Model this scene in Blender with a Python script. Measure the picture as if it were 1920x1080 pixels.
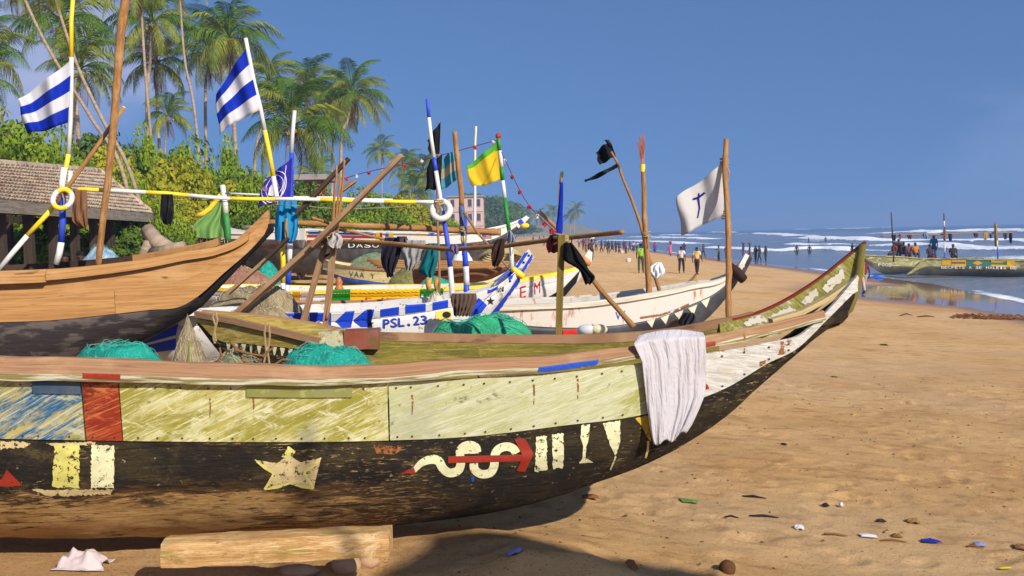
import bpy, bmesh, math, random
import numpy as np
from mathutils import Vector, Matrix, geometry
from mathutils.bvhtree import BVHTree

for o in list(bpy.data.objects):
    bpy.data.objects.remove(o)
R = math.radians
SC = bpy.context.scene
COL = SC.collection

# ------------------------------------------------------------------ camera
F = 2000.0                       # focal length in pixels of the 1920 wide photograph
CAM = Vector((0, 0, 3.4))        # sea level is z = 0, the sand by the boats lies at 1.5
pitch = math.atan(101 / F); roll = math.atan(.023)
fwd = Vector((0, math.cos(pitch), -math.sin(pitch)))
r0 = Vector((1, 0, 0)); u0 = r0.cross(fwd)
right = r0 * math.cos(roll) - u0 * math.sin(roll)
upv = r0 * math.sin(roll) + u0 * math.cos(roll)
cd = bpy.data.cameras.new('camera'); cam = bpy.data.objects.new('camera', cd); COL.objects.link(cam)
cd.sensor_width = 36; cd.lens = 36 * F / 1920; cd.clip_start = .05; cd.clip_end = 20000
cam.matrix_world = Matrix(((right.x, upv.x, -fwd.x, CAM.x), (right.y, upv.y, -fwd.y, CAM.y), (right.z, upv.z, -fwd.z, CAM.z), (0, 0, 0, 1)))
SC.camera = cam

# ------------------------------------------------------------------ light
SUN_EL = R(31); SUN_DIR = Vector((-.6, .8, 0)).normalized()    # direction the shadows fall on the ground
world = bpy.data.worlds.new('World'); SC.world = world; world.use_nodes = True
wn = world.node_tree; wn.nodes.clear()
sky = wn.nodes.new('ShaderNodeTexSky'); sky.sky_type = 'NISHITA'; sky.sun_disc = False
sky.sun_elevation = SUN_EL
sky.sun_rotation = math.atan2(-SUN_DIR.x, -SUN_DIR.y)
sky.air_density = 1.0; sky.dust_density = .3; sky.ozone_density = 3.0; sky.altitude = 0
bg = wn.nodes.new('ShaderNodeBackground'); bg.inputs[1].default_value = .135
hsv = wn.nodes.new('ShaderNodeHueSaturation'); hsv.inputs['Saturation'].default_value = 1.12; hsv.inputs['Hue'].default_value = .504
wo = wn.nodes.new('ShaderNodeOutputWorld')
wtc = wn.nodes.new('ShaderNodeTexCoord'); wad = wn.nodes.new('ShaderNodeVectorMath'); wad.operation = 'ADD'; wad.inputs[1].default_value = (0, 0, .42)
wnm = wn.nodes.new('ShaderNodeVectorMath'); wnm.operation = 'NORMALIZE'
wn.links.new(wtc.outputs['Generated'], wad.inputs[0]); wn.links.new(wad.outputs[0], wnm.inputs[0]); wn.links.new(wnm.outputs[0], sky.inputs[0])
wns = wn.nodes.new('ShaderNodeTexNoise'); wns.inputs['Scale'].default_value = 1.6; wns.inputs['Detail'].default_value = 7; wns.inputs['Roughness'].default_value = .55; wns.inputs['Distortion'].default_value = .6
wmp = wn.nodes.new('ShaderNodeMapping'); wmp.inputs['Scale'].default_value = (1, 1, 2.6); wmp.inputs["Location"].default_value = (.9, .1, 0)
wn.links.new(wtc.outputs['Generated'], wmp.inputs[0]); wn.links.new(wmp.outputs[0], wns.inputs['Vector'])
wrg = wn.nodes.new('ShaderNodeMapRange'); wrg.interpolation_type = 'SMOOTHSTEP'
for i_, v_ in zip((1, 2, 3, 4), (.555, .85, 0, .8)): wrg.inputs[i_].default_value = v_
wsx = wn.nodes.new('ShaderNodeSeparateXYZ'); wn.links.new(wtc.outputs['Generated'], wsx.inputs[0])
wlf = wn.nodes.new('ShaderNodeMapRange'); wlf.interpolation_type = 'SMOOTHSTEP'          # a thin bank of cloud inland, to the left
for i_, v_ in zip((1, 2, 3, 4), (-.08, -.45, 0, .22)): wlf.inputs[i_].default_value = v_
wn.links.new(wsx.outputs[0], wlf.inputs[0]); wsm = wn.nodes.new('ShaderNodeMath'); wsm.operation = 'ADD'
wn.links.new(wns.outputs['Fac'], wsm.inputs[0]); wn.links.new(wlf.outputs[0], wsm.inputs[1]); wn.links.new(wsm.outputs[0], wrg.inputs[0])
wmx = wn.nodes.new('ShaderNodeMix'); wmx.data_type = 'RGBA'; wmx.inputs[7].default_value = (3.5, 3.7, 5.0, 1)
wn.links.new(wrg.outputs[0], wmx.inputs[0]); wn.links.new(sky.outputs[0], wmx.inputs[6])
wn.links.new(wmx.outputs[2], hsv.inputs['Color']); wn.links.new(hsv.outputs[0], bg.inputs[0]); wn.links.new(bg.outputs[0], wo.inputs[0])
sl = bpy.data.lights.new('sun', 'SUN'); sl.energy = 4.9; sl.angle = R(.5); sl.color = (1, .93, .82)
so = bpy.data.objects.new('sun', sl); COL.objects.link(so)
sdir = Vector((SUN_DIR.x * math.cos(SUN_EL), SUN_DIR.y * math.cos(SUN_EL), -math.sin(SUN_EL)))
so.rotation_euler = sdir.to_track_quat('-Z', 'Y').to_euler(); so.location = (-10, -20, 30)
SC.view_settings.view_transform = 'Standard'; SC.view_settings.look = 'None'
SC.view_settings.gamma = 1; SC.view_settings.exposure = .28
SC.cycles.max_bounces = 6; SC.cycles.transparent_max_bounces = 10

# ------------------------------------------------------------------ helpers
rng = np.random.default_rng(7); random.seed(7)
def ray(px, py):
    return fwd + right * ((px - 960) / F) - upv * ((py - 540) / F)
def P(px, py, D):
    d = ray(px, py); return CAM + d * (D / d.y)
def hashn(ix, iy, s=0):
    n = (ix * 374761393 + iy * 668265263 + s * 982451653) & 0x7fffffff
    n = ((n ^ (n >> 13)) * 1274126177) & 0x7fffffff
    return ((n ^ (n >> 16)) & 0xffff) / 65535.0
def vnoise(x, y, s=0):
    x = np.asarray(x, float); y = np.asarray(y, float)
    xi = np.floor(x).astype(np.int64); yi = np.floor(y).astype(np.int64)
    fx = x - xi; fy = y - yi; fx = fx * fx * (3 - 2 * fx); fy = fy * fy * (3 - 2 * fy)
    a = hashn(xi, yi, s); b = hashn(xi + 1, yi, s); c = hashn(xi, yi + 1, s); d = hashn(xi + 1, yi + 1, s)
    return (a * (1 - fx) + b * fx) * (1 - fy) + (c * (1 - fx) + d * fx) * fy
def fbm(x, y, s=0, o=4):
    t = 0; a = .5
    for k in range(o):
        t = t + a * vnoise(np.asarray(x) * 2 ** k, np.asarray(y) * 2 ** k, s + k); a *= .5
    return t
def hermite(xs, ys):
    xs = np.array(xs, float); ys = np.array(ys, float)
    i = np.argsort(xs); xs = xs[i]; ys = ys[i]
    m = np.gradient(ys, xs) if len(xs) > 2 else np.full(len(xs), (ys[-1] - ys[0]) / (xs[-1] - xs[0]))
    def f(x):
        x = np.asarray(x, float); k = np.clip(np.searchsorted(xs, x) - 1, 0, len(xs) - 2)
        h = xs[k + 1] - xs[k]; t = np.clip((x - xs[k]) / h, 0, 1)
        return ((2 * t**3 - 3 * t**2 + 1) * ys[k] + (t**3 - 2 * t**2 + t) * h * m[k] + (-2 * t**3 + 3 * t**2) * ys[k + 1] + (t**3 - t**2) * h * m[k + 1])
    return f
def lin(c):
    return tuple((v / 12.92 if v <= .04045 else ((v + .055) / 1.055) ** 2.4) for v in c)
def C(r, g, b, k=1.0):
    q = lin((r / 255, g / 255, b / 255)); return (q[0] * k, q[1] * k, q[2] * k, 1)

# the lie of the beach
def shore(Y):
    Y = np.asarray(Y, float)
    return np.interp(Y, [-50, 20, 43, 60, 80, 100, 250, 400, 560, 700, 780, 1000, 2300], [17, 18.5, 21, 24.0, 24.5, 24.5, 25, 28, 42, 56, 20, -150, -500])
def gz_smooth(X, Y):
    X = np.asarray(X, float); d = shore(Y) - X
    z = np.interp(d, [-400, -60, 0, 4, 9, 14, 19, 23, 26, 31, 42, 60, 200], [-6, -2.2, 0, .12, .38, .75, 1.22, 1.47, 1.5, 1.62, 2.15, 2.6, 4.5])
    return z
def gz0(X, Y):
    z = gz_smooth(X, Y)
    d = shore(Y) - np.asarray(X, float)
    dry = np.clip((d - 4) / 8, 0, 1)
    z = z + dry * (.10 * (fbm(X * .35, Y * .35, 3) - .47) + .12 * (fbm(X * .9, Y * .9, 9) - .47))
    # heaps of loose sand by the front canoe
    z = z + .17 * np.exp(-(((X + .05) / .75) ** 2 + ((Y - 7.35) / .5) ** 2)) + .10 * np.exp(-(((X - .75) / .45) ** 2 + ((Y - 6.6) / .35) ** 2))
    z = z + .19 * np.exp(-(((X - .28) / .55) ** 2 + ((Y - 6.78) / .27) ** 2)) * (.8 + .4 * vnoise(X * 4, Y * 4, 12))
    return z
def gz(X, Y):
    return float(gz0(np.array([X]), np.array([Y]))[0])
_DS = np.geomspace(3, 1200, 1600)
def G(px, py, dz=0):
    d = ray(px, py); X = CAM.x + d.x * _DS / d.y; Z = CAM.z + d.z * _DS / d.y
    g_ = gz0(X, _DS); g_ = np.where(X > shore(_DS), np.maximum(g_, 0), g_); k = int(np.argmax(Z < g_ + dz)); D = float(_DS[k])
    return CAM + d * (D / d.y)

def tag(o, label=None, cat=None, group=None, kind=None):
    if label: o['label'] = label
    if cat: o['category'] = cat
    if group: o['group'] = group
    if kind: o['kind'] = kind
    return o
def thing(name, label, cat, loc=(0, 0, 0), group=None, rz=0):
    o = bpy.data.objects.new(name, None); COL.objects.link(o); o.location = loc; o.rotation_euler = (0, 0, rz)
    o.empty_display_size = .1
    return tag(o, label, cat, group)
def origin(o):
    v = Vector((0, 0, 0))
    while o is not None: v += o.location; o = o.parent
    return v
def link(name, mesh, parent=None, loc=None):
    o = bpy.data.objects.new(name, mesh); COL.objects.link(o)
    if parent: o.parent = parent
    if loc is not None: o.location = loc
    return o

class MB:
    def __init__(s): s.v = []; s.f = []; s.m = []; s.uv = []
    def add(s, vs, fs, mi=0, uv=None):
        n = len(s.v); s.v += [tuple(map(float, p)) for p in vs]
        s.uv += [tuple(map(float, q)) for q in uv] if uv is not None else [(p[0], p[2]) for p in vs]
        for k, f in enumerate(fs):
            s.f.append(tuple(n + i for i in f)); s.m.append(mi if isinstance(mi, int) else mi[k])
        return s
    def grid(s, pts, mi=0, uv=None, closed=False, flip=False):
        r = len(pts); c = len(pts[0]); vs = [p for row in pts for p in row]
        fs = []; mm = []
        for i in range(r - 1):
            for j in range(c if closed else c - 1):
                q = (i * c + j, i * c + (j + 1) % c, (i + 1) * c + (j + 1) % c, (i + 1) * c + j)
                fs.append(q[::-1] if flip else q); mm.append(mi(i, j) if callable(mi) else mi)
        return s.add(vs, fs, mm, [q for row in uv for q in row] if uv is not None else None)
    def tube(s, pts, rad, n=8, mi=0, cap=True, v0=0.0, flat=1.0):
        pts = [Vector(p) for p in pts]; k = len(pts)
        rad = [rad] * k if isinstance(rad, (int, float)) else list(rad)
        t = (pts[1] - pts[0]).normalized(); a = Vector((0, 0, 1)) if abs(t.z) < .9 else Vector((0, 1, 0))
        nx = t.cross(a).normalized(); rows = []; uvs = []; L = v0
        for i in range(k):
            t = (pts[min(i + 1, k - 1)] - pts[max(i - 1, 0)]).normalized()
            nx = (nx - t * nx.dot(t)).normalized(); ny = t.cross(nx)
            if i: L += (pts[i] - pts[i - 1]).length
            rows.append([pts[i] + (nx * math.cos(2 * math.pi * j / n) + ny * (math.sin(2 * math.pi * j / n) * flat)) * rad[i] for j in range(n)])
            uvs.append([(L, j / n * .3) for j in range(n)])
        b = len(s.v); s.grid(rows, mi, uvs, closed=True)
        if cap:
            s.f.append(tuple(b + j for j in range(n))[::-1]); s.m.append(mi)
            s.f.append(tuple(b + (k - 1) * n + j for j in range(n))); s.m.append(mi)
        return s
    def beam(s, p, q, w, h, up=(0, 0, 1), mi=0, rough=0.0, seg=1):
        p = Vector(p); q = Vector(q); t = (q - p); L = t.length; t = t.normalized(); up = Vector(up)
        a = t.cross(up).normalized(); b = a.cross(t).normalized(); rows = []; uvs = []
        for i in range(seg + 1):
            c = p + t * (L * i / seg); jw = 1 + rough * random.uniform(-1, 1); jh = 1 + rough * random.uniform(-1, 1)
            rows.append([c + a * (x * w / 2 * jw) + b * (y * h / 2 * jh) for x, y in ((-1, -1), (1, -1), (1, 1), (-1, 1))])
            uvs.append([(L * i / seg, y) for y in (0, w, w + h, 2 * w + h)])
        n0 = len(s.v); s.grid(rows, mi, uvs, closed=True)
        s.f.append((n0 + 3, n0 + 2, n0 + 1, n0)); s.m.append(mi)
        e = n0 + seg * 4; s.f.append((e, e + 1, e + 2, e + 3)); s.m.append(mi)
        return s
    def ball(s, c, r, n=10, m=7, mi=0, jit=0, squash=(1, 1, 1)):
        rows = []
        for i in range(m + 1):
            th = math.pi * i / m
            rows.append([Vector(c) + Vector((math.sin(th) * math.cos(2 * math.pi * j / n) * squash[0], math.sin(th) * math.sin(2 * math.pi * j / n) * squash[1], math.cos(th) * squash[2])) * (r * (1 + jit * random.uniform(-1, 1))) for j in range(n)])
        return s.grid(rows, mi, None, closed=True)
    def mesh(s, name, mats, off=Vector((0, 0, 0)), smooth=False):
        me = bpy.data.meshes.new(name)
        me.from_pydata([(x - off.x, y - off.y, z - off.z) for x, y, z in s.v], [], s.f)
        for m in (mats if isinstance(mats, (list, tuple)) else [mats]): me.materials.append(m)
        me.polygons.foreach_set('material_index', s.m)
        if smooth: me.polygons.foreach_set('use_smooth', [True] * len(s.f))
        ul = me.uv_layers.new(name='UVMap'); li = np.zeros(len(me.loops), np.int32); me.loops.foreach_get('vertex_index', li)
        ul.data.foreach_set('uv', np.array(s.uv, np.float32)[li].ravel()); me.update()
        return me
    def build(s, name, mats, parent=None, smooth=False, loc=None):
        off = origin(parent) if parent else Vector((0, 0, 0))
        if parent is None and loc is None and s.v:
            a = np.array(s.v); loc = Vector(((a[:, 0].min() + a[:, 0].max()) / 2, (a[:, 1].min() + a[:, 1].max()) / 2, a[:, 2].min()))
        if parent is None: off = Vector(loc)
        o = link(name, s.mesh(name, mats, off, smooth), parent)
        if parent is None: o.location = off
        return o

def copy_tree(o, parent=None):
    c = o.copy(); COL.objects.link(c); c.parent = parent
    for ch in [x for x in bpy.data.objects if x.parent == o]: copy_tree(ch, c)
    return c

# ------------------------------------------------------------------ materials
class Mt:
    def __init__(s, name, col, rough=.8, spec=.25, coord='UV'):
        s.m = bpy.data.materials.new(name); s.m.use_nodes = True; s.t = s.m.node_tree; s.N = s.t.nodes
        s.b = s.N['Principled BSDF']; s.out = s.N['Material Output']
        s.b.inputs['Roughness'].default_value = rough; s.b.inputs['Specular IOR Level'].default_value = spec
        s.tc = s.N.new('ShaderNodeTexCoord'); oi = s.N.new('ShaderNodeObjectInfo')
        ad = s.N.new('ShaderNodeVectorMath'); ad.operation = 'ADD'; mu = s.N.new('ShaderNodeMath'); mu.operation = 'MULTIPLY'; mu.inputs[1].default_value = 37.0
        s.t.links.new(oi.outputs['Random'], mu.inputs[0]); s.t.links.new(s.tc.outputs[coord], ad.inputs[0]); s.t.links.new(mu.outputs[0], ad.inputs[1])
        s.co = ad.outputs[0]; s.c = None; s.base = col; s.h = None; s.oi = oi
        s.b.inputs['Base Color'].default_value = col
    def L(s, a, b): s.t.links.new(a, b)
    def noise(s, scale, stretch=(1, 1, 1), rot=0, detail=5, rough=.6, dist=0, off=0):
        mp = s.N.new('ShaderNodeMapping'); mp.vector_type = 'TEXTURE' if False else 'POINT'
        rt = s.N.new('ShaderNodeVectorRotate'); rt.rotation_type = 'Z_AXIS'; rt.inputs['Angle'].default_value = rot
        s.L(s.co, rt.inputs['Vector']); s.L(rt.outputs[0], mp.inputs['Vector']); mp.inputs['Scale'].default_value = stretch; mp.inputs['Location'].default_value = (off, off * 1.7, off * .6)
        n = s.N.new('ShaderNodeTexNoise'); n.inputs['Scale'].default_value = scale; n.inputs['Detail'].default_value = detail
        n.inputs['Roughness'].default_value = rough; n.inputs['Distortion'].default_value = dist
        s.L(mp.outputs[0], n.inputs['Vector']); return n.outputs['Fac']
    def attr(s, name):
        a = s.N.new('ShaderNodeAttribute'); a.attribute_name = name; return a.outputs['Fac']
    def uvc(s, k):
        x = s.N.new('ShaderNodeSeparateXYZ'); s.L(s.tc.outputs['UV'], x.inputs[0]); return x.outputs[k]
    def rng(s, fac, lo, hi, a=0., b=1.):
        r = s.N.new('ShaderNodeMapRange'); r.interpolation_type = 'SMOOTHSTEP'
        for i, v in zip((1, 2, 3, 4), (lo, hi, a, b)): r.inputs[i].default_value = v
        s.L(fac, r.inputs[0]); return r.outputs[0]
    def math(s, op, a, b):
        m = s.N.new('ShaderNodeMath'); m.operation = op
        for i, v in enumerate((a, b)):
            if isinstance(v, (int, float)): m.inputs[i].default_value = v
            else: s.L(v, m.inputs[i])
        return m.outputs[0]
    def mix(s, mask, col):
        m = s.N.new('ShaderNodeMix'); m.data_type = 'RGBA'
        if isinstance(mask, (int, float)): m.inputs[0].default_value = mask
        else: s.L(mask, m.inputs[0])
        if s.c is None: m.inputs[6].default_value = s.base
        else: s.L(s.c, m.inputs[6])
        if isinstance(col, tuple): m.inputs[7].default_value = col
        else: s.L(col, m.inputs[7])
        s.c = m.outputs[2]; s.L(s.c, s.b.inputs['Base Color']); return s
    def bump(s, fac, strength=.3, dist=.01):
        b = s.N.new('ShaderNodeBump'); b.inputs['Strength'].default_value = strength; b.inputs['Distance'].default_value = dist
        s.L(fac, b.inputs['Height'])
        if s.h is not None: s.L(s.h, b.inputs['Normal'])
        s.h = b.outputs[0]; s.L(s.h, s.b.inputs['Normal']); return s
    def rough(s, fac): s.L(fac, s.b.inputs['Roughness']); return s
    def worn(s, mask):       # let what lies under the paint show through
        tr = s.N.new('ShaderNodeBsdfTransparent'); mx = s.N.new('ShaderNodeMixShader')
        s.L(mask, mx.inputs[0]); s.L(s.b.outputs[0], mx.inputs[1]); s.L(tr.outputs[0], mx.inputs[2]); s.L(mx.outputs[0], s.out.inputs[0]); return s
    def cloth(s, k=.3):
        tr = s.N.new('ShaderNodeBsdfTranslucent'); mx = s.N.new('ShaderNodeMixShader'); mx.inputs[0].default_value = k
        if s.c is None: tr.inputs[0].default_value = s.base
        else: s.L(s.c, tr.inputs[0])
        s.L(s.b.outputs[0], mx.inputs[1]); s.L(tr.outputs[0], mx.inputs[2]); s.L(mx.outputs[0], s.out.inputs[0]); return s

_mc = {}
def paint(name, col, wear=None, amt=.5, rough=.55, var=.12, sc=5, stretch=(1, 1, 1), bump=.25, coord='UV'):
    """brushed boat paint, faded and chipped to `wear`"""
    if name in _mc: return _mc[name]
    m = Mt(name, col, rough, .35, coord)
    m.mix(m.rng(m.noise(sc * .5, stretch), .35, .7, 0, var * 2.5), tuple(min(1, c * .6 + .2) for c in col[:3]) + (1,))
    m.mix(m.rng(m.noise(sc * 2.3, stretch, detail=7, off=3), .5, .75, 0, var * 2), tuple(c * .45 for c in col[:3]) + (1,))
    if wear is not None:
        f = m.noise(sc * 1.7, stretch, detail=9, rough=.7, off=7); m.mix(m.rng(f, 1 - amt - .04, 1 - amt + .05), wear)
    m.bump(m.noise(sc * 8, stretch, detail=8), bump, .004)
    _mc[name] = m.m; return m.m
def wood(name, cols, stretch=(.25, 6, 6), sc=4, rough=.85, bump=.5, knots=0., coord='UV', bd=.006):
    if name in _mc: return _mc[name]
    m = Mt(name, cols[0], rough, .15, coord)
    m.mix(m.rng(m.noise(sc, stretch, detail=6, dist=.4), .35, .68), cols[1])
    m.mix(m.rng(m.noise(sc * 3.5, stretch, detail=8, off=5), .52, .7, 0, .75), cols[2])
    m.mix(m.rng(m.noise(sc * .5, (1, 1, 1), off=9), .5, .72, 0, .5), cols[-1])
    if knots:
        m.mix(m.rng(m.noise(sc * .9, (1, 1.8, 1), detail=1, off=11), 1 - knots, 1 - knots + .06, 0, .85), tuple(c * .22 for c in cols[0][:3]) + (1,))
    m.bump(m.noise(sc * 3, stretch, detail=9, rough=.7), bump, bd)
    _mc[name] = m.m; return m.m
def flat(name, col, rough=.8, var=.25, sc=6, cloth=0, bump=.15, coord='Object'):
    if name in _mc: return _mc[name]
    m = Mt(name, col, rough, .2, coord)
    m.mix(m.rng(m.noise(sc), .35, .7, 0, var), tuple(c * .5 for c in col[:3]) + (1,))
    m.mix(m.rng(m.noise(sc * 2.7, off=4), .5, .75, 0, var), tuple(min(1, c * .8 + .12) for c in col[:3]) + (1,))
    if bump: m.bump(m.noise(sc * 12, detail=4), bump, .01)
    if cloth: m.cloth(cloth)
    _mc[name] = m.m; return m.m

BAMBOO = wood('bamboo', [C(168, 124, 74), C(136, 92, 52), C(92, 64, 42), C(188, 156, 108)], (.9, 4, 4), 7, .65, .4)
GREYWOOD = wood('weathered_wood', [C(165, 130, 95), C(135, 100, 70), C(90, 68, 50), C(185, 160, 125)], (.3, 6, 6), 5, knots=.3)
DARKWOOD = wood('dark_wood', [C(80, 60, 45), C(60, 45, 35), C(40, 32, 26), C(105, 85, 65)], (.3, 6, 6), 5)
TANWOOD = wood('new_plank_wood', [C(184, 138, 86), C(160, 114, 66), C(118, 82, 50), C(190, 154, 108)], (.22, 6, 6), 5, .8, .45, knots=.31)
BROWNRAIL = wood('rail_wood', [C(158, 120, 88), C(138, 102, 74), C(88, 64, 46), C(186, 152, 116)], (.2, 8, 8), 5, .85, .5)
WHITE = paint('white_paint', C(216, 212, 204), C(150, 138, 116), .36, var=.2)
BLUE = paint('blue_paint', C(20, 62, 190), C(120, 130, 160), .27)
YELLOW = paint('yellow_paint', C(245, 205, 20), C(220, 200, 140), .28)
GREEN = paint('green_paint', C(20, 125, 35), C(90, 120, 80), .28)
RED = paint('red_paint', C(170, 35, 22), C(120, 70, 50), .3)
BLACK = paint('black_paint', C(34, 32, 34), C(90, 80, 70), .3)
ORANGE = paint('orange_paint', C(200, 120, 30), C(190, 160, 120), .4)
GREYP = paint('pale_grey_paint', C(205, 203, 205), C(150, 145, 140), .3)
ROPE = flat('rope', C(165, 140, 100), .9)

# ------------------------------------------------------------------ ground
def axis(parts):
    a = []
    for lo, hi, n in parts: a += list(np.linspace(lo, hi, n, endpoint=False))
    return np.array(a + [parts[-1][1]])
gx = axis([(-1200, -300, 8), (-300, -60, 24), (-60, -12, 60), (-12, -2, 110), (-2, 6.5, 215), (6.5, 14, 100), (14, 34, 130), (34, 120, 30), (120, 600, 8)])
gy = axis([(-300, -10, 14), (-10, 4.6, 40), (4.6, 12, 200), (12, 22, 130), (22, 60, 170), (60, 140, 110), (140, 600, 90), (600, 2300, 16)])
XX, YY = np.meshgrid(gx, gy)
ZZ = gz0(XX, YY)
dd = shore(YY) - XX
# ripples and trampled footprints on the dry sand near the boats
near = np.clip((26 - YY) / 8, 0, 1) * np.clip((YY + 5) / 5, 0, 1) * np.clip((XX + 9) / 4, 0, 1) * np.clip((12 - XX) / 4, 0, 1)
ZZ += near * (.018 * (fbm(XX * 3.1, YY * 3.1, 21) - .47) + .016 * (fbm(XX * 8.5, YY * 8.5, 31, 3) - .44))
fp = np.random.default_rng(3)
for k in range(900):
    fxp = fp.uniform(-3, 9.5); fyp = fp.uniform(5, 19); a = fp.uniform(0, math.pi); r1 = fp.uniform(.10, .2); r2 = r1 * fp.uniform(.45, .7); dep = fp.uniform(.006, .022)
    i0, i1 = np.searchsorted(gy, [fyp - .5, fyp + .5]); j0, j1 = np.searchsorted(gx, [fxp - .5, fxp + .5])
    dx = XX[i0:i1, j0:j1] - fxp; dy = YY[i0:i1, j0:j1] - fyp
    u = (dx * math.cos(a) + dy * math.sin(a)) / r1; v = (-dx * math.sin(a) + dy * math.cos(a)) / r2; q = u * u + v * v
    ZZ[i0:i1, j0:j1] += -dep * np.exp(-q * 1.3) + dep * .6 * np.exp(-(np.sqrt(q) - 1.35) ** 2 * 6)
ny, nx = XX.shape
idx = np.arange(ny * nx).reshape(ny, nx)
quads = np.stack([idx[:-1, :-1], idx[:-1, 1:], idx[1:, 1:], idx[1:, :-1]], -1).reshape(-1, 4)
gm = bpy.data.meshes.new('ground')
gm.vertices.add(ny * nx); gm.vertices.foreach_set('co', np.stack([XX, YY, ZZ], -1).astype(np.float32).ravel())
gm.loops.add(quads.size); gm.loops.foreach_set('vertex_index', quads.ravel().astype(np.int32))
gm.polygons.add(len(quads)); gm.polygons.foreach_set('loop_start', np.arange(0, quads.size, 4, dtype=np.int32)); gm.polygons.foreach_set('loop_total', np.full(len(quads), 4, np.int32))
gm.polygons.foreach_set('use_smooth', np.ones(len(quads), bool)); gm.update(calc_edges=True)
wet = np.clip(1 - (dd - 2.2 - 2.6 * (fbm(XX * .12, YY * .05, 5) - .45)) / 2.2, 0, 1)
film = np.clip(1 - (dd - .6 - 6.0 * (fbm(XX * .16, YY * .07, 15) - .38)) / .5, 0, 1) * wet
# a shallow sheet of back wash left below the far canoes
film = np.maximum(film, np.clip(1.6 - ((XX - 22) / 7.5) ** 2 - ((YY - 50) / 8.5) ** 2 + 1.2 * (fbm(XX * .22, YY * .22, 77) - .5), 0, 1)); wet = np.maximum(wet, np.clip(film * 1.4, 0, 1))
wet = np.maximum(wet, np.clip(1.5 - ((XX - 22) / 8.5) ** 2 - ((YY - 50) / 11) ** 2, 0, 1))
inland = np.clip((dd - 33 - 3 * (fbm(XX * .2, YY * .2, 44) - .5)) / 6, 0, 1)
for nm, arr in (('wet', wet), ('film', film), ('inland', inland)):
    at = gm.attributes.new(nm, 'FLOAT', 'POINT'); at.data.foreach_set('value', arr.astype(np.float32).ravel())
m = Mt('sand', C(226, 182, 124), .95, .1, 'Object')
m.mix(m.rng(m.noise(.35, detail=6), .35, .68, 0, .8), C(204, 156, 100))
m.mix(m.rng(m.noise(2.2, (1, 2.2, 1), detail=7, off=3), .48, .68, 0, .6), C(168, 124, 76))
m.mix(m.rng(m.noise(14, (1, 1.6, 1), detail=7, rough=.7, off=8), .59, .70, 0, .5), C(136, 98, 68)); m.mix(m.rng(m.noise(.16, detail=5, off=33), .45, .62, 0, .35), C(220, 186, 148)); m.mix(m.rng(m.noise(1.1, (1, 1.5, 1), detail=8, rough=.7, off=37), .57, .68, 0, .25), C(160, 120, 88))
m.mix(m.rng(m.noise(6, detail=7, off=13), .58, .74, 0, .5), C(236, 198, 144))
m.mix(m.rng(m.noise(48, detail=3, off=5), .60, .68, 0, .6), C(96, 68, 46))
m.mix(m.rng(m.attr('inland'), .1, .9, 0, .6), C(120, 105, 60))
m.mix(m.rng(m.attr('wet'), .05, .95, 0, .88), C(134, 98, 76))
wr = m.attr('wet'); fl = m.attr('film')
m.rough(m.math('SUBTRACT', m.rng(wr, .2, 1, .95, .5), m.rng(fl, .2, .8, 0, .44)))
sp = m.rng(wr, .3, 1, .1, .5); m.L(sp, m.b.inputs['Specular IOR Level'])
dryk = m.rng(wr, .1, .7, 1, 0)
bb = m.math('MULTIPLY', m.noise(18, detail=9, rough=.75), dryk); m.bump(bb, .95, .055)
bb = m.math('MULTIPLY', m.noise(120, detail=3), dryk); m.bump(bb, .8, .014)
gm.materials.append(m.m)
ground = link('ground', gm); tag(ground, 'trampled tan beach sand running down to the water', kind='structure')

# ------------------------------------------------------------------ sea
def sea_pt(px, py):
    d = ray(px, py); t = (0 - CAM.z) / d.z if d.z < -1e-4 else 6000 / d.y; p = CAM + d * t; return (p.x, p.y)
breakers = [  # pixel path, crest height (m), width (m), foam strength, trailing foam (m, toward the shore)
    ([(1455, 473), (1500, 472), (1550, 470), (1600, 472)], .55, 2.6, 1.2, 9),
    ([(1650, 462), (1720, 463), (1800, 468), (1860, 471), (1960, 473), (2100, 477)], .6, 2.4, 1.15, 8),
    ([(1500, 449), (1560, 451), (1640, 453), (1700, 453)], .85, 4.5, 1.25, 26),
    ([(1645, 439), (1700, 438), (1760, 438), (1850, 436), (1960, 437), (2100, 438)], 1.2, 6, 1.3, 24),
    ([(1380, 440), (1420, 439), (1455, 441), (1490, 443)], .8, 5, 1.1, 20),
    ([(1120, 452), (1180, 453), (1240, 455), (1300, 459)], .45, 3, .8, 16), ([(1180, 445), (1250, 446), (1330, 449)], .5, 4, .9, 20),
    ([(1320, 466), (1380, 468), (1440, 474)], .4, 2.2, .9, 7), ([(1060, 444), (1120, 445)], .6, 5, 1, 30), ([(1330, 436), (1375, 436.5)], .9, 7, 1.1, 30),
    ([(1760, 452), (1830, 454), (1900, 453), (1990, 456)], .45, 2.5, .75, 12), ([(1240, 441), (1300, 442)], .6, 5, .9, 25), ([(1480, 459), (1560, 461), (1620, 460)], .35, 2.2, .8, 8),
    ([(1405, 431.5), (1425, 431)], 1.0, 10, 1.1, 30), ([(1494, 430.5), (1510, 430.5)], 1.0, 10, 1.1, 30), ([(1549, 429), (1565, 429)], 1.0, 10, 1.1, 30),
    ([(1580, 429), (1596, 429)], 1.0, 10, 1.1, 30), ([(1604, 428.5), (1616, 428)], 1.1, 10, 1.1, 30), ([(1624, 427), (1640, 426.5)], 1.0, 10, 1.1, 30), ([(1658, 427), (1674, 426.5)], 1.0, 10, 1.1, 30)]
na, nr = 620, 420
ang = np.radians(np.concatenate([np.linspace(-60, -4, 30, endpoint=False), np.linspace(-4, 34, na - 90, endpoint=False), np.linspace(34, 120, 60)]))
rad = np.concatenate([np.geomspace(16, 700, nr - 40, endpoint=False), np.geomspace(700, 2600, 40)])
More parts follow.
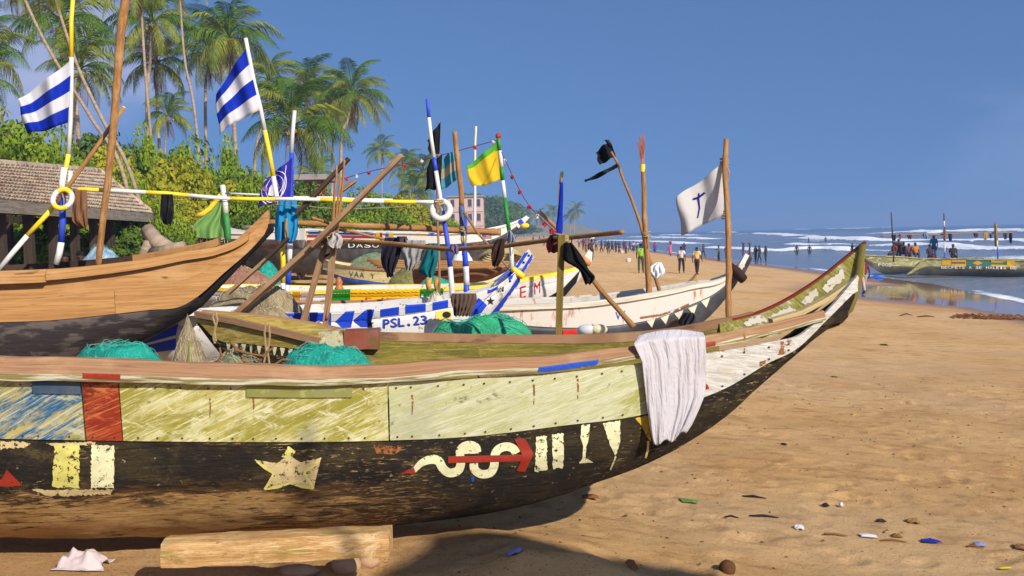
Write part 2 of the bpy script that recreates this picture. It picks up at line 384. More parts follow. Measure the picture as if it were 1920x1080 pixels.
AA, RR = np.meshgrid(ang, rad); SX = RR * np.sin(AA); SY = RR * np.cos(AA)
offs = SX - shore(SY)                       # metres seaward of the water line
depth = np.clip(offs / 30, 0, 1)
SZ = depth * (.16 * (fbm(SX * .11, SY * .07, 50) - .47) * 2 + .10 * np.sin(SX * .35 + SY * .2 + 3 * fbm(SX * .03, SY * .03, 8)))
foam = np.zeros_like(SX)
for path, h, w, fs, tr in breakers:
    h *= 1.2; fs *= 1.18; tr *= 1.35
    pts = np.array([sea_pt(*q) for q in path]); ww = w
    best = np.full(SX.shape, 1e9); side = np.zeros_like(SX); along = np.zeros_like(SX); tot = 0; Ls = np.hypot(*np.diff(pts, axis=0).T)
    for a, b, l in zip(pts[:-1], pts[1:], Ls):
        t = ((SX - a[0]) * (b[0] - a[0]) + (SY - a[1]) * (b[1] - a[1])) / l ** 2; tc = np.clip(t, 0, 1)
        qx = a[0] + tc * (b[0] - a[0]); qy = a[1] + tc * (b[1] - a[1]); d = np.hypot(SX - qx, SY - qy)
        nxy = (-(b[1] - a[1]) / l, (b[0] - a[0]) / l); sd = (SX - qx) * nxy[0] + (SY - qy) * nxy[1]
        near_ = d < best; best = np.where(near_, d, best); side = np.where(near_, sd, side); along = np.where(near_, (tot + tc * l), along); tot += l
    fade = np.clip(np.minimum(along, tot - along) / (.12 * tot + 1e-6), 0, 1)
    sgn = np.sign(np.mean(side[(offs < 40)])) if np.any(offs < 40) else 1      # toward the beach
    s = side * (-1 if pts[0][1] < pts[-1][1] else 1); lat = np.hypot(best ** 2 - side ** 2, 0) ** .5
    endf = np.exp(-(np.clip(best - np.abs(side), 0, None) / (w * .7)) ** 2)
    wob = w * 1.2 * (fbm(SX * .12, SY * .12, 60) - .47)
    s = s + wob
    SZ += h * np.exp(-(s / w) ** 2) * (.35 + .65 * fade) * endf
    f = np.where(s > -w * .5, np.exp(-np.clip(s, 0, None) / tr * 2.2), np.exp(-((s + w * .5) / (w * .3)) ** 2)) * endf * (.4 + .6 * fade)
    nz = fbm(SX * .22, SY * .22, 70) * .7 + fbm(SX * .9, SY * .9, 80, 3) * .5
    foam = np.maximum(foam, np.clip(fs * f * (nz + .45) - .1 * (s > w), 0, 1))
# thin swash along the water line
sw = offs - 1.2 * (fbm(SY * .1, SX * .1, 90) * 2 - 1)
foam = np.maximum(foam, .75 * np.exp(-((sw - .5) / .7) ** 2) * np.clip(fbm(SX * .5, SY * .12, 91) * 2 - .45, 0, 1))
foam = np.maximum(foam, .62 * np.clip(fbm(SX * .06, SY * .03, 95) * 2.6 - 1.12, 0, 1) * np.clip(1 - offs / 160, 0, 1) * (offs > 4))
SZ = np.where(offs < 0, np.minimum(SZ, 0) * 0 - .0, SZ)
ny, nx = SX.shape; idx = np.arange(ny * nx).reshape(ny, nx)
quads = np.stack([idx[:-1, :-1], idx[1:, :-1], idx[1:, 1:], idx[:-1, 1:]], -1)
keep = (offs[:-1, :-1] > -6)
quads = quads[keep].reshape(-1, 4)
used, inv = np.unique(quads, return_inverse=True); quads = inv.reshape(-1, 4)
co = np.stack([SX, SY, SZ], -1).reshape(-1, 3)[used]; fo = foam.ravel()[used]
sm = bpy.data.meshes.new('sea')
sm.vertices.add(len(co)); sm.vertices.foreach_set('co', co.astype(np.float32).ravel())
sm.loops.add(quads.size); sm.loops.foreach_set('vertex_index', quads.ravel().astype(np.int32))
sm.polygons.add(len(quads)); sm.polygons.foreach_set('loop_start', np.arange(0, quads.size, 4, dtype=np.int32)); sm.polygons.foreach_set('loop_total', np.full(len(quads), 4, np.int32))
sm.polygons.foreach_set('use_smooth', np.ones(len(quads), bool)); sm.update(calc_edges=True)
at = sm.attributes.new('foam', 'FLOAT', 'POINT'); at.data.foreach_set('value', fo.astype(np.float32))
at = sm.attributes.new('shallow', 'FLOAT', 'POINT'); at.data.foreach_set('value', np.clip(1 - offs.ravel()[used] / 330, 0, 1).astype(np.float32))
m = Mt('sea_water', C(38, 82, 112), .12, .5, 'Object')
m.b.inputs['IOR'].default_value = 1.33
m.mix(m.rng(m.attr('shallow'), .05, .75), C(118, 126, 140))
fm = m.attr('foam'); fn = m.math('ADD', fm, m.math('MULTIPLY', m.math('SUBTRACT', m.noise(1.6, detail=6), .5), .45))
mask = m.rng(fn, .26, .52); m.mix(mask, C(236, 238, 240))
m.rough(m.rng(mask, 0, 1, .22, .9))
m.bump(m.noise(.55, (1, .6, 1), detail=6), .9, .5); m.bump(m.noise(3.2, detail=5), .5, .08)
sm.materials.append(m.m)
tag(link('sea', sm), 'grey blue sea with white breakers', kind='structure')

# ------------------------------------------------------------------ hulls
class Hull:
    """a canoe along the axis A->B (plan), its lines taken from the photograph on the side facing the camera"""
    def __init__(s, A, B, b):
        s.A = Vector((A[0], A[1], 0)); d = Vector((B[0] - A[0], B[1] - A[1], 0)); s.L = d.length; s.t = d.normalized()
        s.n = Vector((s.t.y, -s.t.x, 0));
        if s.n.y > 0: s.n = -s.n
        s.b = b
    def solve(s, px, py, k):
        d = ray(px, py); off = k * float(s.b(.5 * s.L))
        for _ in range(8):
            q = (s.A + s.n * off - CAM); t = (q.x * s.n.x + q.y * s.n.y) / (d.x * s.n.x + d.y * s.n.y); p = CAM + d * t
            u = (p - s.A).dot(s.t); off = .5 * off + .5 * k * float(s.b(u))
        return u, p.z
    def line(s, pts, k=1.0, extra=()):
        q = [s.solve(x, y, k) for x, y in pts] + list(extra); return hermite([a for a, _ in q], [z for _, z in q])
    def S(s, px, py, k=1.0): return s.solve(px, py, k)[0]
    def pt(s, u, off, z): return s.A + s.t * u + s.n * off + Vector((0, 0, z))
    def surf(s, mb, s0, s1, top, kt, bot, kb, rows=6, cols=60, p=1.0, side=1, out=0.0, thick=.035, mi=0, flip=False, jag=0):
        """a shell between two lines; p > 1 rounds it"""
        us = np.linspace(s0, s1, cols); T = top(us); Bm = bot(us)
        def g(o):
            pts = []; uvs = []
            for i in range(rows + 1):
                w = i / rows; row = []; ur = []
                for j, u in enumerate(us):
                    b = float(s.b(u)); off = (kb + (kt - kb) * (1 - w ** p)) * b + o
                    z = T[j] + (Bm[j] - T[j]) * w
                    if jag: z += jag * (float(vnoise(u * 9, i * 3.1, 5)) - .5); off += jag * .8 * (float(vnoise(u * 6, z * 14, 6)) - .5)
                    row.append(s.pt(u, side * max(off, .006), z)); ur.append((u, z))
                pts.append(row); uvs.append(ur)
            return pts, uvs
        a, ua = g(out); n0 = len(mb.v)
        mb.grid(a, mi, ua, flip=side < 0)
        if thick:
            c, uc = g(out - thick); n1 = len(mb.v); mb.grid(c, mi, uc, flip=side > 0)
            R_, K = rows + 1, cols
            ring = [j for j in range(K)] + [i * K + K - 1 for i in range(1, R_)] + [(R_ - 1) * K + j for j in range(K - 2, -1, -1)] + [i * K for i in range(R_ - 2, 0, -1)]
            for i in range(len(ring)):
                p_, q_ = ring[i], ring[(i + 1) % len(ring)]
                f = (n0 + p_, n1 + p_, n1 + q_, n0 + q_); mb.f.append(f if side > 0 else f[::-1]); mb.m.append(mi)
        return mb
    def sweep(s, mb, s0, s1, top, k, prof, side=1, cols=60, mi=0, scale=None, jit=0.0):
        """a rail: the profile [(offset, dz, material)] carried along a line"""
        us = np.linspace(s0, s1, cols); T = top(us); rows = []; uvs = []
        for j, u in enumerate(us):
            b = float(s.b(u)); c = scale(u) if scale else 1.0; o0 = k * b
            rows.append([s.pt(u, side * (o0 + a[0] * c), T[j] + a[1] * c + jit * (float(vnoise(u * 5, q * 7)) - .5)) for q, a in enumerate(prof)])
            uvs.append([(u, q * .07 + a[1]) for q, a in enumerate(prof)])
        n0 = len(mb.v); n = len(prof); mb.grid(rows, (lambda i, j: prof[j][2] if len(prof[j]) > 2 else mi), uvs, closed=True, flip=side > 0)
        mb.f.append(tuple(n0 + j for j in range(n))); mb.m.append(mi); mb.f.append(tuple(n0 + (cols - 1) * n + j for j in range(n))[::-1]); mb.m.append(mi)
        return mb

_own = {}
def bvh_of(objs):
    vs = []; fs = []; own = []
    for o in objs:
        w = origin(o); n = len(vs); vs += [v.co + w for v in o.data.vertices]; fs += [tuple(n + i for i in p.vertices) for p in o.data.polygons]; own += [o] * len(o.data.polygons)
    b = BVHTree.FromPolygons(vs, fs); _own[id(b)] = (b, own); return b
def cast(bvh, px, py, lift):
    d = ray(px, py).normalized(); h = bvh.ray_cast(CAM, d)
    if h[0] is None: return None
    n = h[1] if h[1].dot(d) < 0 else -h[1]
    return h[0] + n * lift
def mb_hits(bvh, pts):
    return [r[2] for r in (bvh.find_nearest(p, .2) for p in pts) if r[2] is not None]
def decal(bvh, poly, mat, parent, name, lift=.004, sub=.0, mesh2d=None, cell=5.0):
    """paint a pixel polygon (or flat mesh) on the surface it was painted on"""
    bm = bmesh.new()
    if mesh2d is None:
        vs = [bm.verts.new((x, y, 0)) for x, y in poly]; bm.faces.new(vs)
        bmesh.ops.triangulate(bm, faces=bm.faces[:])
    else:
        vs = [bm.verts.new((x, y, 0)) for x, y in mesh2d[0]]
        for f in mesh2d[1]:
            try: bm.faces.new([vs[i] for i in f])
            except ValueError: pass
    for _ in range(6):
        es = [e for e in bm.edges if e.calc_length() > cell]
        if not es: break
        bmesh.ops.subdivide_edges(bm, edges=es, cuts=1, use_grid_fill=False); bmesh.ops.triangulate(bm, faces=[f for f in bm.faces if len(f.verts) > 3])
    mb = MB(); ok = {}
    bm.verts.index_update(); vv = []; uu = []
    for v in bm.verts:
        j = sub * (random.random() - .5)
        q = cast(bvh, v.co.x + (j if v.is_boundary else 0), v.co.y + (j if v.is_boundary else 0), lift)
        if q is not None: ok[v.index] = len(vv); vv.append(q); uu.append((v.co.x * .003, v.co.y * .003))
    fs = [tuple(ok[v.index] for v in f.verts) for f in bm.faces if all(v.index in ok for v in f.verts)]
    bm.free()
    if not fs: return None
    if parent.type == 'EMPTY':                         # a mark belongs to the plank it is painted on
        cnt = {}; own = _own[id(bvh)][1]
        for q in mb_hits(bvh, vv): cnt[own[q].name] = cnt.get(own[q].name, 0) + 1
        if cnt: o_ = bpy.data.objects[max(cnt, key=cnt.get)]; parent = o_ if o_.parent == parent else parent
    mb.add(vv, fs, 0, uu); return mb.build(name, mat, parent)
def text2d(txt, x, y, w, h, dx=0, dy=0, shear=0):
    """letters as a flat mesh in pixels: lower left corner x, y; w wide along (1, dy)"""
    cu = bpy.data.curves.new('t', 'FONT'); cu.body = txt; cu.resolution_u = 3; o = bpy.data.objects.new('t', cu); COL.objects.link(o)
    me = bpy.data.meshes.new_from_object(o.evaluated_get(bpy.context.evaluated_depsgraph_get()))
    vs = np.array([v.co[:] for v in me.vertices]); fs = [tuple(p.vertices) for p in me.polygons]
    bpy.data.objects.remove(o); bpy.data.curves.remove(cu); bpy.data.meshes.remove(me)
    vs[:, :2] -= vs[:, :2].min(0); vs[:, :2] /= vs[:, :2].max(0)
    return [(x + a * w + shear * b * h, y - b * h + dy * a * w) for a, b in vs[:, :2]], fs
def lettering(bvh, txt, x, y, w, h, mat, parent, dy=0, lift=.006, bold=0, shear=0, name='painted_letter'):
    """one part for each letter"""
    n = len(txt); cw = w / n
    for i, ch in enumerate(txt):
        if ch == ' ': continue
        k = .35 if ch in '.' else (.5 if ch in 'I1' else .82); hh = h * (.25 if ch == '.' else 1)
        m2 = text2d(ch, x + i * cw + cw * (1 - k) / 2, y + dy * (i * cw), cw * k, hh, dy=dy, shear=shear)
        decal(bvh, None, mat, parent, name, lift, mesh2d=m2, cell=6)
def circle(cx, cy, rx, ry=None, n=20):
    ry = ry or rx; return [(cx + rx * math.cos(2 * math.pi * i / n), cy + ry * math.sin(2 * math.pi * i / n)) for i in range(n)]
def star(cx, cy, r, n=5, k=.42, rot=-math.pi / 2):
    return [(cx + (r if i % 2 == 0 else r * k) * math.cos(rot + math.pi * i / n), cy + (r if i % 2 == 0 else r * k) * math.sin(rot + math.pi * i / n)) for i in range(2 * n)]
def ribbon(pts, w):
    """a painted stroke along a pixel path"""
    p = np.array(pts, float); t = np.gradient(p, axis=0); t /= np.linalg.norm(t, axis=1)[:, None]; n = np.stack([-t[:, 1], t[:, 0]], 1)
    w = np.broadcast_to(np.array(w, float), (len(p),))[:, None]
    a = p + n * w / 2; b = p - n * w / 2; k = len(p)
    return [tuple(q) for q in a] + [tuple(q) for q in b], [(i, i + 1, k + i + 1, k + i) for i in range(k - 1)]

# ================================================================== the front canoe
def beamf(b0, u1, u2, tip=.03, p=2.0, stern=None):
    def f(u):
        u = np.asarray(u, float); t = np.clip((u - u1) / (u2 - u1), 0, 1); r = tip + (b0 - tip) * (1 - t ** p)
        if stern is not None: r = np.minimum(r, tip + (b0 - tip) * np.clip(1 - np.clip((stern - u) / stern, 0, 1) ** 2, 0, 1))
        return r
    return f
H = Hull((-6.6, 6.55), (2.58, 7.85), beamf(.74, 4.6, 9.32, .02, 2.2, stern=2.2))
st = [(0.0, 2.95), (1.2, 2.72)]
midl = H.line([(0, 696), (230, 700), (440, 706), (700, 706), (880, 692), (1010, 686), (1190, 664), (1330, 643), (1440, 620), (1545, 594)], 1.0, st)
railb = H.line([(0, 709), (230, 714), (440, 718), (700, 718), (880, 710), (1010, 702), (1123, 691), (1190, 683), (1330, 662), (1450, 640), (1500, 628), (1530, 604), (1560, 574), (1610, 514)], 1.0, [(0, 2.9), (1.2, 2.67)])
chine = H.line([(0, 822), (230, 826), (440, 828), (700, 826), (880, 818), (1060, 797), (1190, 780), (1321, 744), (1365, 725), (1439, 681), (1495, 653), (1547, 603), (1604, 546)], .93, [(0, 2.75), (1.2, 2.38)])
keel = H.line([(0, 1015), (300, 1013), (600, 1000), (800, 985), (1000, 950), (1124, 908), (1206, 878), (1287, 836), (1360, 787), (1417, 735), (1502, 658), (1560, 612), (1595, 583), (1604, 547)], .42, [(0, 2.5), (1.0, 1.95)])
fart = H.line([(690, 629), (900, 633), (1100, 634), (1200, 629), (1300, 615), (1350, 605), (1420, 588), (1480, 560), (1540, 520), (1590, 480), (1620, 456)], -1.0)
sbow = H.S(1604, 546, .9)
FC = thing('painted_canoe', 'weathered canoe with pale green side, black hull and painted snake and arrow, nearest the camera', 'canoe', H.pt(3, 0, 1.52))

# lower dugout log: black paint worn down to bare brown wood
m = Mt('dugout_worn_black', C(46, 40, 33), .78, .2)
low = m.rng(m.uvc(1), 1.70, 2.02, 1, 0); left = m.rng(m.uvc(0), 4.6, 6.8, 1, .12)
expo = m.math('MULTIPLY', low, left)
grain = m.noise(4.0, (.45, 3.0, 1), detail=11, rough=.74, dist=.8)
fine = m.noise(13, (.35, 3.0, 1), detail=9, rough=.72, dist=.5, off=6)
f = m.math('ADD', m.math('ADD', m.math('MULTIPLY', grain, .75), m.math('MULTIPLY', fine, .35)), m.math('MULTIPLY', expo, .30))
m.mix(m.rng(m.noise(2.6, (.8, 1.3, 1), detail=10, rough=.72, off=4), .46, .60, 0, .75), C(78, 66, 40))
m.mix(m.rng(m.noise(8, (.9, 1.2, 1), detail=9, rough=.75, off=31), .55, .64, 0, .7), C(104, 88, 54))
m.mix(m.rng(f, .66, .72), C(92, 64, 36))
m.mix(m.rng(f, .76, .82, 0, .95), C(196, 152, 90))
m.mix(m.math('MULTIPLY', m.rng(m.math('ADD', m.noise(24, (.5, 2.6, 1), detail=7, rough=.7, off=2), m.math('MULTIPLY', expo, .12)), .58, .63, 0, .9), m.rng(m.noise(1.1, (.7, 1.4, 1), detail=3, off=53), .44, .62, .05, 1)), C(210, 172, 112))
m.mix(m.rng(m.noise(6.5, (.16, 3.4, 1), off=19, detail=10, rough=.78, dist=1.0), .57, .62, 0, .85), C(40, 28, 18))
m.mix(m.rng(m.noise(2.3, (.5, 1.2, 1), off=14, detail=10, rough=.7), .58, .66, 0, .7), C(28, 24, 22))
m.mix(m.rng(m.noise(30, (.7, 1.2, 1), detail=6, off=23), .66, .70, 0, .8), C(186, 172, 130))
m.bump(m.noise(5, (.22, 3.6, 1), detail=10, rough=.78, dist=.8), 1.0, .05); m.bump(m.noise(20, (.3, 2.4, 1), detail=9, rough=.7), .8, .02)
HULLBLK = m.m
lo = MB(); s_lo0 = .25
H.surf(lo, s_lo0, sbow, chine, .93, keel, .30, 26, 200, 2.6, 1, 0, .05, jag=.014)
hull = lo.build('dugout_log', HULLBLK, FC, smooth=True)
lo2 = MB(); H.surf(lo2, s_lo0, sbow, chine, .93, keel, .30, 12, 90, 2.6, -1, 0, .05); hull2 = lo2.build('dugout_log', HULLBLK, FC, smooth=True)
kb = MB(); us = np.linspace(s_lo0, sbow, 90)
kb.grid([[H.pt(u, o * float(H.b(u)) * .302, float(keel(u)) + (0 if abs(o) > .9 else -.012)) for o in (1, .5, 0, -.5, -1)] for u in us], 0, [[(u, 1.6 + o * .05) for o in (1, .5, 0, -.5, -1)] for u in us], flip=True)
kb.build('keel_board', wood('keel_wood', [C(150, 98, 50), C(120, 76, 40), C(70, 46, 28), C(175, 130, 80)], (.2, 5, 5), 5), FC)

# the raised planks of the near side
def plankmat(name, base, a, b, c, rot=.45, amt=.5, sc=5.5, lowmoss=None):
    m = Mt(name, base, .7, .25)
    m.mix(m.rng(m.noise(sc * 1.6, (.5, 3.0, 1), rot, detail=11, rough=.78, dist=.5), .5 - .07, .5 + .08, 0, .95), a)
    m.mix(m.rng(m.noise(sc * .5, (.7, 1.8, 1), rot, detail=11, rough=.74, dist=.6, off=3), .62 - amt * .22, .72 - amt * .2, 0, .85), b)
    m.mix(m.rng(m.noise(sc * 7, (.3, 3.2, 1), rot, detail=8, rough=.7, off=41), .52, .62, 0, .55), tuple(q * .7 for q in a[:3]) + (1,))
    m.mix(m.rng(m.noise(sc * 4.2, (.2, 4.5, 1), rot, detail=9, rough=.74, dist=.4, off=6), .54, .60, 0, .85), c)
    m.mix(m.math('MULTIPLY', m.rng(m.noise(sc * 1.5, (.8, 1.6, 1), -rot * .6, detail=10, rough=.75, dist=.8, off=61), .52, .60, 0, .75), m.rng(m.noise(sc * .3, off=67, detail=2), .42, .6)), c)
    m.mix(m.rng(m.noise(sc * .42, (1, 1, 1), off=71, detail=8, rough=.7), .56, .68, 0, .45), tuple(q * .62 for q in base[:3]) + (1,))
    m.mix(m.rng(m.noise(sc * 1.2, (1, 1.2, 1), off=17, detail=8), .63, .70, 0, .75), tuple(q * .35 for q in b[:3]) + (1,))
    m.mix(m.rng(m.noise(sc * 5, (1, 1, 1), off=27, detail=4), .66, .72, 0, .7), C(92, 78, 44))
    m.bump(m.noise(sc * 2.2, (.3, 5, 1), rot, detail=9, rough=.7), .55, .012); m.bump(m.noise(sc * 8, (.5, 2, 1), rot, detail=6), .3, .004); return m.m
CREAM1 = plankmat('mossy_cream_paint', C(194, 190, 142), C(164, 156, 70), C(134, 126, 26), C(214, 210, 172), -.42, .66, 4.2)
CREAM2 = plankmat('pale_green_paint', C(184, 184, 150), C(172, 172, 122), C(146, 144, 62), C(200, 198, 172), -.3, .34, 3.6)
BLUYEL = plankmat('blue_and_yellow_paint', C(24, 88, 128), C(180, 164, 96), C(92, 108, 36), C(190, 190, 160), -.5, .6, 3.4)
REDP = plankmat('worn_red_paint', C(126, 36, 18), C(150, 56, 24), C(92, 28, 14), C(190, 112, 66), -.35, .5, 4)
WHITEP = plankmat('chalky_white_paint', C(196, 192, 184), C(172, 166, 152), C(180, 170, 140), C(214, 212, 206), .16, .35, 5)
OLIVE = plankmat('olive_inner_paint', C(120, 108, 34), C(96, 86, 30), C(140, 118, 44), C(150, 132, 70), 0, .5, 4)
GREENPEEL = plankmat('peeling_green_paint', C(142, 136, 52), C(114, 110, 34), C(196, 188, 158), C(180, 172, 112), .75, .5, 6)
segs = [(.3, H.S(153, 760), BLUYEL), (H.S(156, 760), H.S(224, 760), REDP), (H.S(226, 760), H.S(727, 760), CREAM1), (H.S(730, 760), H.S(1318, 700), CREAM2), (H.S(1320.5, 700), sbow + .02, WHITEP)]
planks = []
for a, b, mt in segs:
    mb = MB(); H.surf(mb, a, b, railb, 1.0, chine, .93, 8, max(12, int((b - a) * 22)), 1.15, 1, .012, .035); planks.append(mb.build('side_plank', mt, FC, smooth=False))
# a thin batten nailed under the rail, and the strip over the log's joint
mb = MB(); us0, us1 = H.S(60, 725), H.S(228, 725)
bt = lambda u: railb(u) - .012
for (x0, x1, mt) in ((62, 152, paint('dark_blue_batten', C(34, 60, 84), C(80, 90, 70), .4)), (462, 660, paint('olive_batten', C(120, 118, 40), C(150, 148, 90), .4))):
    mb = MB(); H.surf(mb, H.S(x0, 725), H.S(x1, 725), bt, 1.0, lambda u: railb(u) - .085, .995, 1, 12, 1, 1, .020, .012); mb.build('batten', mt, FC)
# the rail: bare weathered top, painted outer edge
m = Mt('rail_edge_paint', C(190, 186, 160), .75, .2)
m.mix(m.rng(m.noise(9, (.35, 2.2, 1), detail=8), .42, .56), C(128, 116, 70)); m.mix(m.rng(m.noise(4, (.3, 2, 1), detail=7, off=4), .55, .66), C(112, 84, 58)); m.bump(m.noise(20, (.3, 3, 1), detail=8), .6, .008)
RAILEDGE = m.m
rs = lambda u: 1.0 if u < 4 else max(.55, 1 - .45 * (u - 4) / 4.4)
prof = [(.070, -.052, 0), (.074, -.004, 0), (.016, .080, 0), (-.035, .083, 0), (-.035, -.05, 0)]
prof = [(.070, -.046, 1), (.074, -.002, 0), (.018, .086, 0), (-.035, .088, 0), (-.035, -.046, 0)]
mb = MB(); H.sweep(mb, .2, H.S(1545, 594), midl, 1.0, prof, 1, 150, 0, rs, .010); nrail = mb.build('gunwale_rail', [BROWNRAIL, RAILEDGE], FC)
# far side: log, plank and rail from the cross block to the bow, the inside seen over the near rail
sblk = H.S(690, 640, -1); sgr = H.S(1345, 620, -1); stip = H.S(1618, 470, -1)
far_low = lambda u: np.minimum(chine(u), fart(u) - .05)
mb = MB(); H.surf(mb, sblk - .35, sgr, fart, 1.0, far_low, .93, 6, 60, 1.1, -1, .012, .035); mb.build('side_plank', OLIVE, FC)
mb = MB(); H.surf(mb, sgr + .004, stip, fart, 1.0, lambda u: np.minimum(railb(u) - .03, fart(u) - .03), .9, 6, 40, 1.0, -1, .0, .04); farpan = mb.build('bow_plank', GREENPEEL, FC)
mb = MB(); H.sweep(mb, sblk, sgr + .25, fart, 1.0, [(.06, -.035), (.06, .025), (-.03, .03), (-.03, -.035)], -1, 70, 0, None, .006); mb.build('gunwale_rail', BROWNRAIL, FC)
REDWOOD = wood('faded_red_wood', [C(134, 50, 34), C(112, 44, 34), C(150, 96, 70), C(140, 66, 46)], (.25, 6, 6), 6)
mb = MB(); H.sweep(mb, sgr + .1, stip + .01, fart, 1.0, [(.03, -.012), (.03, .03), (-.055, .032), (-.055, -.012)], -1, 50, 0, lambda u: max(.45, .75 - .12 * (u - 7)), .004); mb.build('bow_rail', REDWOOD, FC)
# ledge along the bow, stem post
mb = MB(); p = [P(1445, 602, H.pt(H.S(1445, 602, -.3), .0, 0).y), P(1500, 586, H.pt(H.S(1500, 586, -.3), .0, 0).y), P(1550, 560, H.pt(H.S(1550, 560, -.2), 0, 0).y), P(1606, 521, H.pt(H.S(1606, 521, 0), 0, 0).y)]
for a, b in zip(p[:-1], p[1:]): mb.beam(a, b, .09, .035)
mb.build('bow_ledge', wood('ledge_wood', [C(196, 176, 130), C(176, 150, 96), C(120, 92, 60), C(206, 196, 160)], (.3, 6, 6), 6), FC)
mb = MB(); yb = H.pt(sbow, 0, 0).y
stem = [P(1560, 604, yb - .04), P(1590, 580, yb - .02), P(1602, 549, yb), P(1610, 508, yb), P(1618, 458, yb)]
mb.tube(stem, [.03, .045, .045, .04, .03], 8, flat=.8); mb.build('stem_post', wood('stem_wood', [C(120, 108, 50), C(90, 80, 40), C(60, 46, 30), C(150, 140, 80)], (.3, 5, 5), 6), FC, smooth=True)
# the cross block on the far rail, painted white and red
mb = MB(); yk = H.pt(sblk, -.74, 0).y
mb.beam(P(604, 640, yk - .03), P(648, 636, yk - .03), .22, .15, rough=.05, seg=3, mi=0); mb.beam(P(648.3, 636, yk - .03), P(712, 634, yk - .02), .22, .145, rough=.05, seg=3, mi=1)
mb.build('cross_block', [paint('chipped_white_block', C(190, 180, 140), C(120, 96, 56), .5), paint('chipped_red_block', C(128, 60, 32), C(110, 84, 40), .45)], FC)
# thwarts inside
for px in (300, 960):
    u = H.S(px, 690); mb = MB(); mb.beam(H.pt(u, .9 * float(H.b(u)) - .06, float(railb(u)) - .16), H.pt(u, -.9 * float(H.b(u)) + .06, float(railb(u)) - .16), .2, .05, rough=.05, seg=4); mb.build('thwart', GREYWOOD, FC)

BV = bvh_of([hull] + planks + [nrail]); BVF = bvh_of([farpan])
def chipped(name, col, sc=9, amt=.5):
    if name in _mc: return _mc[name]
    m = Mt(name, col, .6, .3); m.mix(m.rng(m.noise(sc, detail=8), .45, .68, 0, .6), tuple(c * .72 for c in col[:3]) + (1,))
    m.bump(m.noise(60, detail=6), .4, .004); m.worn(m.rng(m.noise(sc * 3.3, (1, 1, 1), detail=9, rough=.72, off=2), amt, amt + .05)); _mc[name] = m.m; return m.m
MARKC = chipped('cream_mark_paint', C(212, 208, 164), 9, .565); MARKY = chipped('yellow_mark_paint', C(200, 192, 104), 9, .55); MARKR = chipped('red_mark_paint', C(142, 42, 24), 9, .58)
MARKB = chipped('blue_mark_paint', C(30, 70, 165), 9, .62); MARKO = chipped('ochre_mark_paint', C(196, 160, 40), 9, .57); MARKBLK = chipped('black_mark_paint', C(30, 27, 27), 9, .57); MARKT = chipped('brown_stain', C(140, 84, 40), 12, .5)
MARKW = chipped('bare_wood_mark', C(190, 170, 122), 9, .54)
decal(BV, [(103, 833), (150, 834), (148, 914), (98, 913)], MARKY, FC, 'painted_bar', sub=3)
decal(BV, [(172, 834), (215, 836), (213, 914), (170, 914)], MARKC, FC, 'painted_bar', sub=3)
decal(BV, [(-6, 912), (13, 880), (44, 911)], MARKR, FC, 'painted_triangle', sub=2)
decal(BV, [(478, 862), (520, 868), (541, 852), (562, 866), (602, 858), (570, 885), (588, 915), (543, 903), (496, 917), (513, 887)], MARKW, FC, 'painted_star', sub=2)
for a, b in (((478, 862), (513, 887)), ((513, 887), (496, 917)), ((496, 917), (543, 905)), ((543, 905), (588, 915)), ((570, 885), (588, 915)), ((602, 858), (570, 885))):
    decal(BV, None, MARKY, FC, 'star_outline', .0045, mesh2d=ribbon([a, ((a[0] + b[0]) / 2 + 1, (a[1] + b[1]) / 2 + 1.5), b], [3, 6, 4]))
decal(BV, [(541, 836), (554, 846), (541, 861), (528, 856)], MARKY, FC, 'painted_tip', sub=2)
# snake: a wavy body under a red arrow
sn = [(776, 882), (790, 868), (808, 861), (822, 864), (830, 877), (842, 886), (858, 882), (864, 868), (862, 848), (868, 838), (880, 834), (892, 838), (895, 848)]
fx = hermite(range(len(sn)), [q[0] for q in sn]); fy = hermite(range(len(sn)), [q[1] for q in sn]); tt = np.linspace(0, len(sn) - 1, 60)
decal(BV, None, MARKC, FC, 'painted_snake', .004, mesh2d=ribbon(list(zip(fx(tt), fy(tt))), np.interp(tt, [0, 2, 12], [9, 17, 15])))
sn = [(888, 868), (890, 880), (902, 888), (918, 886), (926, 874), (928, 852), (936, 841), (950, 837), (962, 841), (968, 850)]
fx = hermite(range(len(sn)), [q[0] for q in sn]); fy = hermite(range(len(sn)), [q[1] for q in sn]); tt = np.linspace(0, len(sn) - 1, 50)
decal(BV, None, MARKC, FC, 'painted_snake', .004, mesh2d=ribbon(list(zip(fx(tt), fy(tt))), 16))
decal(BV, [(858, 851), (862, 838), (876, 832), (890, 836), (897, 850)], MARKC, FC, 'painted_snake_coil', .0046)
decal(BV, [(747, 889), (776, 876), (779, 887)], MARKR, FC, 'painted_snake_head', .005)
decal(BV, [(840, 855), (985, 852), (984, 864), (840, 868)], MARKR, FC, 'painted_arrow_shaft', .006)
decal(BV, [(964, 823), (984, 822), (1000, 850), (984, 884), (968, 882), (980, 855)], MARKR, FC, 'painted_arrow_head', .007)
decal(BV, [(1005, 818), (1025, 817), (1026, 882), (1003, 884)], MARKC, FC, 'painted_bar', sub=3); decal(BV, [(1035, 814), (1056, 812), (1056, 876), (1036, 878)], MARKC, FC, 'painted_bar', sub=3)
decal(BV, [(1090, 797), (1106, 795), (1104, 820), (1099, 838), (1097, 858), (1112, 866), (1085, 868), (1092, 858), (1093, 836), (1088, 820)], MARKC, FC, 'painted_goblet', sub=1)
decal(BV, [(1130, 793), (1163, 788), (1162, 825), (1154, 855), (1144, 836)], MARKC, FC, 'painted_pennant', sub=2)
decal(BV, [(1190, 784), (1218, 778), (1219, 826), (1212, 818), (1204, 800)], MARKO, FC, 'painted_pennant', sub=2)
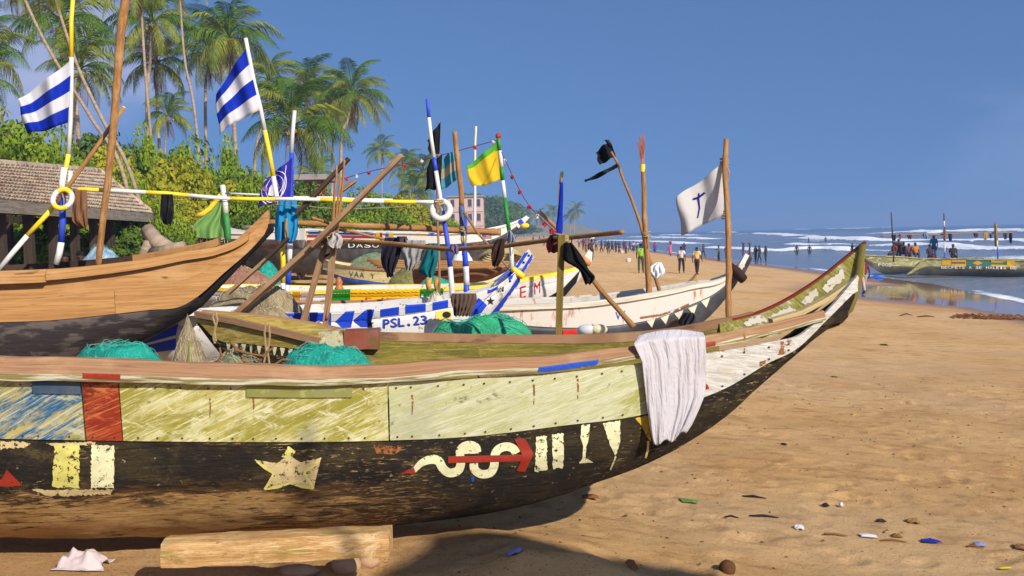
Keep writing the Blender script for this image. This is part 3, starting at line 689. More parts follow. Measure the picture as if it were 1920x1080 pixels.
decal(BV, None, MARKC, FC, 'paint_drip', .005, mesh2d=ribbon([(1154, 855), (1150, 866), (1144, 880)], 3)); decal(BV, None, MARKY, FC, 'paint_drip', .005, mesh2d=ribbon([(1215, 826), (1214, 842), (1210, 858)], 4))
decal(BV, [(1010, 689), (1122, 674.5), (1120, 689), (1008, 700)], MARKB, FC, 'painted_rail_band', .004); decal(BV, [(155, 700), (226, 702), (226, 711), (155, 709)], MARKR, FC, 'painted_rail_band', .004)
decal(BV, [(1321, 643), (1341, 640), (1342, 654), (1322, 658)], MARKR, FC, 'painted_rail_band', .004); decal(BV, [(1318, 708), (1330, 728), (1318, 732)], MARKR, FC, 'painted_wedge', .004)
decal(BV, [(700, 834), (760, 838), (740, 852), (706, 850)], MARKT, FC, 'rust_stain', .003); decal(BV, [(1462, 634), (1484, 628), (1478, 646), (1470, 664), (1458, 666), (1464, 650)], MARKT, FC, 'rust_stain', .003)
decal(BV, [(1424, 678), (1440, 674), (1438, 684), (1424, 690)], MARKT, FC, 'rust_stain', .003)
decal(BV, [(608, 901), (614, 901), (613, 911), (609, 910)], MARKB, FC, 'paint_drip', .004) if False else None
decal(BV, [(883, 894), (889, 893), (888, 903), (884, 902)], MARKB, FC, 'paint_drip', .004)
# moss and scraped patches where the black has gone from the joint
for poly in ([(0, 826), (60, 830), (50, 838), (0, 842)], [(86, 830), (180, 829), (176, 835), (100, 837)], [(60, 918), (215, 917), (206, 926), (90, 930)]):
    decal(BV, poly, MARKW, FC, 'scraped_patch', .003, sub=4)
PEELW = chipped('peeled_bare_white', C(206, 198, 180), 10, .58)
for poly in ([(1392, 604), (1428, 590), (1440, 602), (1400, 612)], [(1440, 596), (1480, 575), (1492, 580), (1462, 598)], [(1500, 566), (1530, 540), (1536, 552), (1512, 572)], [(1540, 540), (1580, 505), (1584, 520), (1552, 550)]): decal(BVF, poly, PEELW, FC, 'peeled_patch', .004, sub=4)
decal(BV, [(1340, 652), (1384, 646), (1362, 658), (1342, 662)], MARKT, FC, 'rust_stain', .003, sub=2)
NAIL = flat('rusty_nail', C(84, 48, 30), .8)
for k in range(34):                                    # nails along the planks, rust below some of them
    x = 30 + k * 44 + random.uniform(-9, 9); u_ = H.S(x, 720)
    if x > 1500: break
    if 1190 < x < 1330: continue
    for ln, dy in ((railb, .035), (chine, -.03)):
        q = H.pt(u_, float(H.b(u_)), float(ln(u_)) - dy); v_ = q - CAM; w_ = v_.dot(fwd); nx_ = 960 + F * v_.dot(right) / w_; ny_ = 540 - F * v_.dot(upv) / w_
        decal(BV, circle(nx_, ny_, 2.0, 2.0, 8), NAIL, FC, 'nail', .006)
    if k % 7 == 3 or k in (8, 22): decal(BV, None, MARKT, FC, 'rust_streak', .0035, mesh2d=ribbon([(nx_, ny_ - 78), (nx_ + 1, ny_ - 62), (nx_, ny_ - 40)], [3.5, 3, 1.2]))

# ================================================================== other canoes
def simple_canoe(name, label, hull, lines, mats, s0, s1, prow=None, rail=(.05, .05), cols=90, group=None, railmat=None, railk=None, inner=None, rows=(5, 8), kk=(1.0, .95, .35), far=True, base=None):
    """lines: gunwale, chine, keel (callables); mats: strake, log"""
    g, c, k = lines; T = thing(name, label, 'canoe', base if base is not None else hull.pt((s0 + s1) / 2, 0, float(k((s0 + s1) / 2))), group)
    objs = []
    mb = MB(); hull.surf(mb, s0, s1, g, kk[0], c, kk[1], rows[0], cols, 1.1, 1, .01, .035); st = mb.build('side_strake', mats[0], T); objs.append(st)
    mb = MB(); hull.surf(mb, s0, s1, c, kk[1], k, kk[2], rows[1], cols, 2.4, 1, 0, .04, jag=.006); lg = mb.build('dugout_log', mats[1], T, smooth=True); objs.append(lg)
    if far:
        mb = MB(); hull.surf(mb, s0, s1, g, kk[0], c, kk[1], 3, cols // 2, 1.1, -1, .01, .035); mb.build('side_strake', inner or mats[0], T)
        mb = MB(); hull.surf(mb, s0, s1, c, kk[1], k, kk[2], 6, cols // 2, 2.4, -1, 0, .04); mb.build('dugout_log', mats[1], T, smooth=True)
    us = np.linspace(s0, s1, cols // 2); mb = MB()
    mb.grid([[hull.pt(u, o * float(hull.b(u)) * kk[2] * 1.01, float(k(u)) - (.01 if o == 0 else 0)) for o in (1, 0, -1)] for u in us], 0, None, flip=True); mb.build('keel_board', mats[1], T)
    if rail:
        w, h = rail; rm = railmat or mats[0]
        pr = [(w * .7, -h * .7), (w * .7, h * .3), (-w * .3, h * .35), (-w * .3, -h * .7)]
        for sd in ((1, -1) if far else (1,)):
            mb = MB(); hull.sweep(mb, s0, railk if railk is not None else s1, g, 1.0, pr, sd, cols, 0, None, .004); r = mb.build('gunwale_rail', rm, T)
            if sd == 1: objs.append(r)
    return T, objs
def prism(mb, poly, D, th, mi=0, D2=None):
    """a board of real thickness whose outline is read off the photograph at distance D"""
    n = len(poly); a = [P(x, y, D if D2 is None else D + (D2 - D) * (x - poly[0][0]) / (poly[-1][0] - poly[0][0] + 1e-6)) for x, y in poly]; b = [q + Vector((0, th, 0)) for q in a]
    mb.add(a + b, [tuple(range(n)), tuple(range(2 * n - 1, n - 1, -1))] + [((i + 1) % n, i, n + i, n + (i + 1) % n) for i in range(n)], mi); return mb

# ---- the new wooden canoe on the left
HT = Hull((-9.6, 10.3), (-2.44, 10.75), beamf(.85, 2.6, 7.18, .03, 2.0, stern=2.0))
tg = HT.line([(0, 517), (100, 513), (200, 503), (280, 492), (347, 479), (410, 468), (455, 450), (505, 408)], 1.0, [(0, 3.25)])
tc = HT.line([(0, 604), (100, 600), (200, 590), (280, 581), (345, 572), (372, 555), (420, 512), (472, 466), (504, 430)], .95, [(0, 2.85)])
tk = HT.line([(0, 745), (100, 712), (180, 676), (230, 655), (300, 622), (350, 590), (378, 560), (424, 518), (478, 466), (506, 436)], .4, [(0, 2.4)])
m = Mt('charred_black_hull', C(52, 46, 46), .85, .2); m.mix(m.rng(m.noise(7, (.6, 1.6, 1), detail=8), .48, .62, 0, .8), C(96, 86, 80)); m.mix(m.rng(m.noise(3, (.3, 4, 1), detail=8, off=5), .6, .7), C(28, 24, 24)); m.bump(m.noise(14, (.4, 2, 1), detail=8), .8, .015)
CHAR = m.m
sT1 = HT.S(505, 420, .5)
TC = thing('wooden_canoe', 'unpainted new tan plank canoe with black bottom on the left', 'canoe', HT.pt(3, 0, 2.0))
mid1 = lambda u: tg(u) - .02 + (tc(u) - tg(u)) * .30; mid2 = lambda u: tg(u) - .02 + (tc(u) - tg(u)) * .58
def lerpl(a, b, t): return lambda u: a(u) * (1 - t) + b(u) * t
TANS = []
for (x0, x1, ta, tb) in ((-300, 500, 0, .5), (-300, 214, .503, 1.0), (215, 500, .503, 1.0)):
    a = max(.3, HT.S(x0, 560)); b = min(sT1, HT.S(x1, 560)) if x1 < 450 else sT1
    mb = MB(); HT.surf(mb, a, b, lerpl(tg, tc, ta), 1.0 - .05 * ta, lerpl(tg, tc, tb), 1 - .05 * tb, 4, 50, 1.0, 1, .01 + .003 * (x0 > 100), .03); TANS.append(mb.build('side_plank', TANWOOD, TC))
mb = MB(); HT.surf(mb, .2, HT.S(372, 556, .8), tc, .95, tk, .35, 10, 70, 2.4, 1, 0, .05, jag=.01); mb.build('dugout_log', CHAR, TC, smooth=True)
mb = MB(); HT.surf(mb, .2, HT.S(372, 556, .8), tc, .95, tk, .35, 8, 40, 2.4, -1, 0, .05); mb.build('dugout_log', CHAR, TC, smooth=True)
mb = MB(); us = np.linspace(.2, HT.S(372, 556, .8), 40); mb.grid([[HT.pt(u, o * float(HT.b(u)) * .352, float(tk(u)) - (.01 if o == 0 else 0)) for o in (1, 0, -1)] for u in us], 0, None, flip=True); mb.build('keel_board', CHAR, TC)
mb = MB(); HT.surf(mb, .3, sT1, tg, 1.0, tc, .95, 3, 40, 1.0, -1, 0, .035); mb.build('side_plank', GREYWOOD, TC)
tr = [(.10, -.068), (.10, .0), (.04, .05), (-.05, .052), (-.05, -.068)]
s92 = HT.S(92, 514)
mb = MB(); HT.sweep(mb, .2, s92 - .004, tg, 1.0, [(a, b - .006) for a, b in tr], 1, 40, 0); mb.build('gunwale_rail', TANWOOD, TC)
mb = MB(); HT.sweep(mb, s92, HT.S(468, 462), tg, 1.0, tr, 1, 70, 0, lambda u: 1 if u < 4 else max(.62, 1 - .12 * (u - 4))); mb.build('gunwale_rail', TANWOOD, TC)
tfar = HT.line([(0, 503), (120, 496), (250, 484), (330, 470), (410, 452), (460, 430), (500, 402)], -1.0, [(0, 3.3)])
mb = MB(); HT.sweep(mb, .2, HT.S(250, 484, -1), tfar, 1.0, [(.05, -.05), (.05, .03), (-.04, .03), (-.04, -.05)], -1, 50); mb.build('gunwale_rail', DARKWOOD, TC)
mb = MB(); HT.sweep(mb, HT.S(250, 484, -1) + .004, HT.S(411, 452, -1), tfar, 1.0, [(.05, -.045), (.05, .03), (-.04, .03), (-.04, -.045)], -1, 50); mb.build('gunwale_rail', TANWOOD, TC)
# bow boards, black stem
yb = HT.pt(sT1, 0, 0).y
mb = MB(); prism(mb, [(405, 468), (440, 452), (470, 425), (503, 393), (505, 423), (496, 428), (486, 431), (468, 446), (444, 462)], yb + .06, .05); bwo = mb.build('bow_board', TANWOOD, TC)
mb = MB(); prism(mb, [(448, 466), (464, 448), (482, 434), (498, 424), (499, 430), (488, 446), (470, 464)], yb - .02, .05); mb.build('bow_board', chipped('peeled_orange_paint', C(206, 110, 50), 16, .9) if False else paint('peeled_orange', C(206, 112, 52), C(214, 190, 150), .5, sc=9), TC)
mb = MB(); mb.tube([P(350, 586, yb - .14), P(372, 566, yb - .12), P(424, 514, yb - .05), P(476, 460, yb), P(507, 428, yb), P(506, 420, yb)], [.05, .075, .06, .06, .055, .05], 8, flat=.8); mb.build('stem_post', wood('black_stem', [C(34, 30, 30), C(24, 22, 22), C(60, 52, 46), C(44, 38, 36)], (.3, 5, 5), 6), TC, smooth=True)

# ---- small olive canoe with painted teeth, tucked between
HO = Hull((-2.78, 9.35), (.9, 8.85), beamf(.42, 2.2, 3.7, .05, 2, stern=1.6))
og = HO.line([(364, 586), (440, 600), (520, 618), (612, 640), (720, 656)], 1.0, [(2.4, 2.42), (3.6, 2.4)]); oc = HO.line([(372, 602), (400, 632), (460, 644), (545, 652), (640, 664)], .95, [(2.4, 2.3), (3.6, 2.25)])
ok_ = lambda u: oc(u) - .42 * np.clip((np.asarray(u) + .05) / .8, .12, 1) * np.clip((3.75 - np.asarray(u)) / .8, .1, 1)
OLV2 = plankmat('yellow_olive_plank', C(168, 142, 66), C(140, 118, 46), C(112, 102, 36), C(188, 168, 100), 0, .5, 4.5)
OT, oo = simple_canoe('olive_canoe', 'small mossy olive canoe with white painted teeth behind the nearest canoe', HO, (og, oc, ok_), (OLV2, HULLBLK), .03, 3.64, railmat=BROWNRAIL, rail=(.06, .05), cols=50)
bv = bvh_of(oo)
for i in range(12):
    x = 424 + i * 14.5; y = 640 + i * 1.5
    decal(bv, [(x, y + 1), (x + 9, y + 2), (x + 5.5, y + 17), (x + 3, y + 17)], MARKC, OT, 'painted_tooth', .004, sub=1)
ropes = [[(402, 584), (399, 596), (404, 610), (400, 634), (403, 644)], [(404, 585), (408, 600), (402, 622), (405, 640)], [(498, 606), (496, 625), (499, 660), (495, 680)], [(504, 606), (506, 630), (502, 660), (505, 682)]]
for i, rp in enumerate(ropes):
    mb = MB(); mb.tube([P(x, y, HO.pt(HO.S(x, 600), .5, 0).y - .02) for x, y in rp], .008, 5); mb.build('lashing_rope', ROPE, OT)

# ---- blue and white canoe
HB = Hull((-5.6, 11.7), (.28, 12.15), beamf(.7, 3.4, 6.0, .03, 1.8, stern=1.6))
bgl = HB.line([(230, 606), (330, 596), (490, 589), (580, 587.5), (621, 586), (699, 581), (748, 574), (800, 569), (839, 562), (899, 549), (935, 535), (958, 518), (975, 500)], 1.0)
bcl = HB.line([(230, 622), (330, 612), (490, 606), (580, 603), (640, 602), (712, 596), (800, 584), (839, 577), (890, 566), (935, 548), (962, 524), (980, 506)], .97)
bkl = HB.line([(230, 668), (300, 690), (450, 705), (600, 710), (750, 700), (850, 672), (905, 622), (930, 590), (955, 556), (986, 512)], .35)
sB = HB.S(975, 506, .9)
DWHITE = paint('soiled_white_paint', C(204, 200, 196), C(140, 130, 118), .40, sc=5, var=.2)
BT, bo = simple_canoe('blue_striped_canoe', 'white canoe with royal blue blocks and chevrons and a raised striped prow', HB, (bgl, bcl, bkl), (DWHITE, DWHITE), .1, sB, railmat=DWHITE, rail=(.012, .03), cols=90, rows=(4, 10))
bvb = bvh_of(bo)
BL2 = chipped('royal_blue_mark', C(20, 62, 190), 7, .7); BLK2 = chipped('black_mark_fresh', C(24, 22, 24), 7, .75)
for poly in ([(486, 588), (566, 587), (566, 603), (486, 606)], [(581, 587), (621, 586), (621, 613), (581, 615)], [(713, 580), (748, 575), (748, 590), (713, 594)], [(760, 572), (798, 569), (798, 583), (760, 588)], [(811, 567), (840, 562), (840, 576), (811, 581)], [(914, 540), (933, 532), (933, 542), (914, 551)],
             [(648, 584), (665, 583), (643, 602), (658, 614), (641, 614), (629, 602)], [(684, 582), (702, 580), (679, 601), (694, 613), (677, 613), (661, 601)], [(887, 570), (897, 558), (913, 572), (894, 598), (882, 598), (897, 575)]):
    decal(bvb, poly, BL2, BT, 'painted_block', .006)
for poly in ([(232, 634), (300, 622), (335, 606), (330, 628), (250, 650)], [(240, 656), (330, 634), (330, 655), (260, 664)]): decal(bvb, poly, BL2, BT, 'painted_block', .006)
for r_, a_ in ((11, 1.0),):
    decal(bvb, None, chipped('white_mark', C(230, 228, 224), 7, .72), BT, 'painted_scroll', .009, mesh2d=ribbon([(587, 613), (590, 605), (598, 602), (606, 606), (605, 612), (599, 612)], 3.2))
decal(bvb, star(694, 607, 8), BLK2, BT, 'painted_star', .008); decal(bvb, star(919.5, 564.5, 8), BLK2, BT, 'painted_star', .008)
lettering(bvb, 'PSL.23', 718, 616, 84, 16, BLK2, BT, dy=-.10, lift=.007); lettering(bvb, 'PSL.23', 716.5, 614.5, 84, 16, BL2, BT, dy=-.10, lift=.010)
lettering(bvb, 'No1', 931, 550, 14, 9, BLK2, BT, dy=-.35, lift=.008)
decal(bvb, [(817, 584), (846, 580), (846, 600), (817, 602)], chipped('yellow_mark_fresh', C(222, 200, 90), 7, .72), BT, 'painted_panel', .007); decal(bvb, circle(837, 590, 8, 6), BLK2, BT, 'painted_head', .010)
# the raised prow blade with its stripes and yellow lashing
yp = HB.pt(sB, 0, 0).y - .10
mb = MB(); prism(mb, [(951, 516), (991, 466), (1001, 482), (927, 599), (908, 598), (948, 540)], yp, .12); blade = mb.build('prow_blade', DWHITE, BT); bvp = bvh_of(bo + [blade])
for poly in ([(951, 516.5), (986, 471), (991, 474), (957, 524)], [(1001, 482), (930, 602), (908, 602), (955, 544), (997, 476.5)], [(950, 517), (966, 505), (960, 522), (955, 526)]): decal(bvp, poly, BL2, BT, 'prow_stripe', .006)
for x, y in ((991.5, 479), (982, 492), (974, 505), (956, 527)): decal(bvp, star(x, y, 2.8, 6, .6), BLK2, BT, 'prow_star', .008)
mb = MB(); mb.tube([P(960, 503, yp - .06), P(970, 511, yp - .07), P(981, 519, yp - .06)], [.035, .04, .035], 8); mb.build('prow_lashing', YELLOW, BT, smooth=True)

# ---- yellow, green and white canoe
HE = Hull((-5.0, 16.2), (1.12, 15.6), beamf(.7, 3.0, 6.15, .03, 1.8, stern=1.6))
eg = HE.line([(410, 541), (474, 545), (580, 547), (657, 545), (785, 543), (830, 541), (925, 534), (981, 524), (1049, 511), (1087, 498), (1104, 485)], 1.0)
ec = HE.line([(410, 553), (474, 556), (580, 557), (657, 556), (785, 554), (925, 547), (1000, 536), (1060, 522), (1090, 506), (1107, 488)], .97)
ek = HE.line([(410, 580), (474, 600), (600, 610), (800, 612), (940, 592), (1000, 586), (1046, 570), (1070, 545), (1090, 520), (1110, 490)], .35)
sE = HE.S(1104, 488, .9); WH2 = paint('white_hull_paint', C(208, 204, 198), C(150, 138, 124), .38, sc=5, var=.2)
ET, eo = simple_canoe('yellow_green_canoe', 'white canoe with yellow and green painted side and yellow rail', HE, (eg, ec, ek), (WH2, WH2), .05, sE, railmat=YELLOW, rail=(.015, .05), cols=80)
bve = bvh_of(eo); GN2 = chipped('green_mark_fresh', C(20, 125, 35), 7, .74); YL2 = chipped('yellow_mark_strong', C(240, 180, 20), 7, .74); RD2 = chipped('red_mark_fresh', C(190, 40, 26), 7, .72)
decal(bve, [(612, 544), (657, 543), (657, 572), (612, 572)], GN2, ET, 'painted_panel', .008); decal(bve, [(657, 543), (787, 540), (787, 572), (657, 572)], YL2, ET, 'painted_panel', .008); decal(bve, [(787, 540), (831, 538), (831, 560), (787, 570)], GN2, ET, 'painted_panel', .008)
decal(bve, [(549, 544), (563, 544), (563, 566), (549, 566)], chipped('ochre_mark_fresh', C(196, 130, 30), 7, .72), ET, 'painted_panel', .008); decal(bve, [(565, 544), (586, 544), (586, 566), (565, 566)], chipped('lilac_mark', C(196, 180, 190), 7, .72), ET, 'painted_panel', .008)
lettering(bve, 'E.M', 684, 568, 46, 10, RD2, ET, lift=.012); lettering(bve, 'E M', 974, 560, 40, 22, RD2, ET, dy=-.3, lift=.008)
decal(bve, [(1088, 506), (1080, 530), (1050, 566), (1010, 575), (1022, 560), (1056, 540)], BLK2, ET, 'painted_bow', .006)
decal(bve, [(975, 580), (1002, 565), (1024, 562), (1010, 576)], RD2, ET, 'painted_wedge', .008)
ye = HE.pt(sE, 0, 0).y - .06; mb = MB(); prism(mb, [(1086, 495), (1104, 468), (1111, 473), (1110, 490), (1098, 508)], ye, .1); mb.build('prow_blade', WHITE, ET)
mb = MB(); mb.tube([P(1091, 483, ye - .05), P(1099, 490, ye - .06), P(1106, 496, ye - .05)], [.04, .05, .04], 7); mb.build('prow_lashing', ORANGE, ET, smooth=True)

# ---- rust streaked white canoe with black teeth on the bow
HW = Hull((-2.2, 13.3), (2.88, 13.9), beamf(.7, 1.6, 5.1, .03, 1.9, stern=1.6))
wg = HW.line([(800, 580), (930, 576), (1000, 573), (1100, 568), (1200, 555), (1300, 535), (1366, 516), (1392, 494)], 1.0)
wc = HW.line([(800, 606), (930, 604), (1008, 612), (1090, 614), (1171, 608), (1225, 598), (1293, 572), (1347, 545), (1380, 515), (1398, 496)], .95)
wk = HW.line([(800, 690), (930, 690), (1100, 668), (1200, 640), (1260, 625), (1307, 612), (1334, 590), (1374, 542), (1402, 499)], .35)
sW = HW.S(1394, 497, .9)
m = Mt('rusty_white_paint', C(200, 192, 182), .7, .25); m.mix(m.rng(m.noise(6, (1, 1, 1), detail=8), .55, .7, 0, .7), C(176, 162, 146)); m.mix(m.rng(m.noise(5, (2.4, .5, 1), detail=8, off=4), .58, .68, 0, .85), C(166, 98, 44)); m.mix(m.rng(m.noise(3.4, (1, 1, 1), detail=7, off=12), .66, .72, 0, .8), C(110, 170, 186)); m.bump(m.noise(20, detail=7), .4, .008)
RUSTW = m.m; DARKB = paint('blue_black_paint', C(44, 46, 52), C(86, 78, 72), .35, sc=4)
WT, wob = simple_canoe('rusty_white_canoe', 'rust streaked white canoe with black teeth painted along its bow', HW, (wg, wc, wk), (RUSTW, DARKB), .05, sW, railmat=wood('whitewashed_rail', [C(216, 210, 196), C(180, 165, 140), C(110, 90, 66), C(206, 196, 176)], (.3, 7, 7), 5), rail=(.07, .06), cols=90)
bvw = bvh_of(wob); TOOTH = chipped('tooth_white', C(214, 206, 178), 9, .66)
for i, (x, y) in enumerate(((1212, 602), (1238, 596), (1264, 588), (1290, 578), (1314, 565))):
    decal(bvw, [(x, y), (x + 17, y - 7), (x + 10, y + 12)], TOOTH, WT, 'painted_tooth', .006)
lettering(bvw, 'W', 1152, 600, 22, 15, BL2, WT, dy=-.15); decal(bvw, None, MARKT, WT, 'rust_streak', .006, mesh2d=ribbon([(1200, 596), (1240, 590), (1275, 578), (1292, 570)], 4))
decal(bvw, [(1055, 618), (1080, 617), (1084, 626), (1056, 628)], RD2, WT, 'painted_mark', .006)
yw = HW.pt(sW, 0, 0).y - .06; mb = MB(); prism(mb, [(1376, 515), (1398, 475), (1405, 479), (1384, 520)], yw - .02, .1, 0); prism(mb, [(1384.5, 520), (1405.5, 479), (1411, 484), (1392, 523)], yw, .1, 1); mb.build('prow_post', [WHITE, BLACK], WT)
mb = MB(); mb.tube([P(1366, 498, yw - .1), P(1380, 510, yw - .12), P(1395, 525, yw - .1)], [.055, .075, .06], 8); mb.build('prow_cleat', wood('tarred_wood', [C(58, 42, 36), C(40, 30, 28), C(26, 20, 20), C(80, 60, 50)], (.3, 5, 5), 6), WT, smooth=True)

# ---- low olive canoe behind it
HL = Hull((-1.0, 17.6), (3.06, 17.4), beamf(.55, 1.8, 4.1, .03, 1.9, stern=1))
lg_ = HL.line([(880, 572), (1000, 570), (1100, 566), (1180, 560), (1240, 550), (1285, 537), (1300, 524), (1307, 514)], 1.0); lc_ = HL.line([(880, 588), (1100, 580), (1240, 563), (1290, 548), (1307, 522)], .95); lk_ = HL.line([(880, 620), (1100, 612), (1240, 590), (1290, 560), (1308, 524)], .35)
simple_canoe('low_olive_canoe', 'low brown olive canoe with pointed bow lying behind the rusty white one', HL, (lg_, lc_, lk_), (OLV2, CHAR), .05, HL.S(1306, 518, .8), railmat=GREYWOOD, cols=50)

# ---- cream and blue canoe with dark letters, stern to the left
HV = Hull((-4.75, 26.6), (.2, 25.6), beamf(.75, 3.2, 5.2, .05, 2, stern=1.8))
vg = HV.line([(608, 488), (625, 494), (680, 502), (740, 506), (850, 506), (930, 500)], 1.0, [(5.05, 3.0)]); vc = HV.line([(610, 506), (640, 518), (680, 525), (746, 533), (850, 534), (930, 524)], .95, [(5.05, 2.8)]); vk = HV.line([(612, 508), (645, 535), (690, 552), (760, 560), (860, 558), (930, 546)], .35, [(5.05, 2.3)])
CREAM3 = plankmat('cream_yellow_paint', C(216, 200, 150), C(196, 178, 106), C(150, 140, 60), C(226, 214, 180), 0, .3, 3); BLUEH = paint('blue_hull_paint', C(24, 70, 170), C(50, 60, 120), .3)
VT, vo = simple_canoe('cream_blue_canoe', 'cream canoe with dark letters and bright blue bottom further up the sand', HV, (vg, vc, vk), (CREAM3, BLUEH), .1, 5.0, railmat=GREYWOOD, cols=50); bv = bvh_of(vo)
lettering(bv, 'VAA Y', 654, 518, 50, 10, paint('slate_letter', C(60, 70, 80), None), VT, dy=.10, lift=.01)

# ---- brown canoe beyond the yellow one
HR = Hull((-2.1, 22.4), (.1, 22.0), beamf(.5, 1.2, 2.2, .05, 2, stern=.6))
hg = HR.line([(690, 500), (780, 503), (860, 504), (930, 500), (955, 492)], 1.0, [(2.2, 2.95)]); hc = HR.line([(690, 508), (780, 514), (860, 515), (930, 508), (955, 498)], .95, [(2.2, 2.86)]); hk = HR.line([(690, 520), (780, 532), (860, 532), (930, 518), (958, 500)], .35, [(2.2, 2.8)])
BRN = wood('reddish_brown_hull', [C(122, 84, 60), C(100, 68, 48), C(70, 48, 36), C(140, 104, 76)], (.3, 5, 5), 4)
simple_canoe('brown_canoe', 'plain brown canoe loaded with bamboo behind the hanging clothes', HR, (hg, hc, lambda u: hk(u)), (BRN, BRN), .05, 2.18, railmat=GREYWOOD, cols=40)

# ---- long white canoe with flags and colour blocks
HD = Hull((-10.2, 40.6), (.42, 39.0), beamf(1.0, 7.0, 10.7, .04, 2, stern=2))
dg = HD.line([(470, 424), (560, 430), (640, 433), (760, 435), (880, 434), (920, 428), (955, 420), (978, 411)], 1.0); dc = HD.line([(470, 448), (560, 452), (640, 454), (760, 456), (880, 455), (930, 446), (960, 430), (980, 415)], .97); dk = HD.line([(470, 500), (560, 512), (760, 516), (880, 505), (930, 470), (965, 436), (984, 416)], .35)
DT, do = simple_canoe('flag_painted_canoe', 'long white canoe with red stripes, colour blocks and a small painted flag', HD, (dg, dc, dk), (WHITE, paint('grey_black_hull', C(60, 56, 56), C(110, 96, 84), .35)), .1, HD.S(978, 413, .9), railmat=WHITE, rail=(.1, .08), cols=90); bvd = bvh_of(do)
fl_ = lambda n, c: chipped(n, c, 4, .8)
dR = fl_('stripe_red', C(150, 44, 40)); dB = fl_('stripe_blue', C(40, 90, 180)); dY = fl_('stripe_yellow', C(230, 190, 30)); dW = fl_('letter_white', C(230, 226, 220)); dK = fl_('band_black', C(46, 42, 44))
for poly, mt in (([(563, 432), (568, 432), (568, 452), (563, 452)], dR), ([(568, 433), (575, 433), (575, 451), (568, 451)], dY), ([(579, 432), (700, 435), (700, 441), (579, 439)], dB), ([(576, 440), (705, 442), (705, 447), (576, 445)], dR), ([(576, 450), (705, 451), (705, 456), (576, 455)], dR),
                 ([(705, 436), (712, 436), (712, 457), (705, 457)], dY), ([(712, 436), (717, 436), (717, 457), (712, 457)], dR), ([(723, 436), (729, 436), (729, 444), (723, 444)], dB), ([(729, 436), (738, 436), (738, 444), (729, 444)], dY), ([(784, 436), (802, 436), (802, 442), (784, 442)], dY), ([(802, 436), (818, 436), (818, 442), (802, 442)], dB), ([(818, 436), (832, 436), (832, 442), (818, 442)], dR),
                 ([(580, 456), (905, 458), (905, 466), (580, 466)], dK), ([(887, 457), (898, 457), (898, 463), (887, 463)], dR)):
    decal(bvd, poly, mt, DT, 'painted_block', .01 if mt is not dK else .008, cell=14)
lettering(bvd, 'DASO', 652, 464, 60, 8, dW, DT, lift=.02)
for i in range(6): decal(bvd, [(904, 438.5 + i * 1.7), (922, 437.5 + i * 1.7), (922, 438.4 + i * 1.7), (904, 439.4 + i * 1.7)], dR, DT, 'flag_stripe', .012)
decal(bvd, [(904, 438), (911, 437.6), (911, 443), (904, 443.4)], dB, DT, 'flag_canton', .016)
for x, y in ((915, 460), (928, 458), (941, 455)): decal(bvd, circle(x, y, 6.3, 8.5), dK, DT, 'painted_disc', .014)
yd = HD.pt(HD.S(978, 413, .9), 0, 0).y; mb = MB(); prism(mb, [(966, 420), (986, 404), (993, 408), (982, 420), (972, 428)], yd - .1, .2); mb.build('prow_blade', WHITE, DT); mb = MB(); prism(mb, [(971, 414), (977, 410), (983, 418), (977, 421)], yd - .15, .3); mb.build('prow_lashing', BLUE, DT)
mb = MB(); mb.ball(P(984, 423, yd - .1), .12, squash=(1.4, 1, .8)); mb.build('prow_float', YELLOW, DT, smooth=True)
# ---- white canoe by the shrubs, half hidden by a green net
HS = Hull((-13.2, 38.6), (-7.4, 36.2), beamf(.8, 3.4, 6.2, .2, 2, stern=1.6))
sg = HS.line([(316, 416), (345, 421), (400, 433), (450, 436), (520, 432), (562, 430)], 1.0); sc_ = HS.line([(318, 424), (345, 440), (400, 447), (460, 448), (562, 450)], .97); sk = HS.line([(320, 430), (345, 452), (400, 464), (470, 468), (562, 466)], .4)
ST, so_ = simple_canoe('white_lettered_canoe', 'white canoe with coloured balls and white letters below the shrubs', HS, (sg, sc_, sk), (WHITE, paint('brown_black_hull', C(70, 56, 50), C(120, 96, 76), .4)), HS.S(318, 422), HS.S(560, 440), railmat=WHITE, rail=(.08, .07), cols=50); bvs = bvh_of(so_)
for x, y, mt in ((342.5, 434.5, dR), (352.5, 436.5, dY), (361.5, 438, dB)): decal(bvs, circle(x, y, 4.2, 4.6), mt, ST, 'painted_ball', .015)
decal(bvs, [(378, 447), (429, 448.5), (429, 458), (378, 456)], dK, ST, 'painted_band', .008, cell=14); lettering(bvs, 'KAHAED', 375, 455.5, 54, 7.5, dW, ST, dy=.02, lift=.02)

# ---- the two crowded canoes at the water's edge
HF1 = Hull((34.0, 74.5), (25.0, 72.6), beamf(.9, 5.5, 9.2, .05, 2, stern=2)); f1g = HF1.line([(1619, 478), (1640, 479), (1700, 482), (1735, 485), (1800, 486)], 1.0, [(0, 1.3)]); f1c = HF1.line([(1619, 484), (1640, 494), (1700, 499), (1735, 500), (1800, 500)], .96, [(0, .9)]); f1k = HF1.line([(1620, 488), (1634, 500), (1652, 511), (1700, 513), (1735, 512), (1800, 512)], .4, [(0, .2)])
YG = plankmat('yellow_green_paint', C(176, 168, 112), C(140, 128, 48), C(78, 80, 42), C(200, 192, 160), 0, .75, 1.3); OLB = paint('olive_black_hull', C(64, 60, 42), C(104, 92, 60), .4, sc=1.5)
F1T, f1o = simple_canoe('crowded_canoe', 'yellow green canoe marked with white letters at the water edge, bow toward the beach', HF1, (f1g, f1c, f1k), (YG, OLB), HF1.S(1800, 490), HF1.S(1619.5, 484), railmat=YG, rail=(.1, .08), cols=50); bv = bvh_of(f1o)
lettering(bv, 'FOOD', 1646, 499, 26, 6, dW, F1T, lift=.04, dy=.03)
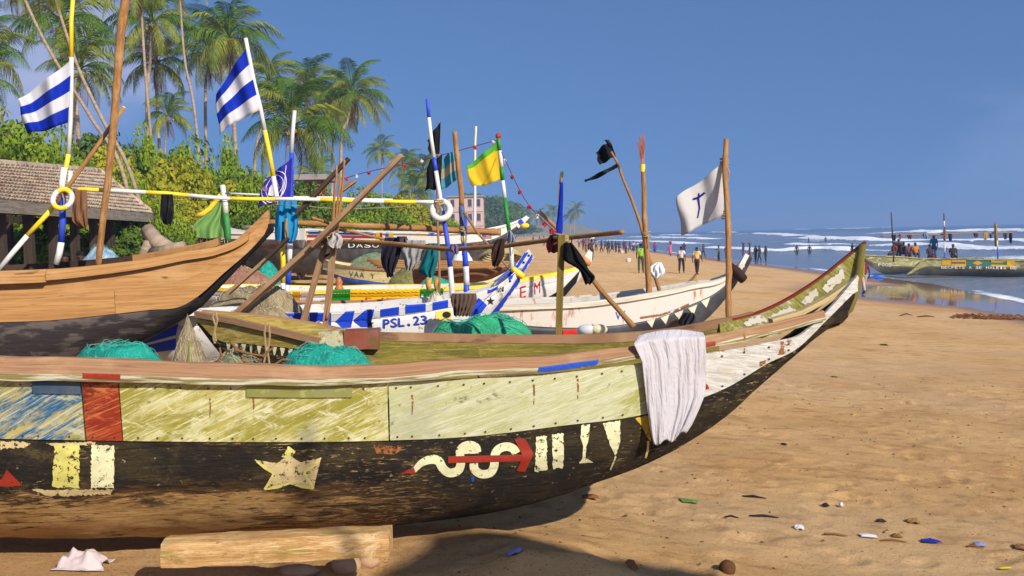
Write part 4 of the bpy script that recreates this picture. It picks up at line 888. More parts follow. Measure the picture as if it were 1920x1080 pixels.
HF2 = Hull((41, 66.5), (25.6, 67.8), beamf(1.0, 9, 15.4, .05, 2, stern=2)); f2g = HF2.line([(1703, 514), (1718, 499), (1734, 486), (1760, 485), (1800, 485), (1860, 486), (1925, 488)], 1.0, [(0, 1.4)]); f2c = HF2.line([(1702, 516), (1716, 508), (1734, 500), (1760, 500), (1860, 501), (1925, 502)], .96, [(0, .8)]); f2k = HF2.line([(1700, 517), (1716, 515), (1740, 516), (1860, 519), (1925, 520)], .4, [(0, 0)])
F2T, f2o = simple_canoe('painted_seine_canoe', 'long canoe with yellow and green panels and white lettering at the water edge', HF2, (f2g, f2c, f2k), (YG, OLB), .1, HF2.S(1701, 516, .9), railmat=YG, rail=(.1, .08), cols=60); bv = bvh_of(f2o)
pY = fl_('panel_yellow', C(214, 160, 20)); pG = fl_('panel_green', C(60, 110, 90)); pV = fl_('panel_violet', C(100, 70, 110)); pO = fl_('panel_orange', C(206, 140, 50))
for poly, mt, lf in (([(1766, 487), (1783, 487), (1783, 497), (1766, 497)], pY, .02), ([(1784, 487), (1811, 487), (1811, 500), (1784, 498)], pY, .02), ([(1785, 491), (1810, 491), (1810, 494), (1785, 494)], pV, .035), ([(1811, 487), (1888, 488), (1888, 500), (1811, 500)], pG, .02), ([(1823, 493), (1833, 488.5), (1842, 493), (1833, 497.5)], pO, .035),
                     ([(1858, 487), (1885, 488), (1885, 492), (1858, 492)], pY, .035), ([(1858, 496), (1888, 497), (1888, 500), (1858, 499)], pY, .035), ([(1888, 488), (1903, 488), (1903, 500), (1888, 500)], pY, .02)):
    decal(bv, poly, mt, F2T, 'painted_panel', lf, cell=14)
lettering(bv, 'BECFETS A SE HALEIS BE', 1764, 503.5, 142, 5, dW, F2T, dy=.006, lift=.05)

# ------------------------------------------------------------------ poles, flags, cloths
def pole(name, label, cat, pts, D, r, bands=None, mats=None, n=9, group=None, bamboo=False, wob=.035, cuts=None):
    """pts: pixel path; D: distance at each end; bands: [(t0, t1, material)] one part each"""
    D = (D, D) if isinstance(D, (int, float)) else D; r = (r, r) if isinstance(r, (int, float)) else r
    q = np.array(pts, float); l = np.concatenate([[0], np.cumsum(np.hypot(*np.diff(q, axis=0).T))]); l /= l[-1]
    at = lambda t: P(float(np.interp(t, l, q[:, 0])), float(np.interp(t, l, q[:, 1])), D[0] + (D[1] - D[0]) * t)
    L = (at(1) - at(0)).length
    def seg(t0, t1, mb):
        k = max(3, int((t1 - t0) * L / (.045 if bamboo else .2))); ts = list(np.linspace(t0, t1, k)); ps = []; rs = []
        for t in ts:
            p = at(t); p = p + Vector((wob * (float(vnoise(t * 6, len(name))) - .5), 0, wob * .6 * (float(vnoise(t * 5 + 9, 3)) - .5))); rr = r[0] + (r[1] - r[0]) * t
            if bamboo:
                ph = (t * L / .32) % 1.0; rr *= 1 + .16 * math.exp(-((ph - .5) / .07) ** 2)
            ps.append(p); rs.append(rr)
        return mb.tube(ps, rs, n, v0=t0 * L)
    if bands is None:
        o = seg(0, 1, MB()).build(name, mats, smooth=True); return tag(o, label, cat, group)
    T = thing(name, label, cat, min((at(0), at(1)), key=lambda v: v.z), group)
    for t0, t1, mt in bands: seg(t0, t1, MB()).build('painted_band', mt, T, smooth=True)
    return T
def bandlist(stops, total):
    return [(a / total, b / total, m) for a, b, m in stops]

def flag(name, label, cat, quad, D, mats, rows=16, cols=26, amp=.06, waves=1.6, sag=0, ph=0, mi=None, group=None, Dfly=None, notch=0):
    """quad: hoist top, fly top, fly bottom, hoist bottom in pixels"""
    a, b, c, d = [np.array(q, float) for q in quad]; pts = []; uvs = []; Df = D if Dfly is None else Dfly
    for i in range(rows + 1):
        v = i / rows; row = []; ur = []
        for j in range(cols + 1):
            u = j / cols; q = (a * (1 - u) + b * u) * (1 - v) + (d * (1 - u) + c * u) * v
            q[1] += sag * math.sin(math.pi * u) * (1 + .4 * math.sin(4 * v)) + notch * 2.0 * math.sin(u * 9 + ph + v * 2.5) * u; q[0] += notch * 1.2 * math.sin(v * 7 + ph) * u
            dd_ = amp * math.sin(2 * math.pi * waves * u + ph + 1.3 * v) * min(1, u * 2.5) + amp * .35 * math.sin(2 * math.pi * waves * 2.3 * u + 3 * v + ph * 2) * u
            row.append(P(q[0], q[1], D + (Df - D) * u + dd_)); ur.append((u * 1.2, 1 - v))
        pts.append(row); uvs.append(ur)
    mb = MB(); mb.grid(pts, mi if mi else 0, uvs); o = mb.build(name, mats, smooth=True); s = o.modifiers.new('thick', 'SOLIDIFY'); s.thickness = .005; s.offset = 0
    return tag(o, label, cat, group)
def cloth(name, label, cat, rows, D, mat, thick=.05, folds=4, amp=.02, nx=22, ny=22, seed=0, group=None, parent=None, belly=1.0):
    """hanging garment: rows [(y, left, right)] in pixels, a front and a back sheet closed at the sides"""
    rows = sorted(rows); y = [r[0] for r in rows]; fl_l = hermite(y, [r[1] for r in rows]); fl_r = hermite(y, [r[2] for r in rows]); F_, B_ = [], []; uf = []
    for i in range(ny + 1):
        py = y[0] + (y[-1] - y[0]) * i / ny; xl = float(fl_l(py)); xr = float(fl_r(py)); a, b, c = [], [], []
        for j in range(nx + 1):
            u = j / nx; x = xl + (xr - xl) * u; w = amp * (math.sin(u * folds * 6.3 + seed + 1.6 * math.sin(i * .17 + seed)) + .5 * math.sin(u * folds * 11 + 2 * seed + i * .21)) * (0.35 + .65 * i / ny)
            e = math.sin(math.pi * u) ** .5 * thick * .5 * belly
            yy = py + (1.2 * math.sin(u * folds * 5 + seed) if i == ny else 0)
            a.append(P(x, yy, D - e + w)); b.append(P(x, yy, D + e + .006 + w)); c.append((u * (xr - xl) * .01, -i / ny * (y[-1] - y[0]) * .01))
        F_.append(a); B_.append(b); uf.append(c)
    mb = MB(); mb.grid(F_, 0, uf, flip=True); mb.grid(B_, 0, uf)
    n = nx + 1; off = (ny + 1) * n
    for i in range(ny):
        mb.f.append((i * n, off + i * n, off + (i + 1) * n, (i + 1) * n)); mb.m.append(0); k = i * n + nx; mb.f.append((k, k + n, off + k + n, off + k)); mb.m.append(0)
    for j in range(nx): mb.f.append((j, j + 1, off + j + 1, off + j)); mb.m.append(0)
    o = mb.build(name, mat, parent, smooth=True)
    return tag(o, label, cat, group) if parent is None else o
def fabric(name, col, sc=3, k=.12, var=.25):
    return flat(name, col, .85, var, sc, k, .25)
FW = fabric('white_flag_cloth', C(226, 224, 226), 2, .35, .15); FB = fabric('blue_flag_cloth', C(16, 50, 180), 2, .3, .2)
stripe = lambda n, rows: (lambda i, j: (i * n // rows) % 2)

# --- striped flag on the left with its tall mast
flag('striped_flag', 'white and blue striped flag at the far left, white stripe on top', 'flag', [(134, 112), (32, 186), (50, 252), (127, 230)], 10.6, [FW, FB], amp=.07, ph=.6, mi=lambda i, j: (i // 4) % 2, notch=1.6, sag=2)
Pm = [(108, 497), (117, 400), (119, 315)]
pole('ring_mast', 'short blue and white mast carrying the striped ring', 'mast', Pm, 10.6, .032, bandlist([(0, 42, WHITE), (42, 128, BLUE), (128, 183, WHITE)], 183))
pole('flag_mast', 'tall thin mast in white and yellow flying the left striped flag', 'mast', [(117, 372), (121, 318), (126, 290), (135, 108), (137, -30)], 10.66, (.024, .02), bandlist([(0, 32, WHITE), (32, 82, YELLOW), (82, 264, WHITE), (264, 402, YELLOW)], 402))
pole('short_peg', 'short white peg beside the striped ring', 'peg', [(126, 366), (131, 321)], 10.62, .02, mats=WHITE)
pole('slanting_mast', 'slanting pole white and yellow below, bare bamboo above, across the shed', 'mast', [(-8, 512), (106, 382), (241, 192)], (10.45, 10.75), (.026, .02), bandlist([(0, 92, WHITE), (92, 172, YELLOW), (172, 393, BAMBOO), (393, 395, YELLOW)], 406), bamboo=False)
pole('bamboo_mast', 'tall bare bamboo mast rising past the top of the picture at left', 'mast', [(187, 500), (200, 360), (207, 280), (221, 130), (236, -20)], 10.5, (.030, .045), mats=BAMBOO, bamboo=True, n=10, wob=.03)
def ring(name, label, px, py, D, Rr, r, mats, split):
    T = thing(name, label, 'ring', P(px, py, D) - Vector((0, 0, Rr)))
    c = P(px, py, D)
    for k in range(split):
        a0 = 2 * math.pi * k / split + .6; a1 = 2 * math.pi * (k + 1) / split + .6
        mb = MB(); mb.tube([c + Vector((math.cos(a) * Rr, .04 * math.sin(a), math.sin(a) * Rr)) for a in np.linspace(a0, a1, 18 if split > 1 else 40)], r, 10, cap=split > 1); mb.build('ring_section', mats[k % len(mats)], T, smooth=True)
    return T
ring('painted_ring', 'yellow and white ring on the short blue mast by the shed', 117, 373, 10.5, .093, .026, [YELLOW, WHITE], 4)
DWH = paint('dirty_white_rubber', C(214, 206, 196), C(170, 156, 140), .35, sc=12)
T_ = ring('tyre_ring', 'dirty white tyre hung on the blue and white mast', 827, 394, 12.05, .098, .036, [DWH], 1)
# long yellow and white yard
yard = [(150, 357), (330, 365), (470, 372), (520, 374), (700, 377), (838, 380)]; tot = 690
pole('painted_yard', 'long yellow and white pole lashed across the masts', 'pole', yard, (10.6, 12.1), .021, bandlist([(0, 44, YELLOW), (44, 120, WHITE), (120, 203, YELLOW), (203, 282, WHITE), (282, 367, YELLOW), (367, 452, WHITE), (452, 515, YELLOW), (515, 570, WHITE), (570, 632, YELLOW), (632, 690, WHITE)], tot), wob=.05)
pole('thin_wire', 'thin sagging line strung below the yellow and white pole', 'line', [(285, 375), (420, 378), (640, 392), (760, 388)], (10.9, 12.2), .004, mats=ROPE, n=5)
pole('rear_yard', 'white pole behind the yellow and white one, running to the blue club flag', 'pole', [(425, 364), (560, 369), (735, 375)], 12.7, .014, mats=WHITE, n=6)
cloth('brown_cloth', 'tan brown trousers hung beside the yellow and white ring', 'trousers', [(356, 137, 163), (380, 137, 164), (405, 135, 164), (416, 137, 165), (428, 156, 162)], 10.6, fabric('tan_brown_cloth', C(132, 92, 62)), .05, 2, .02, seed=1)
cloth('black_cloth', 'crumpled black cloth hanging from the yellow and white pole', 'cloth', [(364, 303, 324), (385, 301, 326), (408, 301, 325), (421, 307, 321)], 10.85, fabric('black_cloth_mat', C(26, 25, 27)), .10, 2, .03, seed=4)
# --- second striped flag
flag('striped_flag', 'blue and white striped flag on the tall white and yellow mast, blue stripe on top', 'flag', [(461, 92), (404, 180), (411, 250), (488, 206)], 11.75, [FB, FW], amp=.06, ph=2.2, mi=lambda i, j: (i // 4) % 2, notch=1.5, sag=-4)
pole('flag_mast', 'tall white and yellow mast flying the second striped flag', 'mast', [(532, 580), (528, 470), (519, 380), (507, 300), (490, 205), (459, 72)], (11.9, 11.75), (.03, .022), bandlist([(0, 48, WHITE), (48, 131, YELLOW), (131, 250, WHITE), (250, 336, YELLOW), (336, 512, WHITE)], 512), wob=.03)
pole('club_mast', 'blue and grey mast of the blue crested flag', 'mast', [(535, 585), (543, 430), (548, 290), (551, 208)], 12.3, (.035, .022), bandlist([(0, 50, WHITE), (50, 90, BLUE), (90, 130, WHITE), (130, 300, BLUE), (300, 378, GREYP)], 378))
cf = flag('crested_flag', 'blue flag with a round white crest on the blue mast', 'flag', [(548, 296), (497, 336), (482, 390), (544, 372)], 12.25, [fabric('deep_blue_cloth', C(52, 46, 160), 2, .25)], amp=.04, ph=1, notch=1.0)
bcf = bvh_of([cf]); CW = fabric('crest_white', C(220, 214, 218), 4, .1, .1); CM = fabric('crest_mauve', C(150, 110, 150), 4, .1, .3)
def ringpts(cx, cy, rx, ry, rot, n=40): return [(cx + rx * math.cos(a) * math.cos(rot) - ry * math.sin(a) * math.sin(rot), cy + rx * math.cos(a) * math.sin(rot) + ry * math.sin(a) * math.cos(rot)) for a in np.linspace(0, 2 * math.pi, n)]
for rx, ry, w in ((20, 31, 1.7), (14.5, 23, 1.1)): decal(bcf, None, CW, cf, 'crest_ring', .008, mesh2d=ribbon(ringpts(514, 350, rx, ry, .45), w), cell=4)
decal(bcf, [(513, 344), (521, 338), (525, 352), (512, 368), (501, 366), (504, 352)], CW, cf, 'crest_beast', .009, cell=4); decal(bcf, circle(497, 354, 3.5, 5), CM, cf, 'crest_rose', .010, cell=4); decal(bcf, circle(521, 350, 3, 4), CM, cf, 'crest_rose', .012, cell=4)
decal(bcf, None, CW, cf, 'flag_line', .008, mesh2d=ribbon([(536, 310), (534, 325), (533, 345), (526, 372)], 1.4), cell=4); decal(bcf, None, CW, cf, 'flag_line', .008, mesh2d=ribbon([(482, 366), (492, 376), (500, 384)], 1.6), cell=4)
m = Mt('sky_blue_shirt_cloth', C(28, 130, 180), .85, .2); m.mix(m.rng(m.noise(30, (1, 3, 1)), .4, .7, 0, .4), C(60, 165, 210)); m.cloth(.1)
cloth('blue_shirt', 'sky blue shirt hanging on the second mast', 'shirt', [(374, 524, 556), (392, 519, 558), (415, 516, 559), (436, 515, 558), (452, 516, 554)], 11.7, m.m, .10, 3, .03, seed=2)
cloth('grey_sock', 'pale cloth strip hanging below the sky blue shirt', 'cloth', [(410, 533, 540), (432, 532, 541), (446, 535, 541)], 11.6, fabric('pale_khaki_cloth', C(150, 140, 110)), .04, 1, .01)

# --- timbers of the drying rack
RK = 'timbers of the drying rack'
def timber(name, label, a, b, D, w, h, mat=GREYWOOD, r=.06):
    D = (D, D) if isinstance(D, (int, float)) else D; mb = MB(); mb.beam(P(a[0], a[1], D[0]), P(b[0], b[1], D[1]), w, h, up=(0, -1, .2), rough=r, seg=6); o = mb.build(name, mat); return tag(o, label, 'timber', RK)
timber('timber', 'long thick plank slanting up to the right across the rack', (438, 594), (612, 438), (11.0, 10.85), .05, .125); timber('timber', 'upper plank of the rack ending in a blunt tip against the sky', (585, 462), (754, 291), (10.75, 10.6), .045, .075)
timber('timber', 'upright post of the rack leaning right, left one of two', (566, 612), (616, 436), (11.05, 10.95), .05, .075); timber('timber', 'upright post of the rack, right one of two', (610, 612), (628, 432), (11.0, 10.9), .05, .07)
timber('timber', 'dark slanting timber behind the rack pointing to the palms', (556, 402), (654, 297), 11.6, .04, .06, DARKWOOD); timber('timber', 'short grey plank leaning on the tan canoe bow, upper one', (541, 446), (500, 486), 10.9, .03, .05, DARKWOOD); timber('timber', 'long grey plank leaning below the tan canoe bow', (520, 468), (428, 550), 11.0, .03, .06)
timber('timber', 'stub of timber beside the upright bamboo of the rack', (637, 360), (665, 339), 11.3, .04, .05)
for a, b, l in (((614, 600), (647, 300), 'thin bamboo of the rack leaning to the right'), ((622, 440), (632, 312), 'thin upright bamboo pole of the rack'), ((627, 436), (639, 330), 'second thin bamboo pole of the rack')):
    tag(pole('bamboo_stick', l, 'bamboo', [a, b], 10.95, (.016, .011), mats=BAMBOO, bamboo=True, n=6, wob=.02), group=RK)
pole('cross_bamboo', 'long bamboo beam crossing behind the white tyre', 'bamboo', [(505, 417), (700, 424), (940, 436)], (12.9, 13.2), (.034, .042), mats=BAMBOO, bamboo=True, wob=.02)
pole('slant_bamboo', 'thin bamboo slanting down to the right from the rack', 'bamboo', [(588, 410), (640, 430), (722, 449)], (11.0, 11.9), .016, mats=BAMBOO, bamboo=True, n=6)
pole('clothes_bamboo', 'bamboo clothes pole running to the right over the olive post', 'bamboo', [(612, 452), (705, 456), (850, 466), (950, 462), (1050, 447), (1171, 436)], (11.6, 8.1), (.026, .018), mats=BAMBOO, bamboo=True, wob=.03)
pole('branch', 'dark forked branch leaning on the right rack post', 'branch', [(604, 486), (640, 460), (663, 446)], 11.0, (.014, .008), mats=DARKWOOD, n=6)
cloth('grey_rag', 'pale grey rag knotted on the rack', 'rag', [(437, 622, 634), (446, 618, 642), (458, 612, 642), (466, 624, 638)], 10.8, fabric('pale_grey_rag', C(186, 176, 170), 6), .10, 2, .03, seed=3)
# --- washing on the bamboo
cloth('dark_jacket', 'dark navy jacket hanging on the bamboo clothes pole', 'jacket', [(445, 722, 750), (462, 717, 754), (484, 714, 748), (502, 718, 742), (512, 724, 738), (520, 725, 738)], 11.3, fabric('navy_cloth', C(38, 34, 48)), .12, 3, .035, seed=5)
cloth('dark_sleeve', 'purple grey cloth draped over the bamboo beside the dark jacket', 'cloth', [(443, 744, 762), (452, 746, 766), (464, 752, 764)], 11.2, fabric('purple_grey_cloth', C(78, 64, 78)), .08, 2, .02, seed=6)
m = Mt('checked_cloth', C(190, 186, 180), .85, .2); ck = m.N.new('ShaderNodeTexChecker'); ck.inputs['Scale'].default_value = 150; ck.inputs['Color1'].default_value = (.5, .48, .46, 1); ck.inputs['Color2'].default_value = (.05, .05, .06, 1); m.L(m.tc.outputs['UV'], ck.inputs['Vector']); m.mix(1.0, ck.outputs[0])
cloth('checked_trousers', 'black and white checked trousers on the bamboo clothes pole', 'trousers', [(450, 756, 798), (470, 752, 796), (490, 758, 786), (506, 760, 776)], 11.2, m.m, .08, 3, .03, seed=7)
cloth('teal_trousers', 'teal trousers hanging on the bamboo clothes pole', 'trousers', [(456, 803, 822), (475, 797, 822), (495, 787, 820), (508, 784, 816), (520, 798, 812)], 11.1, fabric('teal_cloth', C(14, 104, 110)), .10, 2, .03, seed=8)
cloth('purple_rag', 'small purple rag tied on the bamboo', 'rag', [(458, 848, 858), (464, 843, 860), (472, 846, 860), (476, 853, 860)], 10.0, fabric('lilac_rag', C(116, 96, 136)), .06, 2, .02, seed=9)
cloth('burnt_cloth', 'dark brown and black cloth hanging near the striped prow', 'cloth', [(448, 932, 947), (462, 924, 946), (480, 921, 945), (500, 923, 934)], 9.3, fabric('burnt_brown_cloth', C(62, 38, 30), 6), .09, 2, .03, seed=10)
cloth('grey_bow_rag', 'grey striped rag knotted on the green and white mast', 'rag', [(432, 951, 958), (442, 950, 964), (452, 951, 966), (460, 953, 960)], 15.8, fabric('blue_grey_rag', C(130, 138, 152)), .12, 2, .04, seed=11)
# --- middle masts
pole('blue_mast', 'tall blue and white mast carrying the white tyre', 'mast', [(851, 575), (836, 440), (826, 380), (815, 300), (800, 186)], (12.1, 12.15), (.032, .02), bandlist([(0, 75, WHITE), (75, 183, BLUE), (183, 258, WHITE), (258, 284, BLUE), (284, 360, WHITE), (360, 395, BLUE)], 395), wob=.02)
BKF = fabric('black_flag_cloth', C(24, 24, 27), 3, .15)
flag('black_flag', 'torn black flag behind the blue and white mast, upper one', 'flag', [(826, 228), (801, 262), (806, 292), (824, 288)], 12.5, [BKF], amp=.05, notch=1.4); flag('black_flag', 'torn black flag behind the blue and white mast, lower one', 'flag', [(829, 288), (806, 300), (796, 356), (827, 350)], 12.5, [BKF], amp=.06, ph=2, notch=1.6, sag=4)
pole('thin_stick', 'thin brown stick holding the black flags', 'stick', [(824, 560), (822, 420), (824, 228)], 12.55, (.016, .011), mats=GREYWOOD, n=6)
TEAL = fabric('teal_flag_cloth', C(80, 156, 176), 3, .25); SANDF = fabric('beige_flag_cloth', C(190, 176, 150), 3, .25)
flag('teal_flag', 'teal and beige striped flag on a bamboo mast', 'flag', [(857, 279), (828, 297), (826, 358), (858, 336)], 12.6, [TEAL, SANDF], amp=.05, rows=15, mi=lambda i, j: (i // 5) % 2, notch=1.2)
pole('painted_bamboo', 'bamboo mast with blue lower half flying the teal flag', 'mast', [(877, 575), (868, 400), (861, 320), (855, 247)], 12.5, (.036, .028), bandlist([(0, 40, BLUE), (40, 75, GREYP), (75, 120, BLUE), (120, 135, paint('straw_paint', C(200, 186, 130), C(160, 140, 90), .4)), (135, 190, paint('slate_blue_paint', C(64, 82, 120), C(150, 130, 100), .35)), (190, 330, BAMBOO)], 330), bamboo=True)
pole('blue_stub', 'short blue stub leaning against the bamboo mast', 'stub', [(871, 480), (872, 400)], 12.6, .02, mats=BLUE, n=7); pole('leaning_stick', 'pale stick leaning down to the right from the blue stub', 'stick', [(868, 400), (910, 452), (962, 512)], (12.4, 12.2), (.016, .012), mats=GREYWOOD, n=6)
pole('thin_mast', 'thin white mast behind the yellow flag', 'mast', [(889, 440), (890, 340), (892, 237)], 39.5, (.06, .045), bandlist([(0, 100, GREYP), (100, 203, paint('straw_white_paint', C(206, 200, 170), C(180, 170, 130), .4))], 203))
YF = fabric('yellow_flag_cloth', C(250, 224, 62), 2, .6, .08); GF = fabric('lime_flag_cloth', C(96, 180, 50), 2, .35)
flag('yellow_flag', 'yellow flag with a lime green upper edge', 'flag', [(934, 262), (872, 312), (884, 351), (944, 335)], 15.9, [GF, YF], amp=.035, rows=18, mi=lambda i, j: 0 if i < 3 + (j < 3) else 1, notch=1.3, sag=3, ph=.5)
GM_ = pole('green_mast', 'green and white banded mast flying the yellow flag', 'mast', [(961, 515), (956, 440), (945, 340), (934, 256)], 15.9, (.036, .026), bandlist([(0, 75, WHITE), (75, 145, GREEN), (145, 178, WHITE), (178, 205, GREEN), (205, 235, WHITE), (235, 262, GREEN)], 262))
mb = MB(); mb.ball(P(934.5, 255, 15.9), .045); mb.build('knob', RED, GM_, smooth=True)
def bunting(label, pts, D, n):
    T = thing('bunting_line', label, 'bunting', P(*pts[-1], D[-1])); mb = MB(); q = np.array(pts, float); t = np.linspace(0, 1, len(q)); ft = np.linspace(0, 1, 40)
    fx = hermite(t, q[:, 0]); fy = hermite(t, q[:, 1]); pp = [P(float(fx(s)), float(fy(s)), D[0] + (D[1] - D[0]) * s) for s in ft]; mb.tube(pp, .006, 4); mb.build('string', fabric('red_string', C(120, 60, 70)), T)
    for k in range(n):
        p = pp[int((k + .5) / n * 39)]; mb = MB(); mb.ball(p - Vector((0, 0, .02)), .03, 6, 4, jit=.3); mb.build('ribbon_tuft', fabric('red_tuft', C(196, 50, 60)) if k % 4 else FW, T)
bunting('string of red tufts from the yellow flag mast down to the right', [(940, 285), (985, 375), (1030, 425), (1050, 440)], (15.8, 9.5), 9); bunting('string of red tufts from the yellow flag mast to the left', [(934, 262), (850, 285), (770, 305), (690, 322), (640, 336)], (15.9, 17), 10)
# --- right of the middle
OLPOST = wood('olive_post_wood', [C(128, 108, 48), C(104, 86, 40), C(70, 56, 30), C(150, 130, 76)], (.3, 5, 5), 6)
mb = MB(); dO = H.pt(H.S(1047, 640, -1), -float(H.b(H.S(1047, 640, -1))), 0).y + .10; mb.beam(P(1046.5, 662, dO), P(1053, 440, 8.15), .05, .055, up=(0, -1, 0), rough=.04, seg=6); tag(mb.build('olive_post', OLPOST), 'square olive post standing behind the nearest canoe', 'post')
pole('blue_wrapped_stick', 'bamboo wrapped in a furled royal blue flag', 'stick', [(1049, 445), (1051, 400), (1053.5, 322)], 8.2, (.012, .010), bandlist([(0, 100, BAMBOO), (100, 123, BAMBOO)], 123)); cloth('furled_flag', 'royal blue flag furled round its stick on the olive post', 'flag', [(342, 1050, 1056), (370, 1048, 1056), (405, 1045, 1055), (432, 1043, 1055), (441, 1046, 1054)], 8.2, FB, .04, 1, .006, seed=3); cloth('green_tip', 'green rag tied at the tip of the furled blue flag', 'rag', [(321, 1052, 1056), (327, 1050, 1057), (333, 1050, 1055)], 8.2, fabric('green_rag', C(30, 96, 70)), .02, 1, .004)
pole('slant_pole', 'bamboo pole slanting down right across the olive post', 'pole', [(1012, 398), (1060, 448), (1110, 520), (1188, 614)], (8.4, 8.1), (.013, .022), mats=BAMBOO, bamboo=True, n=8)
cloth('red_bag', 'dark red cloth bundled at the olive post', 'cloth', [(440, 1032, 1048), (450, 1026, 1052), (462, 1024, 1050), (474, 1028, 1046)], 8.3, fabric('dark_red_cloth', C(124, 28, 32)), .10, 2, .02, seed=2); cloth('black_drape', 'black cloth wrapped along the slanting pole by the olive post', 'cloth', [(455, 1058, 1072), (470, 1056, 1084), (488, 1057, 1096), (505, 1084, 1104), (520, 1092, 1116), (533, 1097, 1108)], 8.1, fabric('black_drape_mat', C(16, 15, 17)), .08, 2, .025, seed=6)
pole('flag_bamboo', 'bamboo mast of the white flag with a blue cross', 'mast', [(1372, 618), (1364, 480), (1359, 262)], (H.pt(H.S(1371, 606, -1), -float(H.b(H.S(1371, 606, -1))), 0).y + .07, 8.6), (.025, .02), mats=BAMBOO, bamboo=True, n=10)
wf = flag('white_flag', 'white flag with a dark blue cross on a bamboo mast', 'flag', [(1357, 303), (1268, 370), (1279, 440), (1357, 402)], 8.58, [fabric('white_canvas', C(206, 202, 200), 3, .3, .2)], amp=.045, waves=1.2, ph=3.6, notch=1.4, sag=3)
bwf = bvh_of([wf]); NV = fabric('navy_paint_cloth', C(20, 24, 110), 6, .1); decal(bwf, None, NV, wf, 'painted_cross', .007, mesh2d=ribbon([(1310, 362), (1309, 374), (1311, 390), (1307, 409)], [2.5, 4, 3, 2.5]), cell=3); decal(bwf, None, NV, wf, 'painted_cross', .008, mesh2d=ribbon([(1298, 374), (1308, 371), (1322, 361)], [3, 4.5, 4]), cell=3)
pole('broom_pole', 'bamboo pole tipped with a broom of twigs', 'pole', [(1217, 580), (1213, 450), (1205, 308)], (13.5, 13.5), (.042, .026), mats=BAMBOO, bamboo=True, n=10)
T = thing('twig_broom', 'upturned broom of reddish twigs on the bamboo pole', 'broom', P(1205, 312, 13.5)); mb = MB()
for k in range(46):
    x = random.gauss(0, 1); y = random.uniform(250, 272); mb.tube([P(1205 + .6 * x, 314, 13.5), P(1204.5 + 1.6 * x, 300, 13.5 + random.uniform(-.02, .02)), P(1202 + 4.4 * x, y, 13.5 + random.uniform(-.08, .08))], [.004, .0035, .0016], 4)
tw = mb.build('twigs', flat('twig_bristle', C(190, 120, 96), .9), T); tw['kind'] = 'stuff'; mb = MB(); mb.tube([P(1205, 322, 13.5), P(1205, 308, 13.5)], .032, 9); mb.build('binding', YELLOW, T)
pole('black_flag_pole', 'thin bamboo slanting up left to the black flags against the sky', 'pole', [(1243, 565), (1200, 420), (1160, 308), (1146, 285)], 13.9, (.026, .016), mats=BAMBOO, bamboo=True, n=8)
flag('black_flag', 'small black flag at the top of the slanting bamboo', 'flag', [(1146, 268), (1117, 285), (1124, 312), (1155, 294)], 13.9, [BKF], amp=.08, notch=1.5, sag=-4); cloth('black_knot', 'black knot of cloth at the tip of the slanting bamboo', 'rag', [(262, 1133, 1142), (268, 1137, 1145), (274, 1138, 1146)], 13.9, BKF, .05, 1, .01); flag('black_pennant', 'long narrow black pennant below the small black flag', 'flag', [(1160, 304), (1096, 336), (1097, 343), (1162, 312)], 13.9, [BKF], amp=.06, rows=6, notch=1.0, sag=2)
cloth('white_sack', 'white plastic sack hung on the slanting bamboo beside the broom pole', 'sack', [(492, 1230, 1240), (500, 1218, 1244), (510, 1216, 1247), (518, 1222, 1240), (523, 1228, 1232)], 13.7, fabric('white_plastic', C(236, 236, 238), 5, .2, .12), .16, 3, .04, seed=1)
